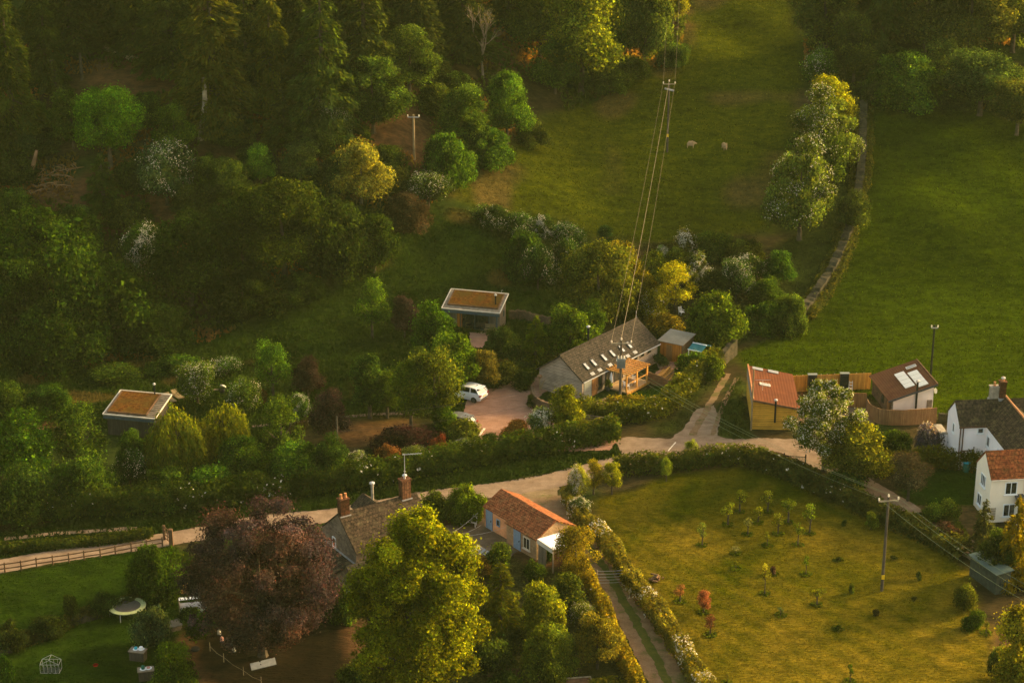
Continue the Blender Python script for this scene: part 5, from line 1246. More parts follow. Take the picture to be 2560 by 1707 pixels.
MB().beam((x0 + .9, yo, 1.15), (x1, yo, 1.2), .07, .09).build('handrail', M['fresh_timber'], dk)
pg = thing('pergola', 'new orange timber pergola with open rafters on the barn front', 'pergola', BA + Vector((0, 0, .3)), RZ)
for fx in (0, .5, 1): MB().bx(x0 + (x1 - x0) * fx - .075, x0 + (x1 - x0) * fx + .075, yo - .07, yo + .08, 0, 1.78).build('post', M['fresh_timber'], pg)
MB().bx(x0 - .1, x1 + .1, yo - .06, yo + .07, 1.78, 1.93).build('beam', M['fresh_timber'], pg)
MB().bx(x0 - .1, x1 + .1, -.12, -.02, 1.80, 1.95).build('wall_plate', M['fresh_timber'], pg)
for k in range(9):
    x = x0 + (x1 - x0) * k / 8
    MB().bx(x - .05, x + .05, yo - .35, -.02, 1.955, 2.10).build('rafter', M['fresh_timber'], pg)
def garden_chair(name, label, loc, rz, mat, cat='chair', group=None, s=1.0):
    o = thing(name, label, cat, loc, rz, group)
    MB().bx(-.25, .25, -.25, .25, .40, .45).build('seat', M[mat], o)
    m = MB()
    for x in (-.2, -.07, .07, .2): m.beam((x, .24, .45), (x, .34, .92), .05, .03)
    m.beam((-.25, .34, .92), (.25, .34, .92), .06, .06); m.build('backrest', M[mat], o)
    for x in (-.22, .22):
        for y in (-.22, .22): MB().bx(x - .02, x + .02, y - .02, y + .02, 0, .40).build('leg', M[mat], o)
        MB().bx(x - .03, x + .03, -.25, .27, .62, .66).build('armrest', M[mat], o)
    o.scale = (s, s, s)
    return o
def BW(lx, ly, z=0.0): return BA + bx_ * lx + by_ * ly + Vector((0, 0, z))
garden_chair('garden_chair', 'white garden chair at the deck\'s left corner post', BW(x0 + .75, yo + .5, .3), RZ + 1.2, 'cloth_white', group='deck chairs')
garden_chair('garden_chair', 'white garden chair near the deck\'s middle post', BW(x0 + (x1 - x0) * .58, yo + .55, .3), RZ - 1.0, 'cloth_white', group='deck chairs')
tb = thing('table', 'dark table between the two white deck chairs', 'table', BW(x0 + (x1 - x0) * .36, yo + .75, .3), RZ)
MB().bx(-.6, .6, -.4, .4, .70, .74).build('table_top', M['brown_timber'], tb)
for x in (-.5, .5):
    for y in (-.3, .3): MB().bx(x - .03, x + .03, y - .03, y + .03, 0, .70).build('leg', M['brown_timber'], tb)
cl = thing('folded_parasol', 'white folded parasol standing at the deck\'s left end', 'parasol', BW(x0 + .25, -.55, .3), RZ)
MB().tube([(0, 0, 0), (0, 0, 1.75)], .025, 6).build('pole', M['brown_timber'], cl)
MB().lathe((0, 0, .45), [(.05, 0), (.17, .15), (.20, .5), (.13, .9), (.03, 1.25)], 10).build('canopy', M['cloth_white'], cl)
MB().lathe((0, 0, 0), [(.22, 0), (.22, .07), (.05, .1)], 10).build('base', M['black_metal'], cl)
pt = thing('potted_plant', 'potted shrub beside the barn\'s brown doors', 'plant', BW(L * .29, -.45), 0)
MB().lathe((0, 0, 0), [(.18, 0), (.26, .4), (.28, .42), (.22, .42)], 12).build('pot', M['dark_grey'], pt)
k = link('foliage', PROTO['bush'][-1][2], pt, (0, 0, .4)); k.color = (.06, .08, .02, 1); k.scale = (.65, .65, .9)
pt = thing('potted_plant', 'dark leafed plants in pots by the barn\'s far windows', 'plant', BW(L * .93, -1.1), 0)
MB().lathe((0, 0, 0), [(.25, 0), (.34, .4), (.36, .44), (.3, .44)], 12).build('pot', M['stone_block'], pt)
k = link('foliage', PROTO['bush'][-2][2], pt, (0, 0, .35)); k.color = (.022, .034, .016, 1); k.scale = (1.4, 1.4, 1.2)
# sawn planks beside the pergola
pl = thing('timber_stack', 'untidy stack of fresh sawn planks beyond the pergola', 'timber', gp(*BARN(1660, 730)), RZ + .15)
r = random.Random(3)
for j in range(12):
    y = r.uniform(-.8, .8); z = .1 + .1 * (j // 4)
    MB().beam((-1.3 + r.uniform(-.3, .3), y, z + r.uniform(0, .2)), (1.3 + r.uniform(-.3, .3), y + r.uniform(-.3, .3), z + r.uniform(0, .25)), .16, .06).build('plank', M['fresh_timber'], pl)

# ---------------------------------------------------------------- walls and fences
def wall_run(name, label, pts, w, h, mat, cr=U, cat='wall', z_pts=None, jit=.06, seed=0, n=5, taper=.75, flat=False):
    r = random.Random(seed)
    line = smooth_line([gp(*cr(*p))[:2] for p in pts], n) if z_pts is None else smooth_line([(p.x, p.y) for p in z_pts], n)
    hs = h if hasattr(h, '__len__') else [h, h]
    vs, fs = [], []; N = len(line); c0 = Vector((line[0][0], line[0][1], float(tz(*line[0]))))
    for i, p in enumerate(line):
        d = line[min(i + 1, N - 1)] - line[max(i - 1, 0)]; d = d / np.linalg.norm(d); q = np.array([-d[1], d[0]])
        hh = np.interp(i / (N - 1), np.linspace(0, 1, len(hs)), hs) + r.uniform(-jit, jit); zb = float(tz(*p))
        a, b = w / 2 + r.uniform(-jit, jit) * .5, w / 2 * taper + r.uniform(-jit, jit) * .5
        for o_, z in ((-a, zb - .4), (-b, zb + hh), (b, zb + hh + r.uniform(-jit, jit)), (a, zb - .4)):
            vs.append((p[0] + q[0] * o_ - c0.x, p[1] + q[1] * o_ - c0.y, z - c0.z))
    for i in range(N - 1):
        for k in range(3): a = i * 4 + k; fs.append((a, a + 1, a + 5, a + 4))
    fs += [(3, 2, 1, 0), tuple(range((N - 1) * 4, N * 4))]
    return tag(MB().add(vs, fs).build(name, M[mat], None, c0), label, cat)
wall_run('dry_stone_wall', 'long weathered dry stone wall climbing between the two fields', [(1984, 235), (1981, 300), (1978, 380), (1970, 450), (1952, 530), (1925, 600), (1895, 655), (1860, 705), (1825, 750)], 1.3, 1.15, 'wall_stone', jit=.16, n=12)
wall_run('curved_wall', 'curved brown stone wall round the barn\'s gable end', [(135, 960), (165, 1065), (270, 1130), (400, 1165), (560, 1160)], .35, 1.25, 'brown_stone', BARN, jit=.05)
wall_run('wicker_fence', 'woven willow fence right of the pergola', [(1440, 800), (1560, 830), (1700, 860)], .10, [1.35, 1.2, .7], 'wicker', BARN, 'fence', jit=.04)
wall_run('stone_wall_end', 'broken end of a stone wall beside the track', [(1785, 922), (1812, 905), (1836, 885)], .7, [.5, 1.5, 1.9], 'wall_stone', crop(0, 0, 1), jit=.12)
wall_run('curved_garden_wall', 'curved low stone wall above the pond garden', [(1150, 575), (1260, 530), (1400, 520), (1550, 535), (1740, 600)], .4, .55, 'wall_stone', POND, jit=.06)
wall_run('retaining_wall', 'dark curved stone retaining wall behind the upper cabin', [(1300, 760), (1500, 760), (1700, 800), (1880, 850), (2040, 880)], .4, 1.0, 'brown_stone', CABA, jit=.08)
wall_run('low_wall', 'mossy low wall between woven fence and white house', [(1765, 1350), (1850, 1350), (1930, 1345)], .45, .9, 'wall_stone', C6, jit=.06)
wall_run('boundary_wall', 'tumbled low stone wall along the lower garden', [(0, 1505), (60, 1480), (140, 1442), (200, 1425), (260, 1408)], .5, .5, 'wall_stone', jit=.16, n=10)
wall_run('hurdle_fence', 'curved woven fence around the white walled outbuilding', [(1275, 1300), (1300, 1340), (1360, 1365), (1450, 1375), (1600, 1372), (1750, 1360)], .08, 1.7, 'hurdle', C6, 'fence', jit=.03)
wall_run('fence_panel', 'short brown fence panel left of the woven fence', [(1150, 1250), (1272, 1255)], .08, 1.6, 'brown_boards', C6, 'fence', jit=.02)
def board_fence(label, pts, h, mat, cr, posts=6):
    a = [gp(*cr(*p)) for p in pts]; o = thing('board_fence', label, 'fence', a[0])
    for i in range(len(a) - 1):
        p, q = a[i] - a[0], a[i + 1] - a[0]
        MB().beam(p + Vector((0, 0, h / 2)), q + Vector((0, 0, h / 2)), .06, h).build('boards', M[mat], o)
        for k in range(posts):
            s = p.lerp(q, (k + .02) / posts); MB().box((s.x, s.y + .09, s.z + h / 2), (.1, .1, h + .1)).build('post', M['grey_timber'], o)
    return o
board_fence('golden close boarded fence joining studio and outbuilding', [(750, 1148), (1000, 1140), (1300, 1128)], 1.85, 'fence_boards', C6)
def cabinet(label, p):
    o = thing('storage_cabinet', label, 'cabinet', p)
    MB().bx(-.45, .45, -.2, .2, 0, 1.75).build('body', M['tyre_grey'], o)
    MB().bx(-.41, .41, -.225, -.2, .06, 1.5).build('door', M['black_metal'], o)
    MB().bx(-.5, .5, -.26, .24, 1.75, 1.80).build('top', M['grey_paint'], o)
cabinet('black upright cabinet against the golden fence, left of two', gp(*C6(896, 1146)) + Vector((0, -.3, .35)))
cabinet('black upright cabinet against the golden fence, right of two', gp(*C6(1115, 1138)) + Vector((0, -.3, .35)))
tb = thing('table', 'white covered table behind the large hawthorn', 'table', gp(*C6(1010, 1165)))
MB().bx(-1.1, 1.1, -.5, .5, .82, .87).build('table_top', M['cloth_white'], tb)
for x in (-1, 1):
    for y in (-.4, .4): MB().bx(x - .04, x + .04, y - .04, y + .04, 0, .82).build('leg', M['grey_timber'], tb)
ld = thing('step_ladder', 'small pale step ladder in the studio yard', 'ladder', gp(*C6(1163, 1172)))
for x in (-.2, .2):
    MB().beam((x, -.25, 0), (x * .8, 0, 1.7), .05, .04).build('rail', M['steel'], ld)
    MB().beam((x, .35, 0), (x * .8, 0, 1.7), .04, .03).build('rear_leg', M['steel'], ld)
for k in range(5): MB().bx(-.19, .19, -.25 + k * .045 - .04, -.25 + k * .045 + .08, .28 + .3 * k, .31 + .3 * k).build('step', M['steel'], ld)

# ---------------------------------------------------------------- sedum roofed cabins
def cabin(label, bl, br, zf_h, base, depth, rise, open_front):
    g = gp(*base); zf = g.z + zf_h
    A, rz, L = frame2(bl, br, zf)
    o = thing('cabin', label, 'cabin', (A.x, A.y, g.z), rz)
    p = math.atan2(rise, depth); zr = lambda y: zf_h + rise * y / depth
    y1 = 1.05 if open_front else .3
    m = MB(); e = .28
    x0, x1, ya, yb = e, L - e, y1, depth - .25
    v = [(x, y, z) for x in (x0, x1) for y, z in ((ya, -.5), (yb, -.5), (yb, zr(yb) - .16), (ya, zr(ya) - .16))]
    m.add(v, [(3, 2, 1, 0), (4, 5, 6, 7), (0, 4, 7, 3), (1, 2, 6, 5), (3, 7, 6, 2)])
    m.build('wall', M['grey_upright'] if open_front else M['dark_boards'], o)
    rf = MB().slab([(0, 0, zf_h), (L, 0, zf_h), (L, depth, zf_h + rise), (0, depth, zf_h + rise)], .15).build('roof', M['grey_timber'], o)
    m = MB()
    for a, b in (((0, 0), (L, 0)), ((L, 0), (L, depth)), ((L, depth), (0, depth)), ((0, depth), (0, 0))):
        m.beam((a[0], a[1], zr(a[1]) + .03), (b[0], b[1], zr(b[1]) + .03), .09, .09)
    m.build('roof_edge', M['cream_paint'], rf)
    sx0, sx1, sy0, sy1 = (.5, L - .45, .75, depth - .28) if open_front else (.35, L * .80, .40, depth - .25)
    MB().slab([(sx0, sy0, zr(sy0) + .14), (sx1, sy0, zr(sy0) + .14), (sx1, sy1, zr(sy1) + .14), (sx0, sy1, zr(sy1) + .14)], .13).build('sedum_roof', M['sedum'], rf)
    m = MB()
    for a, b in (((sx0, sy0), (sx1, sy0)), ((sx1, sy0), (sx1, sy1)), ((sx0, sy1), (sx0, sy0))):
        m.beam((a[0], a[1], zr(a[1]) + .09), (b[0], b[1], zr(b[1]) + .09), .10, .19)
    m.build('sedum_kerb', M['brown_timber'], rf)
    MB().bx(.02, L - .02, -.03, .04, zf_h - .42, zf_h - .16).build('fascia', M['slate_blue'], rf)
    return o, L, zr
ca, L1, zr1 = cabin('sedum roofed timber cabin with glazed porch on the meadow', CABA(100, 575), CABA(1135, 670), 2.75, CABA(1110, 1000), 3.9, 1.0, True)
flue(ca, (L1 * .87, 1.5, zr1(1.5)), 1.15, .09)
win(ca, (L1 * .53, 1.05, .15), 0, L1 * .5, 2.1, 'slate_blue', 2, 1, False)
MB().bx(L1 * .22, L1 * .31, 1.0, 1.055, 0, 2.2).build('timber_panel', M['orange_boards'], ca)
for x in (.35, L1 - .4): MB().bx(x - .07, x + .07, .12, .26, 0, 2.55).build('porch_post', M['slate_blue'], ca)
MB().bx(.1, L1 - .1, -.1, 1.05, -.3, .06).build('porch_deck', M['deck_boards'], ca)
win(ca, (L1 - .28, 2.7, 1.5), R(90), .45, .7, 'slate_blue', 1, 1, False)
MB().tube([(L1 * .885, 3.7, zr1(3.7)), (L1 * .885, 3.7, zr1(3.7) + .5), (L1 * .91, 3.7, zr1(3.7) + .5)], .025, 5).build('vent_pipe', M['steel'], ca)
bn = thing('bench', 'pale slatted bench on the upper cabin\'s porch', 'bench', ca.matrix_basis @ Vector((L1 * .80, .62, .06)), ca.rotation_euler[2])
MB().bx(-.6, .6, -.25, .25, .40, .46).build('seat', M['pale_pole'], bn)
m = MB()
for z in (.55, .72, .89): m.bx(-.6, .6, .22, .27, z, z + .13)
m.build('backrest', M['pale_pole'], bn)
for x in (-.52, .52): MB().bx(x - .04, x + .04, -.22, .22, 0, .40).build('leg', M['pale_pole'], bn)
cb, L2, zr2 = cabin('small dark boarded cabin with rust coloured sedum roof', C4(703, 1300), C4(1060, 1333), 2.3, C4(725, 1435), 4.6, .75, False)
flue(cb, (L2 * .70, 4.2, zr2(4.2)), 1.15, .08)
m = MB()
for k in range(13):
    y = .35 + k * (4.0 / 12); m.beam((L2 * .82, y, zr2(y) + .06), (L2 - .12, y, zr2(y) + .06), .17, .05)
m.build('roof_slats', M['grey_timber'], cb)
for y in (.25, 4.3): MB().bx(L2 - .2, L2 - .08, y - .06, y + .06, -.3, zr2(y) - .16).build('post', M['dark_boards'], cb)
def lounger(label, p, rz):
    o = thing('sun_lounger', label, 'sun lounger', p, rz, 'sun loungers by the lower cabin')
    MB().bx(-.35, .35, -1.0, .2, .32, .38).build('seat', M['pale_pole'], o)
    MB().beam((0, .2, .36), (0, .75, .80), .68, .06).build('backrest', M['pale_pole'], o)
    for x in (-.3, .3):
        for y in (-.9, .15): MB().bx(x - .03, x + .03, y - .03, y + .03, 0, .32).build('leg', M['brown_timber'], o)
        MB().beam((x, -.25, .55), (x, .4, .55), .06, .04).build('armrest', M['pale_pole'], o)
lounger('wooden sun lounger nearest the lower cabin\'s slatted roof', gp(*CABB(370, 370)), R(38))
lounger('wooden sun lounger nearer the cream dotted hawthorn', gp(*CABB(530, 300)), R(38))
q = thing('kettle_barbecue', 'black egg shaped barbecue with raised pale lid', 'barbecue', gp(*CABB(1470, 250)))
MB().lathe((0, 0, .35), [(.10, 0), (.30, .15), (.34, .35), (.30, .5)], 14).build('bowl', M['black_metal'], q)
o = MB().lathe((0, 0, 0), [(.36, 0), (.30, .12), (.12, .2)], 14).build('lid', M['cream_paint'], q, (.12, .18, .98)); o.rotation_euler = (R(-35), R(20), 0)
for a in (0, 2.1, 4.2): MB().tube([(math.cos(a) * .15, math.sin(a) * .15, .4), (math.cos(a) * .32, math.sin(a) * .32, 0)], .03, 5).build('leg', M['black_metal'], q)
MB().bx(-.85, -.36, -.2, .2, .70, .75).build('side_shelf', M['pale_pole'], q)

# ---------------------------------------------------------------- golden boarded studio
A = gp(*C6(490, 1402)); HB = 2.35; HA = 3.2
B = at_z(*C6(806, 1262), HB); d = B - A; rz = math.atan2(d.y, d.x); L3 = math.hypot(d.x, d.y)
D3 = local(A, rz, at_z(*C6(742, 1037), HB))[1]
st = thing('studio', 'golden boarded studio with orange sheet roof', 'studio', A, rz)
v = [(x, y, z) for y in (0, D3) for x, z in ((0, -.2), (L3, -.2), (L3, HB), (0, HA))]
MB().add(v, [(0, 1, 2, 3), (7, 6, 5, 4), (0, 3, 7, 4), (2, 1, 5, 6)]).build('wall', M['yellow_boards'], st)
th = .12; s = (HB - HA) / L3
zz = lambda x: HA + s * x + th + .02
rf = MB().slab([(.06, -.25, zz(.06)), (L3 + .22, -.25, zz(L3 + .22)), (L3 + .22, D3 + .2, zz(L3 + .22)), (.06, D3 + .2, zz(.06))], th).build('roof', M['orange_sheet'], st)
MB().beam((.03, -.3, zz(0) + .05), (.03, D3 + .22, zz(0) + .05), .14, .24).build('parapet', M['clay'], rf)
MB().beam((-.06, -.27, zz(-.06) - .09), (L3 + .24, -.27, zz(L3 + .24) - .09), .05, .2).build('bargeboard', M['brown_timber'], rf)
MB().bx(-.06, -.01, .1, D3, HA - .95, HA + .02).build('upper_cladding', M['grey_boards'], st)
f = flue(st, (L3 * .50, -.28, .9), 2.35, .10)
MB().tube([(0, .25, .1), (0, 0, .25)], .07, 6).build('elbow', M['black_metal'], f)
o = rooflight(st, (L3 * .33, D3 * .50, zz(L3 * .33)), 0, 1.1, .6, 0, 'cream_paint', 'sky_glass'); o.rotation_euler = (0, math.atan2(-s, 1), 0)
MB().tube([(L3 * .25, D3 * .32, zz(L3 * .25)), (L3 * .25, D3 * .32, zz(L3 * .25) + 1.1)], .02, 5).build('aerial_mast', M['steel'], st)
MB().tube([(L3 * .08, D3 * .32, zz(L3 * .25) + 1.1), (L3 * .42, D3 * .32, zz(L3 * .25) + 1.15)], .02, 5).build('aerial', M['steel'], st)
for k in range(2):
    o = MB().bx(-.55, .55, -.25, .25, 0, .06).build('roof_panel', M['lead'], st, (L3 * (.22 + k * .36), D3 - .4, zz(L3 * (.22 + k * .36)) + .06)); o.rotation_euler = (R(8), math.atan2(-s, 1), 0)
MB().bx(L3 - .01, L3 + .05, D3 * .22, D3 * .5, .0, 2.0).build('open_door', M['tyre_grey'], st)
# ---------------------------------------------------------------- brown roofed outbuilding
A = at_z(*C6(1440, 1200), 2.1); B = at_z(*C6(1758, 1095), 3.55); d = B - A; rz = math.atan2(d.y, d.x); L4 = math.hypot(d.x, d.y) - .25
A.z = 0
D4 = local(A, rz, at_z(*C6(1287, 1033), 2.1))[1] - .2
ob = thing('outbuilding', 'white walled outbuilding with brown sheet roof and pale panels', 'outbuilding', A, rz)
HA, HB = 1.95, 3.4
v = [(x, y, z) for y in (.15, D4) for x, z in ((.15, -.2), (L4, -.2), (L4, HB), (.15, HA))]
MB().add(v, [(0, 1, 2, 3), (7, 6, 5, 4), (2, 1, 5, 6)]).build('wall', M['pale_render'], ob)
v2 = [(.12, y, z) for y, z in ((.15, -.2), (D4, -.2), (D4, HA - .03), (.15, HA - .03))] + [(.35, y, z) for y, z in ((.15, -.2), (D4, -.2), (D4, HA - .03), (.15, HA - .03))]
MB().hexa(v2).build('side_wall', M['brown_stone'], ob)
s = (HB - HA) / L4; zz4 = lambda x: HA + s * x + .15
rf = MB().slab([(-.25, -.15, zz4(-.25)), (L4 + .25, -.15, zz4(L4 + .25)), (L4 + .25, D4 + .25, zz4(L4 + .25)), (-.25, D4 + .25, zz4(-.25))], .12).build('roof', M['brown_sheet'], ob)
MB().beam((-.27, -.17, zz4(-.27) - .1), (L4 + .27, -.17, zz4(L4 + .27) - .1), .05, .2).build('bargeboard', M['dark_grey'], rf)
MB().beam((L4 + .27, -.2, zz4(L4 + .27)), (L4 + .27, D4 + .27, zz4(L4 + .27)), .12, .14).build('verge_cap', M['brown_timber'], rf)
an = math.atan2(-s, 1)
for i, fx in enumerate((.50, .76)):
    for k in range(4):
        y = .75 + k * .92 + (.8 if i == 0 else .15)
        o = MB().bx(-.52, .52, -.45, .45, 0, .07).build('solar_panel', M['pale_panel'], ob, (L4 * fx + .12, y * D4 / 6.2, zz4(L4 * fx + .12) + .02)); o.rotation_euler = (0, an, 0)
o = rooflight(ob, (L4 * .84, D4 * .83, zz4(L4 * .84)), 0, 1.1, .5, 0, 'cream_paint'); o.rotation_euler = (0, an, 0)
f = flue(ob, (L4 * .60, -.02, 1.0), 2.9, .11)
MB().bx(L4 * .86, L4 * .98, .08, .15, .9, 1.8).build('hatch', M['grey_timber'], ob)
o = MB().lathe((0, 0, 0), [(.02, 0), (.2, .04), (.3, .12)], 12).build('satellite_dish', M['grey_paint'], ob, (L4 + .15, .3, 2.7)); o.rotation_euler = (R(70), 0, R(40))
MB().bx(.05, .12, .5, 1.2, 0, 1.75).build('door', M['brown_boards'], ob)
MB().bx(.05, .12, 2.4, 3.0, .7, 1.5).build('window', M['glass'], ob)

# ---------------------------------------------------------------- white house
ZE = 4.6
A, rz, _ = frame2(HOUSE(412, 515), HOUSE(690, 505), ZE)
Lh = 9.0; xw = local(A, rz, at_z(*HOUSE(690, 505), ZE))[0]
Wh = local(A, rz, at_z(*HOUSE(320, 355), ZE))[1]
A.z = 0
wh = thing('white_house', 'white rendered house with mossy tiled roofs and a wing', 'house', A, rz)
RS = 1.75
gable_parts(wh, Lh, Wh, ZE, RS, 'white_render', 'moss_tile', oe=.18, og=.06)
gx0 = xw; Ww = 4.6; Lw = 8.5
gable_parts(wh, Lw + Wh / 2, Ww, ZE - .02, 2.0, 'white_render', 'moss_tile_y', oe=.18, og=.06, x0=gx0, y0=-Lw, along='y', ridge_mat='clay')
chimney(wh, (gx0 + 1.25, Wh * .62, ZE + RS + .1), .8, .6, 1.1, 'stone_block', 1)
chimney(wh, (gx0 + 1.95, Wh * .55, ZE + RS + .3), .6, .6, 1.5, 'brick', 1, True)
win(wh, (xw * .78, 0, 3.75), 0, .62, .6, 'white_paint', 1)
win(wh, (0, Wh * .45, 3.2), R(-90), .55, 1.0, 'white_paint', 1)
win(wh, (0, Wh * .30, .9), R(-90), .55, .9, 'white_paint', 1)
for yy, z, h in ((-.9, 2.7, 1.1), (-4.0, 2.9, .9), (-6.2, 2.9, .7), (-1.0, .7, 1.0)): win(wh, (gx0, yy, z), R(-90), .8, h, 'white_paint', 1)
MB().bx(-.1, xw + .1, -.24, -.10, ZE - .16, ZE - .04).build('gutter', M['bronze_pipe'], wh)
for x in (.08, .36): MB().tube([(x, -.09, ZE - .1), (x, -.09, 0)], .06, 6).build('downpipe', M['bronze_pipe'], wh)
MB().tube([(.36, -.1, 2.0), (xw * .58, -.1, 2.05), (xw * .58, -.1, 2.4)], .06, 6).build('waste_pipe', M['bronze_pipe'], wh)
x, y = local(A, rz, at_z(*HOUSE(205, 590), 2.4))
MB().bx(x + .15, 0, y + .15, y + 2.0, -.2, 2.3).build('porch_wall', M['white_render'], wh)
MB().bx(x, -.02, y - .05, y + 2.2, 2.3, 2.42).build('porch_roof', M['stone_block'], wh)
MB().bx(-.35, .35, -.02, 0, 0, 0).build('doormat', M['brown_timber'], wh) if False else None
wb = thing('water_butt', 'teal lidded water butt against the white house', 'water butt', wh.matrix_basis @ Vector((.85, -.5, 0)))
MB().lathe((0, 0, 0), [(.32, 0), (.38, .5), (.34, .95)], 12).build('barrel', M['green_plastic'], wb)
MB().lathe((0, 0, .95), [(.37, 0), (.37, .06), (.05, .09)], 12).build('lid', M['teal_plastic'], wb)
# ---------------------------------------------------------------- cream cottage
ZE = 4.35
A, rz, _ = frame2(HOUSE(737, 1065), HOUSE(1073, 1047), ZE)
Wc = local(A, rz, at_z(*HOUSE(612, 885), ZE))[1]; A.z = 0
cc_ = thing('cream_cottage', 'cream rendered cottage with red tiled roof and white windows', 'cottage', A, rz)
gable_parts(cc_, 9.0, Wc, ZE, 1.85, 'cream_render', 'red_tile', oe=.16, og=.05)
def hx(cx, cy, z): return local(A, rz, at_z(*HOUSE(cx, cy), z))[0]
xw1 = hx(870, 1160, 2.6)
win(cc_, (xw1, 0, 2.75), 0, 1.15, 1.25, 'white_paint', 2)
win(cc_, (xw1, 0, .55), 0, 1.15, 1.25, 'white_paint', 2)
win(cc_, (0, Wc * .48, 2.85), R(-90), 1.2, 1.15, 'white_paint', 3)
win(cc_, (0, Wc * .62, .7), R(-90), 1.0, 1.1, 'white_paint', 2)
MB().bx(-.05, 9, -.22, -.10, ZE - .14, ZE - .03).build('gutter', M['cream_paint'], cc_)
MB().tube([(hx(1045, 1100, 3.5), -.1, ZE - .1), (hx(1045, 1100, 3.5), -.1, 0)], .05, 6).build('downpipe', M['cream_paint'], cc_)
xl = hx(915, 1175, 2.5)
MB().bx(xl + .15, 8.5, -2.1, 0, -.2, 1.8).build('porch_wall', M['cream_render'], cc_)
MB().slab([(xl, -2.3, 1.85), (8.7, -2.3, 1.85), (8.7, -.005, 2.75), (xl, -.005, 2.75)], .1).build('porch_roof', M['dark_grey'], cc_)
m = MB()
for k in range(4): m.bx(.25 + k * .12, .28 + k * .12, -.06, -.02, .3, 1.5)
for k in range(5): m.bx(.2, .66, -.08, -.05, .4 + k * .25, .43 + k * .25)
m.build('trellis', M['grey_timber'], cc_)
# ---------------------------------------------------------------- stone cottage
ZR = 6.0; ZE = 3.6; Wk = 6.0
R1, rz, Lk = frame2(COT(232, 415), COT(925, 225), ZR)
yk = Vector((-math.sin(rz), math.cos(rz), 0)); A = R1 - yk * (Wk / 2); A.z = 0
sc_ = thing('stone_cottage', 'old stone cottage with dark tiled roof and two brick chimneys', 'cottage', A, rz)
gable_parts(sc_, Lk, Wk, ZE, ZR - ZE, 'cottage_stone', 'dark_tile', oe=.2, og=.05)
def kx(cx, cy, z): return local(A, rz, at_z(*COT(cx, cy), z))
chimney(sc_, (.55, Wk / 2, ZR), .85, .62, 1.3, 'brick', 2)
chimney(sc_, (Lk - 1.1, Wk / 2, ZR), .85, .68, 1.6, 'brick', 0, True)
pk = math.atan2(ZR - ZE, Wk / 2)
for c in ((505, 495), (772, 392)):
    z = 4.3
    for _ in range(6):
        x, y = kx(*c, z); z = ZE + (ZR - ZE) / (Wk / 2) * y + .16
    rooflight(sc_, (x, y, z), pk, .75, 1.15)
win(sc_, (0, kx(318, 640, 2.9)[1], 2.6), R(-90), .6, .95, 'white_paint', 1, 1, False)
x, y = kx(537, 280, 6.0)
MB().slab([(x - 1.3, Wk * .55, 5.0), (x + .0, Wk * .55, 6.0), (x + .0, Wk * .95, 6.0), (x - 1.3, Wk * .95, 5.0)], .1).slab([(x, Wk * .55, 6.0), (x + 1.3, Wk * .55, 5.0), (x + 1.3, Wk * .95, 5.0), (x, Wk * .95, 6.0)], .1).build('dormer_roof', M['dark_tile'], sc_)
MB().bx(x - 1.1, x + 1.1, Wk * .6, Wk * .93, 3.5, 5.0).build('dormer', M['cottage_stone'], sc_)
flue(sc_, (x + .2, Wk * .72, 5.8), 1.5, .13, 'stone_block')
x, y = kx(808, 220, ZR)
MB().tube([(x, Wk / 2 + .3, ZR), (x, Wk / 2 + .3, ZR + 3.9)], .03, 5).build('aerial_mast', M['steel'], sc_)
m = MB().tube([(x - .2, Wk / 2 + .3, ZR + 3.85), (x + 1.3, Wk / 2 - .5, ZR + 3.95)], .03, 5)
for k in range(7): m.tube([(x - .1 + k * .2, Wk / 2 + .25 - k * .11 + .2, ZR + 3.9), (x - .1 + k * .2, Wk / 2 + .25 - k * .11 - .2, ZR + 3.9)], .015, 4)
m.build('aerial', M['steel'], sc_)
MB().bx(-3.2, -.0, .3, Wk - .4, -.3, 1.3).build('lean_to_wall', M['cottage_stone'], sc_)
MB().slab([(-3.5, .1, 1.3), (-.002, .1, 2.5), (-.002, Wk - .2, 2.5), (-3.5, Wk - .2, 1.3)][0:1] + [(-.002, .1, 2.5), (-.002, Wk - .2, 2.5), (-3.5, Wk - .2, 1.3)], .1).build('lean_to_roof', M['dark_tile'], sc_)
MB().beam((-.06, .1, 2.56), (-.06, Wk - .2, 2.56), .14, .08).build('flashing', M['lead'], sc_)
# low extension towards the viewer
zx = 3.7; R2 = at_z(*COT(312, 882), zx); x, y = local(A, rz, R2)
we = 4.2; ex = thing('cottage_extension', 'low stone extension with pale stone slated roof', 'extension', sc_.matrix_basis @ Vector((x, y - we / 2, 0)), rz)
gable_parts(ex, 5.5, we, 2.1, zx - 2.1, 'cottage_stone', 'slate', oe=.2, og=.1)
win(ex, (0, we * .42, .55), R(-90), .9, 1.0, 'white_paint', 2, 1, False)

# ---------------------------------------------------------------- pantiled outbuilding and white canopy
ZE = 2.0
A, rz, L5 = frame2(COT(1503, 352), COT(2000, 638), ZE); A.z = 0
po = thing('pantile_outbuilding', 'long pink walled outbuilding with orange pantile roof and blue doors', 'outbuilding', A, rz)
xs = local(A, rz, at_z(*COT(1730, 480), ZE))[0]
W5 = 4.3
gable_parts(po, xs, W5 - .45, ZE, 1.05, 'pink_render', 'pantile', oe=.2, og=.08, y0=.45)
gable_parts(po, L5 - xs - .1, W5, ZE, 1.15, 'barn_stone', 'pantile', oe=.2, og=.08, x0=xs + .1)
def px_(cx, cy, z): return local(A, rz, at_z(*COT(cx, cy), z))[0]
door(po, (px_(1548, 465, 1.0), .45, 0), 0, .95, 1.85, 'blue_paint')
door(po, (px_(1805, 640, 1.0), 0, 0), 0, 1.0, 1.85, 'blue_paint')
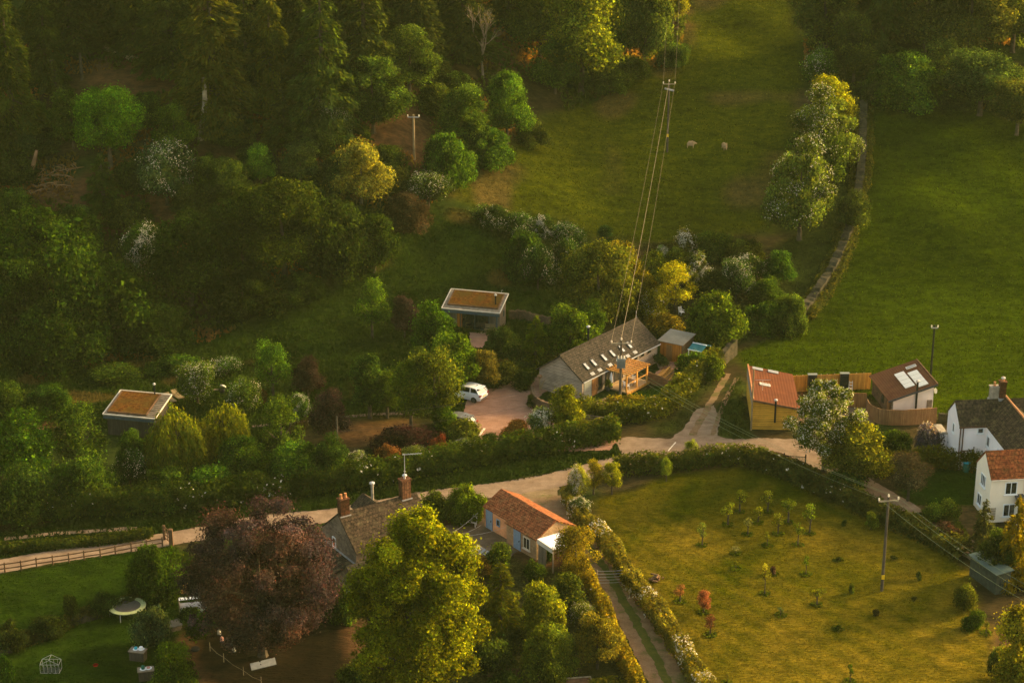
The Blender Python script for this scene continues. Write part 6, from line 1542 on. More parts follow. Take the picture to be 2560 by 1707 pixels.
win(po, (px_(1665, 480, 1.2), .45, .8), 0, .5, .7, 'blue_paint', 1, 1, False)
win(po, (px_(1918, 660, 1.2), 0, .55), 0, .95, 1.15, 'cream_paint', 2, 1)
A2, rz2, L6 = frame2(COT(2010, 632), COT(2130, 712), 2.35); 
w6 = local(A2, rz2, at_z(*COT(2210, 582), 2.35))[1]; A2.z = 0
cp = thing('canopy', 'white flat roofed canopy at the pantiled outbuilding\'s end', 'canopy', A2, rz2)
MB().bx(0, L6 + .3, 0, w6, 2.28, 2.38).build('roof', M['white_paint'], cp)
MB().bx(-.02, L6 + .32, -.05, 0, 1.95, 2.39).build('fascia', M['cream_paint'], cp)
for x in (.1, L6 + .2):
    for y in (.08, w6 - .1): MB().bx(x - .05, x + .05, y - .05, y + .05, 0, 2.28).build('post', M['grey_timber'], cp)
MB().bx(.2, L6 * .6, .02, .08, 0, 1.95).build('boarding', M['grey_upright'], cp)
# small glazed lean-to
A3, rz3, L7 = frame2(COT(1370, 772), COT(1480, 838), 1.5); w7 = local(A3, rz3, at_z(*COT(1432, 703), 1.9))[1]; A3.z = 0
gh = thing('garden_shed', 'tiny shed with pale sloping boarded roof by the apple tree', 'shed', A3, rz3)
w7 = max(1.3, min(w7, 2.2))
MB().slab([(0, -.1, 1.5), (L7, -.1, 1.5), (L7, w7, 2.1), (0, w7, 2.1)], .07).build('roof', M['lead'], gh)
m = MB()
for k in range(1, 4): m.beam((L7 * k / 4, -.1, 1.53), (L7 * k / 4, w7, 2.13), .04, .05)
m.build('roof_battens', M['grey_timber'], gh)
MB().add([(x, y, z) for x in (.1, L7 - .1) for y, z in ((0, 0), (w7 - .1, 0), (w7 - .1, 1.98), (0, 1.42))], [(3, 2, 1, 0), (4, 5, 6, 7), (0, 4, 7, 3), (1, 2, 6, 5)]).build('wall', M['grey_upright'], gh)
# ---------------------------------------------------------------- sheds
A, rz, L8 = frame2(B3(1968, 692), B3(2152, 830), 2.0); w8 = max(1.6, local(A, rz, at_z(*B3(2228, 815), 2.0))[1]); A.z = 0
gs = thing('metal_shed', 'dark shed with green corrugated roof beside the lawn', 'shed', A, rz)
MB().bx(.08, L8 - .08, .08, w8 - .08, -.1, 1.95).build('wall', M['olive_paint'], gs)
MB().slab([(-.05, -.1, 1.98), (L8 + .1, -.1, 1.98), (L8 + .1, w8 + .1, 2.14), (-.05, w8 + .1, 2.14)], .05).build('roof', M['green_sheet'], gs)
MB().bx(L8 - .08, L8 - .05, w8 * .3, w8 * .8, 0, 1.8).build('door', M['olive_paint'], gs)
A, rz, L9 = frame2(BARN(1572, 318), BARN(1838, 372), 2.25); w9 = local(A, rz, at_z(*BARN(1922, 266), 2.25))[1]; A.z = 0
ws = thing('timber_shed', 'orange boarded shed with weathered grey roof beyond the barn', 'shed', A, rz)
MB().bx(.1, L9 - .1, .1, w9 - .1, -.2, 2.2).build('wall', M['orange_boards'], ws)
MB().bx(L9 - .12, L9 - .06, .05, w9 - .06, -.2, 2.21).build('side_wall', M['brown_stone'], ws)
MB().slab([(-.15, -.15, 2.26), (L9 + .1, -.15, 2.26), (L9 + .1, w9 + .15, 2.55), (-.15, w9 + .15, 2.55)], .08).build('roof', M['grey_sheet'], ws)
MB().bx(L9 * .3, L9 * .55, .05, .1, 0, 1.9).build('door', M['brown_boards'], ws)
A, rz, L10 = frame2(BARN(1897, 412), BARN(2052, 446), 1.9); w10 = local(A, rz, at_z(*BARN(2215, 382), 1.9))[1]; A.z = 0
ts = thing('shelter', 'small open shelter with teal roof and white trim', 'shelter', A, rz)
MB().slab([(0, 0, 1.85), (L10, 0, 1.85), (L10, w10 / 2, 2.2), (0, w10 / 2, 2.2)], .05).slab([(L10, w10, 1.85), (0, w10, 1.85), (0, w10 / 2, 2.2), (L10, w10 / 2, 2.2)], .05).build('roof', M['teal_sheet'], ts)
MB().beam((-.02, w10 / 2, 2.22), (L10 + .02, w10 / 2, 2.22), .1, .06).build('ridge_cap', M['white_paint'], ts)
MB().beam((0, -.02, 1.83), (L10, -.02, 1.83), .04, .1).build('fascia', M['white_paint'], ts)
for x in (.08, L10 - .08):
    for y in (.08, w10 - .08): MB().bx(x - .04, x + .04, y - .04, y + .04, -.1, 1.84).build('post', M['white_paint'], ts)

# ================================================================ POLES AND WIRES
def pole(label, base, top, mat='pole_timber', arm=1.6, arm_rz=0.0, r0=.14, tag_f=None, insul=3, hmin=None, z_extra=0.0):
    g = gp(*base); h = height_to(g, top[1]) if hmin is None else hmin
    o = thing('utility_pole', label, 'utility pole', g)
    MB().tube([(0, 0, -.3), (0, 0, h)], [r0, r0 * .75], 8).build('post', M[mat], o)
    ends = []
    if arm:
        c, s = math.cos(arm_rz), math.sin(arm_rz)
        ar = MB().beam((-c * arm / 2, -s * arm / 2 - .1, h - .3), (c * arm / 2, s * arm / 2 - .1, h - .3), .10, .12).build('crossarm', M['pale_bark'] if mat == 'pole_timber' else M['lead'], o)
        ps = [(-arm / 2, .0), (0, .25), (arm / 2, .0)] if insul == 3 else [(-arm / 2, 0), (arm / 2, 0)]
        for d, e in ps:
            p = (c * d * .96, s * d * .96 - .1 * (e == 0), h - .24 + e)
            MB().lathe(p, [(.04, 0), (.09, .08), (.05, .12), (.09, .18), (.05, .26)], 8).build('insulator', M['porcelain'], ar)
            ends.append(g + Vector(p) + Vector((0, 0, .22)))
    if tag_f: MB().bx(-.13, .13, -.17, -.145, h * tag_f - .2, h * tag_f + .2).build('warning_plate', M['yellow'], o)
    return o, g, h, ends
pA, gA, hA, eA = pole('dark pole with crossarm standing in the sheep field', C2(2237, 1040), C2(2237, 560), arm=1.6, tag_f=.24)
m = MB().beam((-.6, -.2, hA - .85), (.65, -.35, hA - 1.15), .22, .18).build('switch_gear', M['lead'], pA)
pB, gB, hB, eB = pole('pole carrying a transformer in front of the grey barn', BARN(1130, 1110), BARN(1130, 320), arm=2.1, tag_f=.20, r0=.16)
tr = MB().bx(-.42, .42, -.62, -.14, 0, .95).bx(-.5, .5, -.55, -.2, .9, .98).build('transformer', M['grey_paint'], pB, (0, 0, hB - 2.85))
m = MB()
for k in range(5): m.bx(-.36 + k * .16, -.30 + k * .16, -.70, -.62, .1, .8)
m.build('cooling_fin', M['grey_paint'], tr)
for x in (-.3, 0, .3): MB().lathe((x, -.38, .98), [(.05, 0), (.10, .08), (.06, .14), (.10, .2), (.05, .32)], 8).build('bushing', M['porcelain'], tr)
pole('pale wooden pole with small crossarm at the wood\'s edge', C2(507, 1090), C2(500, 785), 'pale_pole', arm=1.45, insul=2, r0=.17)
pD, gD, hD, eD = pole('tall dark pole standing alone in the lawn', B3(1370, 940), B3(1372, 305), arm=1.75, arm_rz=.15, tag_f=.155, r0=.14)
pole('black pole with bracket behind the brown roofed outbuilding', (2326, 945), C6(1727, 690), 'black_metal', arm=.7, insul=2, r0=.12)
pole('thin wooden pole at the golden studio\'s corner', C6(486, 1408), C6(485, 990), 'pale_pole', arm=0, r0=.10)
pG, gG, hG, _ = pole('thin dark roadside pole with a yellow plate', (846, 1165), (846, 1040), arm=0, r0=.10, tag_f=.28)
def cable(label, a, b, sag, r, mat, group):
    a, b = Vector(a), Vector(b); pts = []
    for i in range(25):
        t = i / 24; p = a.lerp(b, t); p.z -= 4 * sag * t * (1 - t); pts.append(p - a)
    return tag(MB().tube(pts, r, 5).build('power_line', M[mat], None, a), label, 'power line', group)
for i, n in enumerate(('left', 'middle', 'right')):
    cable('%s one of three pale wires from field pole down to transformer pole' % n, eA[i], eB[i], 1.0, .020 if i == 1 else .010, 'wire', 'wires over the field')
far = gp(1716, -60) + Vector((0, 0, 9.5))
for i, n in ((0, 'left'), (2, 'right')):
    cable('%s one of two wires running uphill from the field pole' % n, eA[i], far + Vector((-1.2 + i * .9, 14, 3)), .5, .009, 'wire', 'wires up the hill')
for i, n in enumerate(('lowest', 'middle', 'uppermost')):
    cable('%s one of three wires between transformer pole and lawn pole' % n, gB + Vector((.1, -.3, hB - 2.9 + i * .35)), eD[i], .9, .011, 'green_wire', 'wires over the lane')
offr = at_z(2640, 1545, 7.0)
for i, n in enumerate(('lowest', 'middle', 'uppermost')):
    cable('%s one of three wires leaving the lawn pole to the lower right' % n, eD[i], offr + Vector((.35 * i, .2 * i, .45 * i)), .6, .011, 'green_wire', 'wires over the shed')
cable('upper of two thin dark wires across the gravel driveway', gB + Vector((0, 0, hB - 3.2)), gG + Vector((0, 0, hG - .1)), .8, .011, 'dark_wire', 'wires over the driveway')
cable('lower of two thin dark wires across the gravel driveway', gB + Vector((0, 0, hB - 4.6)), gG + Vector((0, 0, hG - 1.6)), .9, .011, 'dark_wire', 'wires over the driveway')

# ================================================================ CARS
def car(label, rear_mid, rz, paint):
    o = thing('parked_car', label, 'car', rear_mid, rz)
    st = [(0.0, .42, .82, .74), (.06, .32, .98, .84), (.35, .26, 1.04, .90), (1.0, .24, 1.02, .92), (2.6, .24, .98, .92), (3.2, .24, .94, .90), (3.9, .26, .84, .86), (4.25, .34, .68, .74), (4.32, .42, .58, .6)]
    vs, fs = [], []
    for x, zb, zt, w in st:
        vs += [(x, -w * .93, zb), (x, -w, (zb + zt) / 2 - .03), (x, -w * .96, zt - .05), (x, -w * .86, zt), (x, w * .86, zt), (x, w * .96, zt - .05), (x, w, (zb + zt) / 2 - .03), (x, w * .93, zb)]
    for i in range(len(st) - 1):
        for k in range(8): a, b = i * 8 + k, i * 8 + (k + 1) % 8; fs.append((a, a + 8, b + 8, b))
    fs += [tuple(range(8)), tuple(range((len(st) - 1) * 8, len(st) * 8))[::-1]]
    MB().add(vs, fs).build('body', M[paint], o, smooth=False)
    rs = [(.18, 1.02, .76), (.62, 1.50, .62), (1.3, 1.58, .66), (2.1, 1.55, .66), (2.5, 1.46, .62), (3.25, .97, .74)]
    vs, fs = [], []
    for x, z, w in rs: vs += [(x, -w - .12 * (1.58 - z) , max(.97, z - .55) if 0 else .97), (x, -w, z), (x, w, z), (x, w + .12 * (1.58 - z), .97)]
    for i in range(len(rs) - 1):
        for k in range(4): a, b = i * 4 + k, i * 4 + (k + 1) % 4; fs.append((a, a + 4, b + 4, b))
    fs += [(0, 1, 2, 3), (23, 22, 21, 20)]
    MB().add(vs, fs).build('windows', M['glass'], o)
    MB().add([(x, s * (w + .015), z + .03) for x, z, w in rs[1:5] for s in (-1, 1)] + [(x, s * (w + .02), z - .05) for x, z, w in rs[1:5] for s in (-1, 1)],
             [(0, 2, 3, 1), (2, 4, 5, 3), (4, 6, 7, 5), (0, 8, 10, 2), (2, 10, 12, 4), (4, 12, 14, 6), (1, 3, 11, 9), (3, 5, 13, 11), (5, 7, 15, 13), (0, 1, 9, 8), (6, 14, 15, 7)]).build('roof', M[paint], o)
    for s in (-1, 1):
        m = MB().beam((.16, s * .85, 1.0), (.62, s * .66, 1.50), .10, .09); m.beam((1.25, s * .86, .97), (1.3, s * .67, 1.55), .09, .06); m.build('pillar', M[paint], o)
        MB().bx(-.03, .16, s * .74 - .16, s * .74 + .16, .80, .95).build('tail_lamp', M['red_lamp'], o)
        MB().bx(4.05, 4.22, s * .62 - .15, s * .62 + .15, .62, .76).build('headlight', M['sky_glass'], o)
        MB().bx(2.65, 2.85, s * 1.0 - .1, s * 1.0 + .1, .98, 1.13).build('mirror', M[paint], o)
        for x in (.78, 3.42):
            w = MB().tube([(x, s * .72, .33), (x, s * .93, .33)], .335, 16).build('wheel', M['rubber'], o)
            MB().tube([(x, s * .925, .33), (x, s * .945, .33)], .20, 10).build('rim', M['dark_grey'], w)
    MB().beam((.36, -.60, 1.53), (.36, .60, 1.53), .30, .05).build('spoiler', M[paint], o)
    MB().bx(-.02, .03, -.7, .7, .42, .52).build('bumper', M['dark_grey'], o)
    MB().bx(-.015, .02, -.26, .26, .64, .75).build('number_plate', M['yellow'], o)
    MB().beam((1.0, .0, 1.6), (.8, .0, 1.72), .05, .06).build('roof_fin', M['dark_grey'], o)
    return o
car('white hatchback parked on the red gravel by the birches', gp(1211, 1004), R(150), 'car_white')
car('silver car half hidden by shrubs at the parking bays', gp(1184, 1079), R(152), 'car_silver')

# ================================================================ GARDEN OBJECTS
def field_gate(label, a, b, h, mat, bars=5, name='field_gate'):
    pa, pb = gp(*a), gp(*b); o = thing(name, label, 'gate', pa); d = pb - pa
    m = MB()
    for k in range(bars): m.beam(Vector((0, 0, .2 + k * (h - .2) / (bars - 1))), d + Vector((0, 0, .2 + k * (h - .2) / (bars - 1))), .05, .09)
    m.beam(Vector((0, 0, .2)), d + Vector((0, 0, h)), .04, .07); m.build('bars', M[mat], o)
    for p in (Vector((0, 0, 0)), d): MB().box((p.x, p.y, p.z + h / 2 + .1), (.16, .16, h + .3)).build('post', M[mat], o)
    return o
field_gate('grey five barred gate at the barn driveway mouth', BARN(690, 1275), BARN(1000, 1315), 1.15, 'grey_timber')
nb = thing('notice_box', 'small white box on a post beside the barn gate', 'box', gp(*BARN(1035, 1360)))
MB().bx(-.16, .16, -.1, .1, .35, .95).build('box', M['white_paint'], nb); MB().bx(-.04, .04, -.04, .04, 0, .35).build('post', M['grey_timber'], nb)
MB().bx(-.2, .2, -.14, .14, .95, 1.0).build('lid', M['cream_paint'], nb)
fp = [(-70, 832), (35, 815), (145, 800), (250, 781), (360, 766), (470, 750), (573, 733), (683, 717), (785, 697), (893, 676), (998, 660), (1105, 640)]
pts = [gp(*B1(*p)) for p in fp]; fo = thing('rail_fence', 'brown post and rail fence along the lower lane', 'fence', pts[0])
for p in pts: q = p - pts[0]; MB().box((q.x, q.y, q.z + .45), (.11, .11, 1.0)).build('post', M['brown_timber'], fo)
for z in (.40, .82):
    m = MB()
    for i in range(len(pts) - 1): m.beam(pts[i] - pts[0] + Vector((0, -.07, z)), pts[i + 1] - pts[0] + Vector((0, -.07, z)), .04, .10)
    m.build('rail', M['brown_timber'], fo)
ga, gb = gp(*B1(1118, 595)), gp(*B1(1165, 632)); gt = thing('wooden_gate', 'tall dark wooden gate standing open at the lane fence', 'gate', ga)
MB().bx(-.1, .1, -.1, .1, -.1, 1.45).build('post', M['brown_timber'], gt); d = gb - ga
MB().box((d.x, d.y, .75), (.34, .34, 1.7)).build('gate_pier', M['brown_timber'], gt)
m = MB()
for k in range(4): m.beam((0, 0, .25 + k * .36), (d.x, d.y, .25 + k * .36), .05, .08)
m.beam((d.x * .5, d.y * .5, .2), (d.x * .5, d.y * .5, 1.35), .06, .06); m.build('bars', M['brown_timber'], gt)
ia, ib = gp(*B3(705, 95)), gp(*B3(850, 105)); ig = thing('iron_gate', 'thin black iron gate at the orchard\'s corner', 'gate', ia); d = ib - ia
m = MB()
for z in (.15, 1.1): m.beam((0, 0, z), (d.x, d.y, z), .04, .05)
for k in range(15): m.tube([(d.x * k / 14, d.y * k / 14, .1), (d.x * k / 14, d.y * k / 14, 1.2)], .015, 4)
m.build('bars', M['black_metal'], ig)
for p in ((0, 0), (d.x, d.y)): MB().bx(p[0] - .06, p[0] + .06, p[1] - .06, p[1] + .06, 0, 1.4).build('post', M['black_metal'], ig)
wa, wb_ = gp(*B2(1745, 905)), gp(*B2(1965, 895)); eg = thing('wire_gate', 'electric fence gate of pale strands across the track', 'gate', wa); d = wb_ - wa
for k in range(5): MB().tube([(0, 0, .25 + k * .28), (d.x / 2, d.y / 2, .21 + k * .28), (d.x, d.y, .25 + k * .28)], .011, 5).build('strand', M['steel'], eg)
for p in ((0, 0), (d.x, d.y)): MB().tube([(p[0], p[1], 0), (p[0], p[1], 1.5)], .05, 6).build('post', M['grey_timber'], eg)
# trampoline
tp = gp(*HEN(325, 625)); ty = thing('trampoline', 'round trampoline with lime green edge pad in the lower garden', 'trampoline', tp)
m = MB(); n = 40; ri, ro = 1.12, 1.55; vs = [(math.cos(2 * math.pi * k / n) * q, math.sin(2 * math.pi * k / n) * q, z) for z in (.74, .80) for q in (ri, ro) for k in range(n)]
fs = []
for k in range(n):
    j = (k + 1) % n; fs += [(2 * n + k, 3 * n + k, 3 * n + j, 2 * n + j), (k, j, n + j, n + k), (n + k, n + j, 3 * n + j, 3 * n + k), (k, 2 * n + k, 2 * n + j, j)]
m.add(vs, fs).build('edge_pad', M['lime_pad'], ty)
m = MB(); m.prism([(math.cos(2 * math.pi * k / n) * 1.2, math.sin(2 * math.pi * k / n) * 1.2) for k in range(n)], .745, .765); m.build('mat', M['mat_mesh'], ty)
for k in range(6):
    a = k * math.pi / 3 + .3; MB().tube([(math.cos(a) * 1.45, math.sin(a) * 1.45, .74), (math.cos(a) * 1.5, math.sin(a) * 1.5, 0)], .035, 6).build('leg', M['steel'], ty)
def work_table(label, c, w, d, h, rz):
    o = thing('potting_table', label, 'table', gp(*c), rz)
    MB().bx(-w / 2, w / 2, -d / 2, d / 2, h, h + .07).build('table_top', M['grey_timber'], o)
    MB().bx(-w / 2 + .06, w / 2 - .06, -d / 2 + .06, d / 2 - .06, .05, h).build('cupboard', M['dark_boards'], o)
    return o
t1 = work_table('dark potting table with teal and white toy crockery', HEN(470, 1250), 1.35, .8, .85, R(-14))
t2 = work_table('dark potting table with a green jug on its pale top', HEN(580, 1520), 1.3, .75, .9, R(12))
def on(t, x, y, z): return t.matrix_basis @ Vector((x, y, z))
def cup(name, label, loc, mat, r, h, cat):
    o = thing(name, label, cat, loc)
    MB().lathe((0, 0, 0), [(r * .7, 0), (r, h * .3), (r * .95, h * .9), (r * .6, h)], 12).build('bowl', M[mat], o)
    MB().lathe((0, 0, 0), [(r * 1.6, 0), (r * 1.7, .02), (r * .7, .03)], 14).build('saucer', M['white_paint'], o)
    return o
cup('toy_teapot', 'teal toy pot on the left of the potting table', on(t1, -.18, .05, .92), 'teal_plastic', .14, .2, 'toy')
cup('toy_teapot', 'white toy pot on the right of the potting table', on(t1, .22, .18, .92), 'white_paint', .16, .22, 'toy')
cup('jug', 'green jug on the pale topped potting table', on(t2, -.2, .0, .97), 'green_plastic', .15, .32, 'jug')
cup('toy_dish', 'pink white dish on the pale topped potting table', on(t2, .22, .08, .97), 'pink_plastic', .16, .1, 'dish')
cg = thing('wire_cage', 'small pale wire framed cage shaped like a house', 'cage', gp(*B1(348, 1480)))
m = MB(); w, d, h, rr_ = .75, .45, .75, 1.15
for x in (-w, w):
    m.tube([(x, -d, 0), (x, -d, h), (0, -d, rr_), ], .015, 4); m.tube([(x, d, 0), (x, d, h), (0, d, rr_)], .015, 4); m.tube([(x, -d, h), (x, d, h)], .015, 4); m.tube([(x, -d, 0), (x, d, 0)], .015, 4)
m.tube([(0, -d, rr_), (0, d, rr_)], .015, 4)
for y in (-d, d):
    for z in (0, h): m.tube([(-w, y, z), (w, y, z)], .015, 4)
    for k in range(1, 5): m.tube([(-w + k * .3, y, 0), (-w + k * .3, y, h)], .01, 4)
m.build('frame', M['steel'], cg); MB().bx(-w, w, -d, d, 0, .03).build('tray', M['olive_paint'], cg)
bw = thing('red_bowl', 'small red plastic bowl lying on the grass', 'bowl', gp(*B1(650, 1452)))
MB().lathe((0, 0, 0), [(.10, 0), (.17, .04), (.21, .14), (.19, .14), (.12, .05)], 14).build('bowl', M['red_plastic'], bw)
# hen yard
hc = thing('poultry_ark', 'low poultry ark with white top strip and grey curved cover', 'hen house', gp(*HEN(1200, 590)), R(12))
vs = [(x, math.cos(a) * .62, .15 + math.sin(a) * .68) for x in (-.95, 1.2) for a in np.linspace(0, math.pi, 9)]
fs = [(k, k + 1, k + 10, k + 9) for k in range(8)] + [tuple(range(9)), tuple(range(9, 18))[::-1]]
MB().add(vs, fs).build('cover', M['lead'], hc)
for k in range(3): MB().bx(-1.0 + k * .72, -.3 + k * .72, .30, .75, .98, 1.02).build('top_panel', M['white_paint'], hc)
MB().bx(-1.02, -.95, -.5, .7, 0, .98).build('end_board', M['grey_timber'], hc)
hb = thing('hen_coop', 'grey hen coop with mesh roof beside the silvery bush', 'hen house', gp(*HEN(930, 830)), R(28))
MB().bx(-.7, .7, -.5, .5, 0, .5).build('wall', M['grey_timber'], hb)
MB().slab([(-.75, -.58, .48), (.75, -.58, .48), (.75, 0, .85), (-.75, 0, .85)], .04).slab([(.75, .58, .48), (-.75, .58, .48), (-.75, 0, .85), (.75, 0, .85)], .04).build('roof', M['dark_grey'], hb)
for (cx, cy), mt, lb in (((1612, 1000), 'pink_plastic', 'pink poultry drinker left of the pale one'), ((1892, 1050), 'clay', 'orange pink poultry drinker farthest right in the hen yard'), ((1778, 1135), 'cream_paint', 'pale poultry feeder nearest the viewer in the hen yard'), ((1575, 905), 'porcelain', 'pale speckled feeder under the beech, farthest from the viewer')):
    o = thing('poultry_feeder', lb, 'feeder', gp(*HEN(cx, cy)), 0, 'feeders in the hen yard')
    MB().lathe((0, 0, .04), [(.13, 0), (.15, .1), (.14, .34), (.06, .4)], 12).build('hopper', M[mt], o)
    MB().lathe((0, 0, 0), [(.18, 0), (.20, .05), (.15, .05)], 12).build('tray', M['dark_grey'], o)
    MB().tube([(-.08, 0, .42), (0, 0, .52), (.08, 0, .42)], .012, 4).build('handle', M['steel'], o)
sk = [gp(*HEN(*p)) for p in ((1450, 1130), (1638, 1280), (1907, 1462), (2150, 1600))]
rf_ = thing('rope_fence', 'pale stakes with a rope round the hen yard', 'fence', sk[0])
for p in sk: q = p - sk[0]; MB().tube([(q.x, q.y, -.05), (q.x, q.y, .8)], .022, 5).build('stake', M['pale_bark'], rf_)
m = MB()
for i in range(3): a, b = sk[i] - sk[0], sk[i + 1] - sk[0]; m.tube([a + Vector((0, 0, .45)), a.lerp(b, .5) + Vector((0, 0, .32)), b + Vector((0, 0, .45))], .014, 4)
m.build('rope', M['pale_bark'], rf_)
bo = MB().bx(-.32, .32, -.55, .55, 0, .05).build('plywood_board', M['fresh_timber'], None, gp(*HEN(1088, 310)) + Vector((0, 0, .25)), R(-12)); bo.rotation_euler = (R(25), 0, R(-12)); tag(bo, 'orange plywood board leaning near the copper beech', 'board')
bo = MB().bx(-1.0, 1.0, -.4, .4, 0, .05).build('roof_sheet', M['steel'], None, gp(*B1(1790, 1465)) + Vector((0, 0, .35)), R(10)); bo.rotation_euler = (R(12), R(-8), R(14)); tag(bo, 'pale metal sheet lying under the copper beech', 'sheet')
ty2 = thing('old_tyre', 'dark old tyre lying in the hen yard', 'tyre', gp(*HEN(1250, 1115)))
MB().lathe((0, 0, 0), [(.20, 0), (.36, .03), (.38, .1), (.36, .17), (.20, .2)], 16).build('tread', M['rubber'], ty2)
# garden swing seat, washing lines and bench by the cottage
sw = thing('garden_bench', 'white slatted garden bench in the cottage yard', 'bench', gp(*COT(1395, 510)), R(-15))
MB().bx(-.75, .75, -.25, .25, .42, .47).build('seat', M['cloth_white'], sw)
m = MB()
for k in range(9): m.beam((-.7 + k * .175, .27, .47), (-.7 + k * .175, .36, 1.0), .05, .03)
m.beam((-.75, .37, 1.02), (.75, .37, 1.02), .07, .08); m.build('backrest', M['cloth_white'], sw)
for x in (-.68, .68):
    for y in (-.2, .25): MB().bx(x - .03, x + .03, y - .03, y + .03, 0, .42 if y < 0 else .9).build('leg', M['cloth_white'], sw)
    MB().bx(x - .04, x + .04, -.25, .3, .66, .71).build('armrest', M['cloth_white'], sw)
wl0 = at_z(*COT(1500, 505), 1.7); wl1 = at_z(*COT(1240, 590), 1.8)
for i, (a, b, n) in enumerate((((1480, 395), (1255, 570), 'nearest the bench'), ((1505, 508), (1290, 600), 'in the middle'), ((1720, 525), (1400, 600), 'nearest the blue doors'))):
    cable('washing line across the cottage yard, %s' % n, at_z(*COT(*a), 1.9), at_z(*COT(*b), 1.5),   .12, .009, 'steel', 'washing lines in the cottage yard')['category'] = 'washing line'
lp = thing('log_pile', 'heap of split logs at the lawn\'s edge beside the track hedge', 'log pile', gp(*B2(2150, 880)))
r = random.Random(8)
for j in range(22):
    a = r.uniform(0, 6.28); d = r.uniform(0, .85) * (1 - (j / 22) * .7); z = .08 + j / 22 * .55; q = Vector((math.cos(a) * d, math.sin(a) * d, z)); e = Vector((r.uniform(-.3, .3), r.uniform(-.3, .3), r.uniform(-.08, .08)))
    MB().tube([q - e, q + e], .08, 6).build('log', M['dead_wood'], lp)
fw = [gp(*B2(*p)) for p in ((1000, 1525), (1100, 1540), (1220, 1545), (1340, 1540), (1450, 1525), (1640, 1500))]; pf = thing('picket_fence', 'dark picket fence at the bottom of the cottage garden', 'fence', fw[0])
m = MB()
for i in range(5):
    a, b = fw[i] - fw[0], fw[i + 1] - fw[0]
    for k in range(12): q = a.lerp(b, k / 12); m.bx(q.x - .03, q.x + .03, q.y - .015, q.y + .015, q.z, q.z + 1.05)
    for z in (.3, .85): MB().beam(a + Vector((0, .04, z)), b + Vector((0, .04, z)), .04, .06).build('rail', M['brown_timber'], pf)
m.build('pickets', M['brown_timber'], pf)
rb = thing('raised_bed', 'timber edged vegetable bed at the picture\'s bottom', 'raised bed', gp(*B2(1580, 1590)), R(8))
m = MB(); m.bx(-1.6, 1.6, -.9, -.82, 0, .3).bx(-1.6, 1.6, .82, .9, 0, .3).bx(-1.6, -1.52, -.82, .82, 0, .3).bx(1.52, 1.6, -.82, .82, 0, .3); m.build('frame', M['pale_bark'], rb)
MB().bx(-1.52, 1.52, -.82, .82, 0, .22).build('soil', M['brown_timber'], rb)
def white_chair_at(c, cr, label, rz): garden_chair('garden_chair', label, gp(*cr(*c)), rz, 'cloth_white')
white_chair_at((1100, 1340), POND, 'white garden chair beside the big round bush', .6)
bt = thing('garden_table', 'pale flat table half hidden in the pond garden', 'table', gp(*POND(790, 1010)), R(25))
MB().bx(-.7, .7, -.5, .5, .7, .76).build('table_top', M['pale_panel'], bt)
for x in (-.6, .6): MB().bx(x - .04, x + .04, -.4, .4, 0, .7).build('leg', M['grey_timber'], bt)
yb_ = thing('woodland_stake', 'forked dead plant post in the barn\'s gravel bed', 'post', gp(*CAR(1900, 400)))
MB().tube([(0, 0, 0), (-.05, 0, 1.9)], .06, 5).tube([(.0, 0, .5), (.45, .1, 1.5)], .05, 5).build('post', M['pale_pole'], yb_)
MB().lathe((-.05, 0, 1.75), [(.1, 0), (.3, .15), (.26, .35), (.08, .45)], 8).build('seed_head', M['dead_wood'], yb_)
# ---------------------------------------------------------------- dead wood and the leafless tree in the wood
sn = gp(*C1(1395, 955)); hs = height_to(sn, C1(0, 530)[1]); o = thing('dead_snag', 'pale broken dead trunk standing in the wood', 'dead tree', sn)
MB().tube([(-.5, 0, -.2), (-.1, 0, hs * .25), (.35, 0, hs * .55), (.40, 0, hs * .8), (.28, 0, hs)], [.42, .38, .34, .31, .22], 8).build('trunk', M['pale_bark'], o)
MB().tube([(.35, 0, hs * .6), (.75, .1, hs * .66)], [.08, .03], 5).build('broken_limb', M['pale_bark'], o)
sn = gp(*C1(560, 545)); hs = height_to(sn, C1(0, 365)[1]); o = thing('dead_snag', 'short grey dead stub above the bright green tree', 'dead tree', sn)
MB().tube([(0, 0, -.2), (0, 0, hs)], [.25, .18], 7).build('trunk', M['bark'], o)
sn = gp(*C1(425, 800)); hs = height_to(sn, C1(0, 415)[1]); o = thing('ivy_stump', 'tall ivy clad leaning stump in the wood', 'dead tree', sn)
MB().tube([(0, 0, -.2), (-.3, 0, hs * .5), (-.75, 0, hs)], [.4, .35, .25], 7).build('trunk', M['bark'], o)
rr = np.random.default_rng(4); n = 1800; zc_ = rr.random(n) * hs; aa = rr.uniform(0, 6.28, n); rd = .45 + .5 * (1 - zc_ / hs) * rr.random(n)
C = np.stack([np.cos(aa) * rd - .75 * zc_ / hs, np.sin(aa) * rd, zc_], 1)
k = link('ivy', leaves('ivy', C, unit(np.stack([np.cos(aa), np.sin(aa), np.full(n, .4)], 1) + rr.normal(size=(n, 3)) * .4), .28 * rr.uniform(.6, 1.4, n), tints(rr, n), r=rr), o); k.color = (.030, .042, .012, 1)
lg = gp(*C1(830, 400)); o = thing('fallen_log', 'pale fallen branch lying on the wood floor', 'log', lg, 0)
a, b, c = [gp(*C1(*p)) - lg + Vector((0, 0, .25)) for p in ((712, 338), (860, 398), (945, 412))]; d = gp(*C1(900, 432)) - lg + Vector((0, 0, .2))
MB().tube([a, b, c], [.38, .28, .12], 7).tube([b, d], [.22, .1], 6).build('trunk', M['pale_bark'], o)
sn = gp(*C1(215, 1235)); hs = height_to(sn, C1(0, 1030)[1]); o = thing('leaning_trunk', 'leaning orange dead trunk at the wood\'s left', 'dead tree', sn)
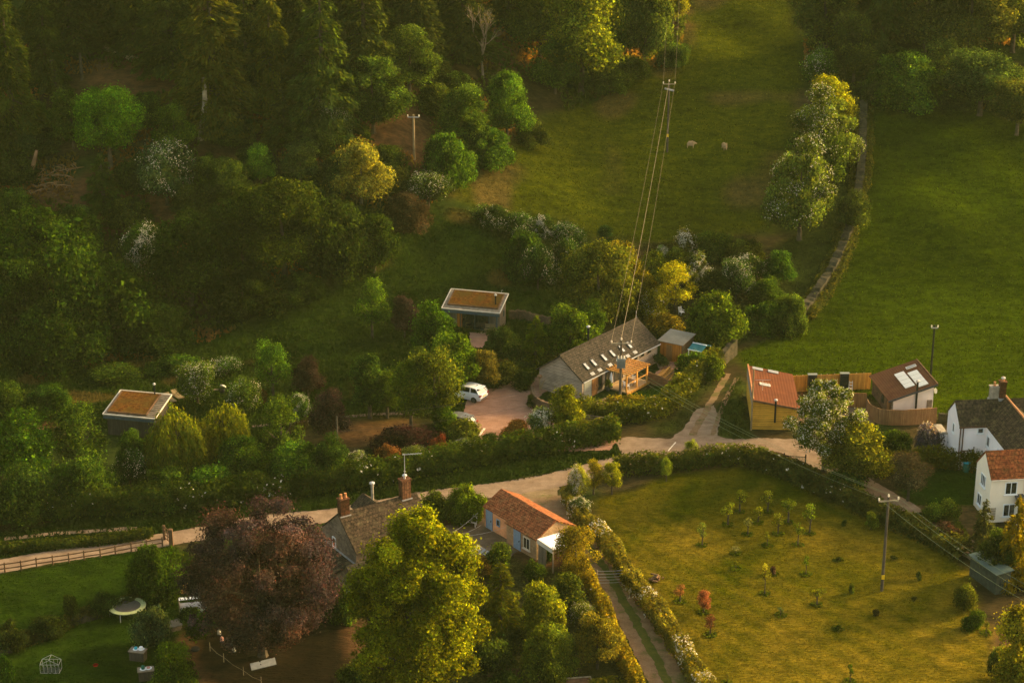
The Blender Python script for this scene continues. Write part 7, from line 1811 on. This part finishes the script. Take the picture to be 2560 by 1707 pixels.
MB().tube([(0, 0, -.2), (.35, 0, hs * .5), (.95, 0, hs)], [.32, .28, .2], 7).build('trunk', M['dead_wood'], o)
bh = thing('brushwood_pile', 'heap of orange brown dead branches beside the leaning trunk', 'brushwood', gp(*C1(330, 1260)))
r = random.Random(5)
for j in range(60):
    p = Vector((r.uniform(-3.2, 3.2), r.uniform(-2, 2), r.uniform(0, .9))); p.z += float(tz(bh.location.x + p.x, bh.location.y + p.y)) - bh.location.z; e = Vector((r.uniform(-1.2, 1.2), r.uniform(-.8, .8), r.uniform(-.3, .5)))
    MB().tube([p - e, p + Vector((0, 0, .15)), p + e], [.07, .06, .02], 4).build('branch', M['dead_wood'], bh)
plant('bare', 1110, 178, -40, 120, (.10, .085, .03), 'tall leafless pale branched tree in the wood', name='leafless_tree', cat='tree', group='trees of the hillside wood')
for lb, pts_, rad, mt in (('thin pale stem left of the leafless tree', ((590, 385), (560, 300), (547, 232)), .10, 'pale_bark'), ('pale forked trunk low in the wood', ((105, 735), (88, 660), (100, 600)), .22, 'dead_wood'), ('slim white birch stem in the right hand wood', ((1983 + 2325, 560), (1981 + 2325, 480), (1980 + 2325, 385)), .09, 'pale_bark')):
    g0 = gp(*C2(*pts_[0])); k_ = mpp(g0); P_ = [Vector(((C2(*q)[0] - C2(*pts_[0])[0]) * k_, 0, max(-.2, height_to(g0, C2(*q)[1]) - .2 * (q is pts_[0])))) for q in pts_]
    o = thing('dead_tree', lb, 'dead tree', g0); MB().tube(P_, [rad, rad * .8, rad * .4], 6).build('trunk', M[mt], o)
# ---------------------------------------------------------------- sheep
def sheep(label, c, rz, head_down):
    o = thing('sheep', label, 'sheep', gp(*c), rz)
    V = [(0, 0, .62), (.32, 0, .66), (.52, 0, .70), (.66, 0, .66 if not head_down else .42), (.86, 0, .60 if not head_down else .22), (-.34, 0, .64), (-.5, 0, .6)]
    E = [(0, 1), (1, 2), (2, 3), (3, 4), (0, 5), (5, 6)]; Rr = [.31, .29, .20, .12, .07, .30, .18]
    for x, s in ((.34, 1), (.34, -1), (-.38, 1), (-.38, -1)):
        b = 1 if x > 0 else 5; n = len(V)
        V += [(x, s * .15, .36), (x + (.03 if x > 0 else -.05), s * .16, .2), (x, s * .16, .0)]; E += [(b, n), (n, n + 1), (n + 1, n + 2)]; Rr += [.10, .05, .04]
    me = bpy.data.meshes.new('sheep_body'); me.from_pydata(V, E, []); b = link('body', me, o); b.data.materials.append(M['wool'])
    sk_ = b.modifiers.new('skin', 'SKIN')
    for i, q in enumerate(me.skin_vertices[0].data): q.radius = (Rr[i], Rr[i]); q.use_root = i == 0
    su = b.modifiers.new('sub', 'SUBSURF'); su.levels = su.render_levels = 2
    for s in (-1, 1):
        hx_, hz = (.70, .68) if not head_down else (.70, .44)
        MB().beam((hx_, s * .06, hz + .05), (hx_ - .06, s * .22, hz + .02), .08, .03).build('ear', M['wool'], o)
    return o
sheep('cream sheep standing side on by a bare patch in the field', C3(72, 1012), R(-8), False)
sheep('cream sheep grazing with its rump turned, right of the other', C3(302, 1024), R(-75), True)

# ================================================================ AIR
t = NT('evening_haze'); t.t.nodes.remove(t.b)
pv = t.n('VolumePrincipled'); pv.inputs['Color'].default_value = (0.68, 0.80, 0.34, 1); pv.inputs['Density'].default_value = 0.000075
pv.inputs['Anisotropy'].default_value = 0.0
t.l(pv.outputs[0], t.out.inputs['Volume'])
HAZE_ON = True
if HAZE_ON:
    hz = MB().bx(-520, 520, -80, 920, -2, 420).build('haze', t.mat)
    tag(hz, 'thin warm evening haze over the valley', 'haze', None, 'stuff')
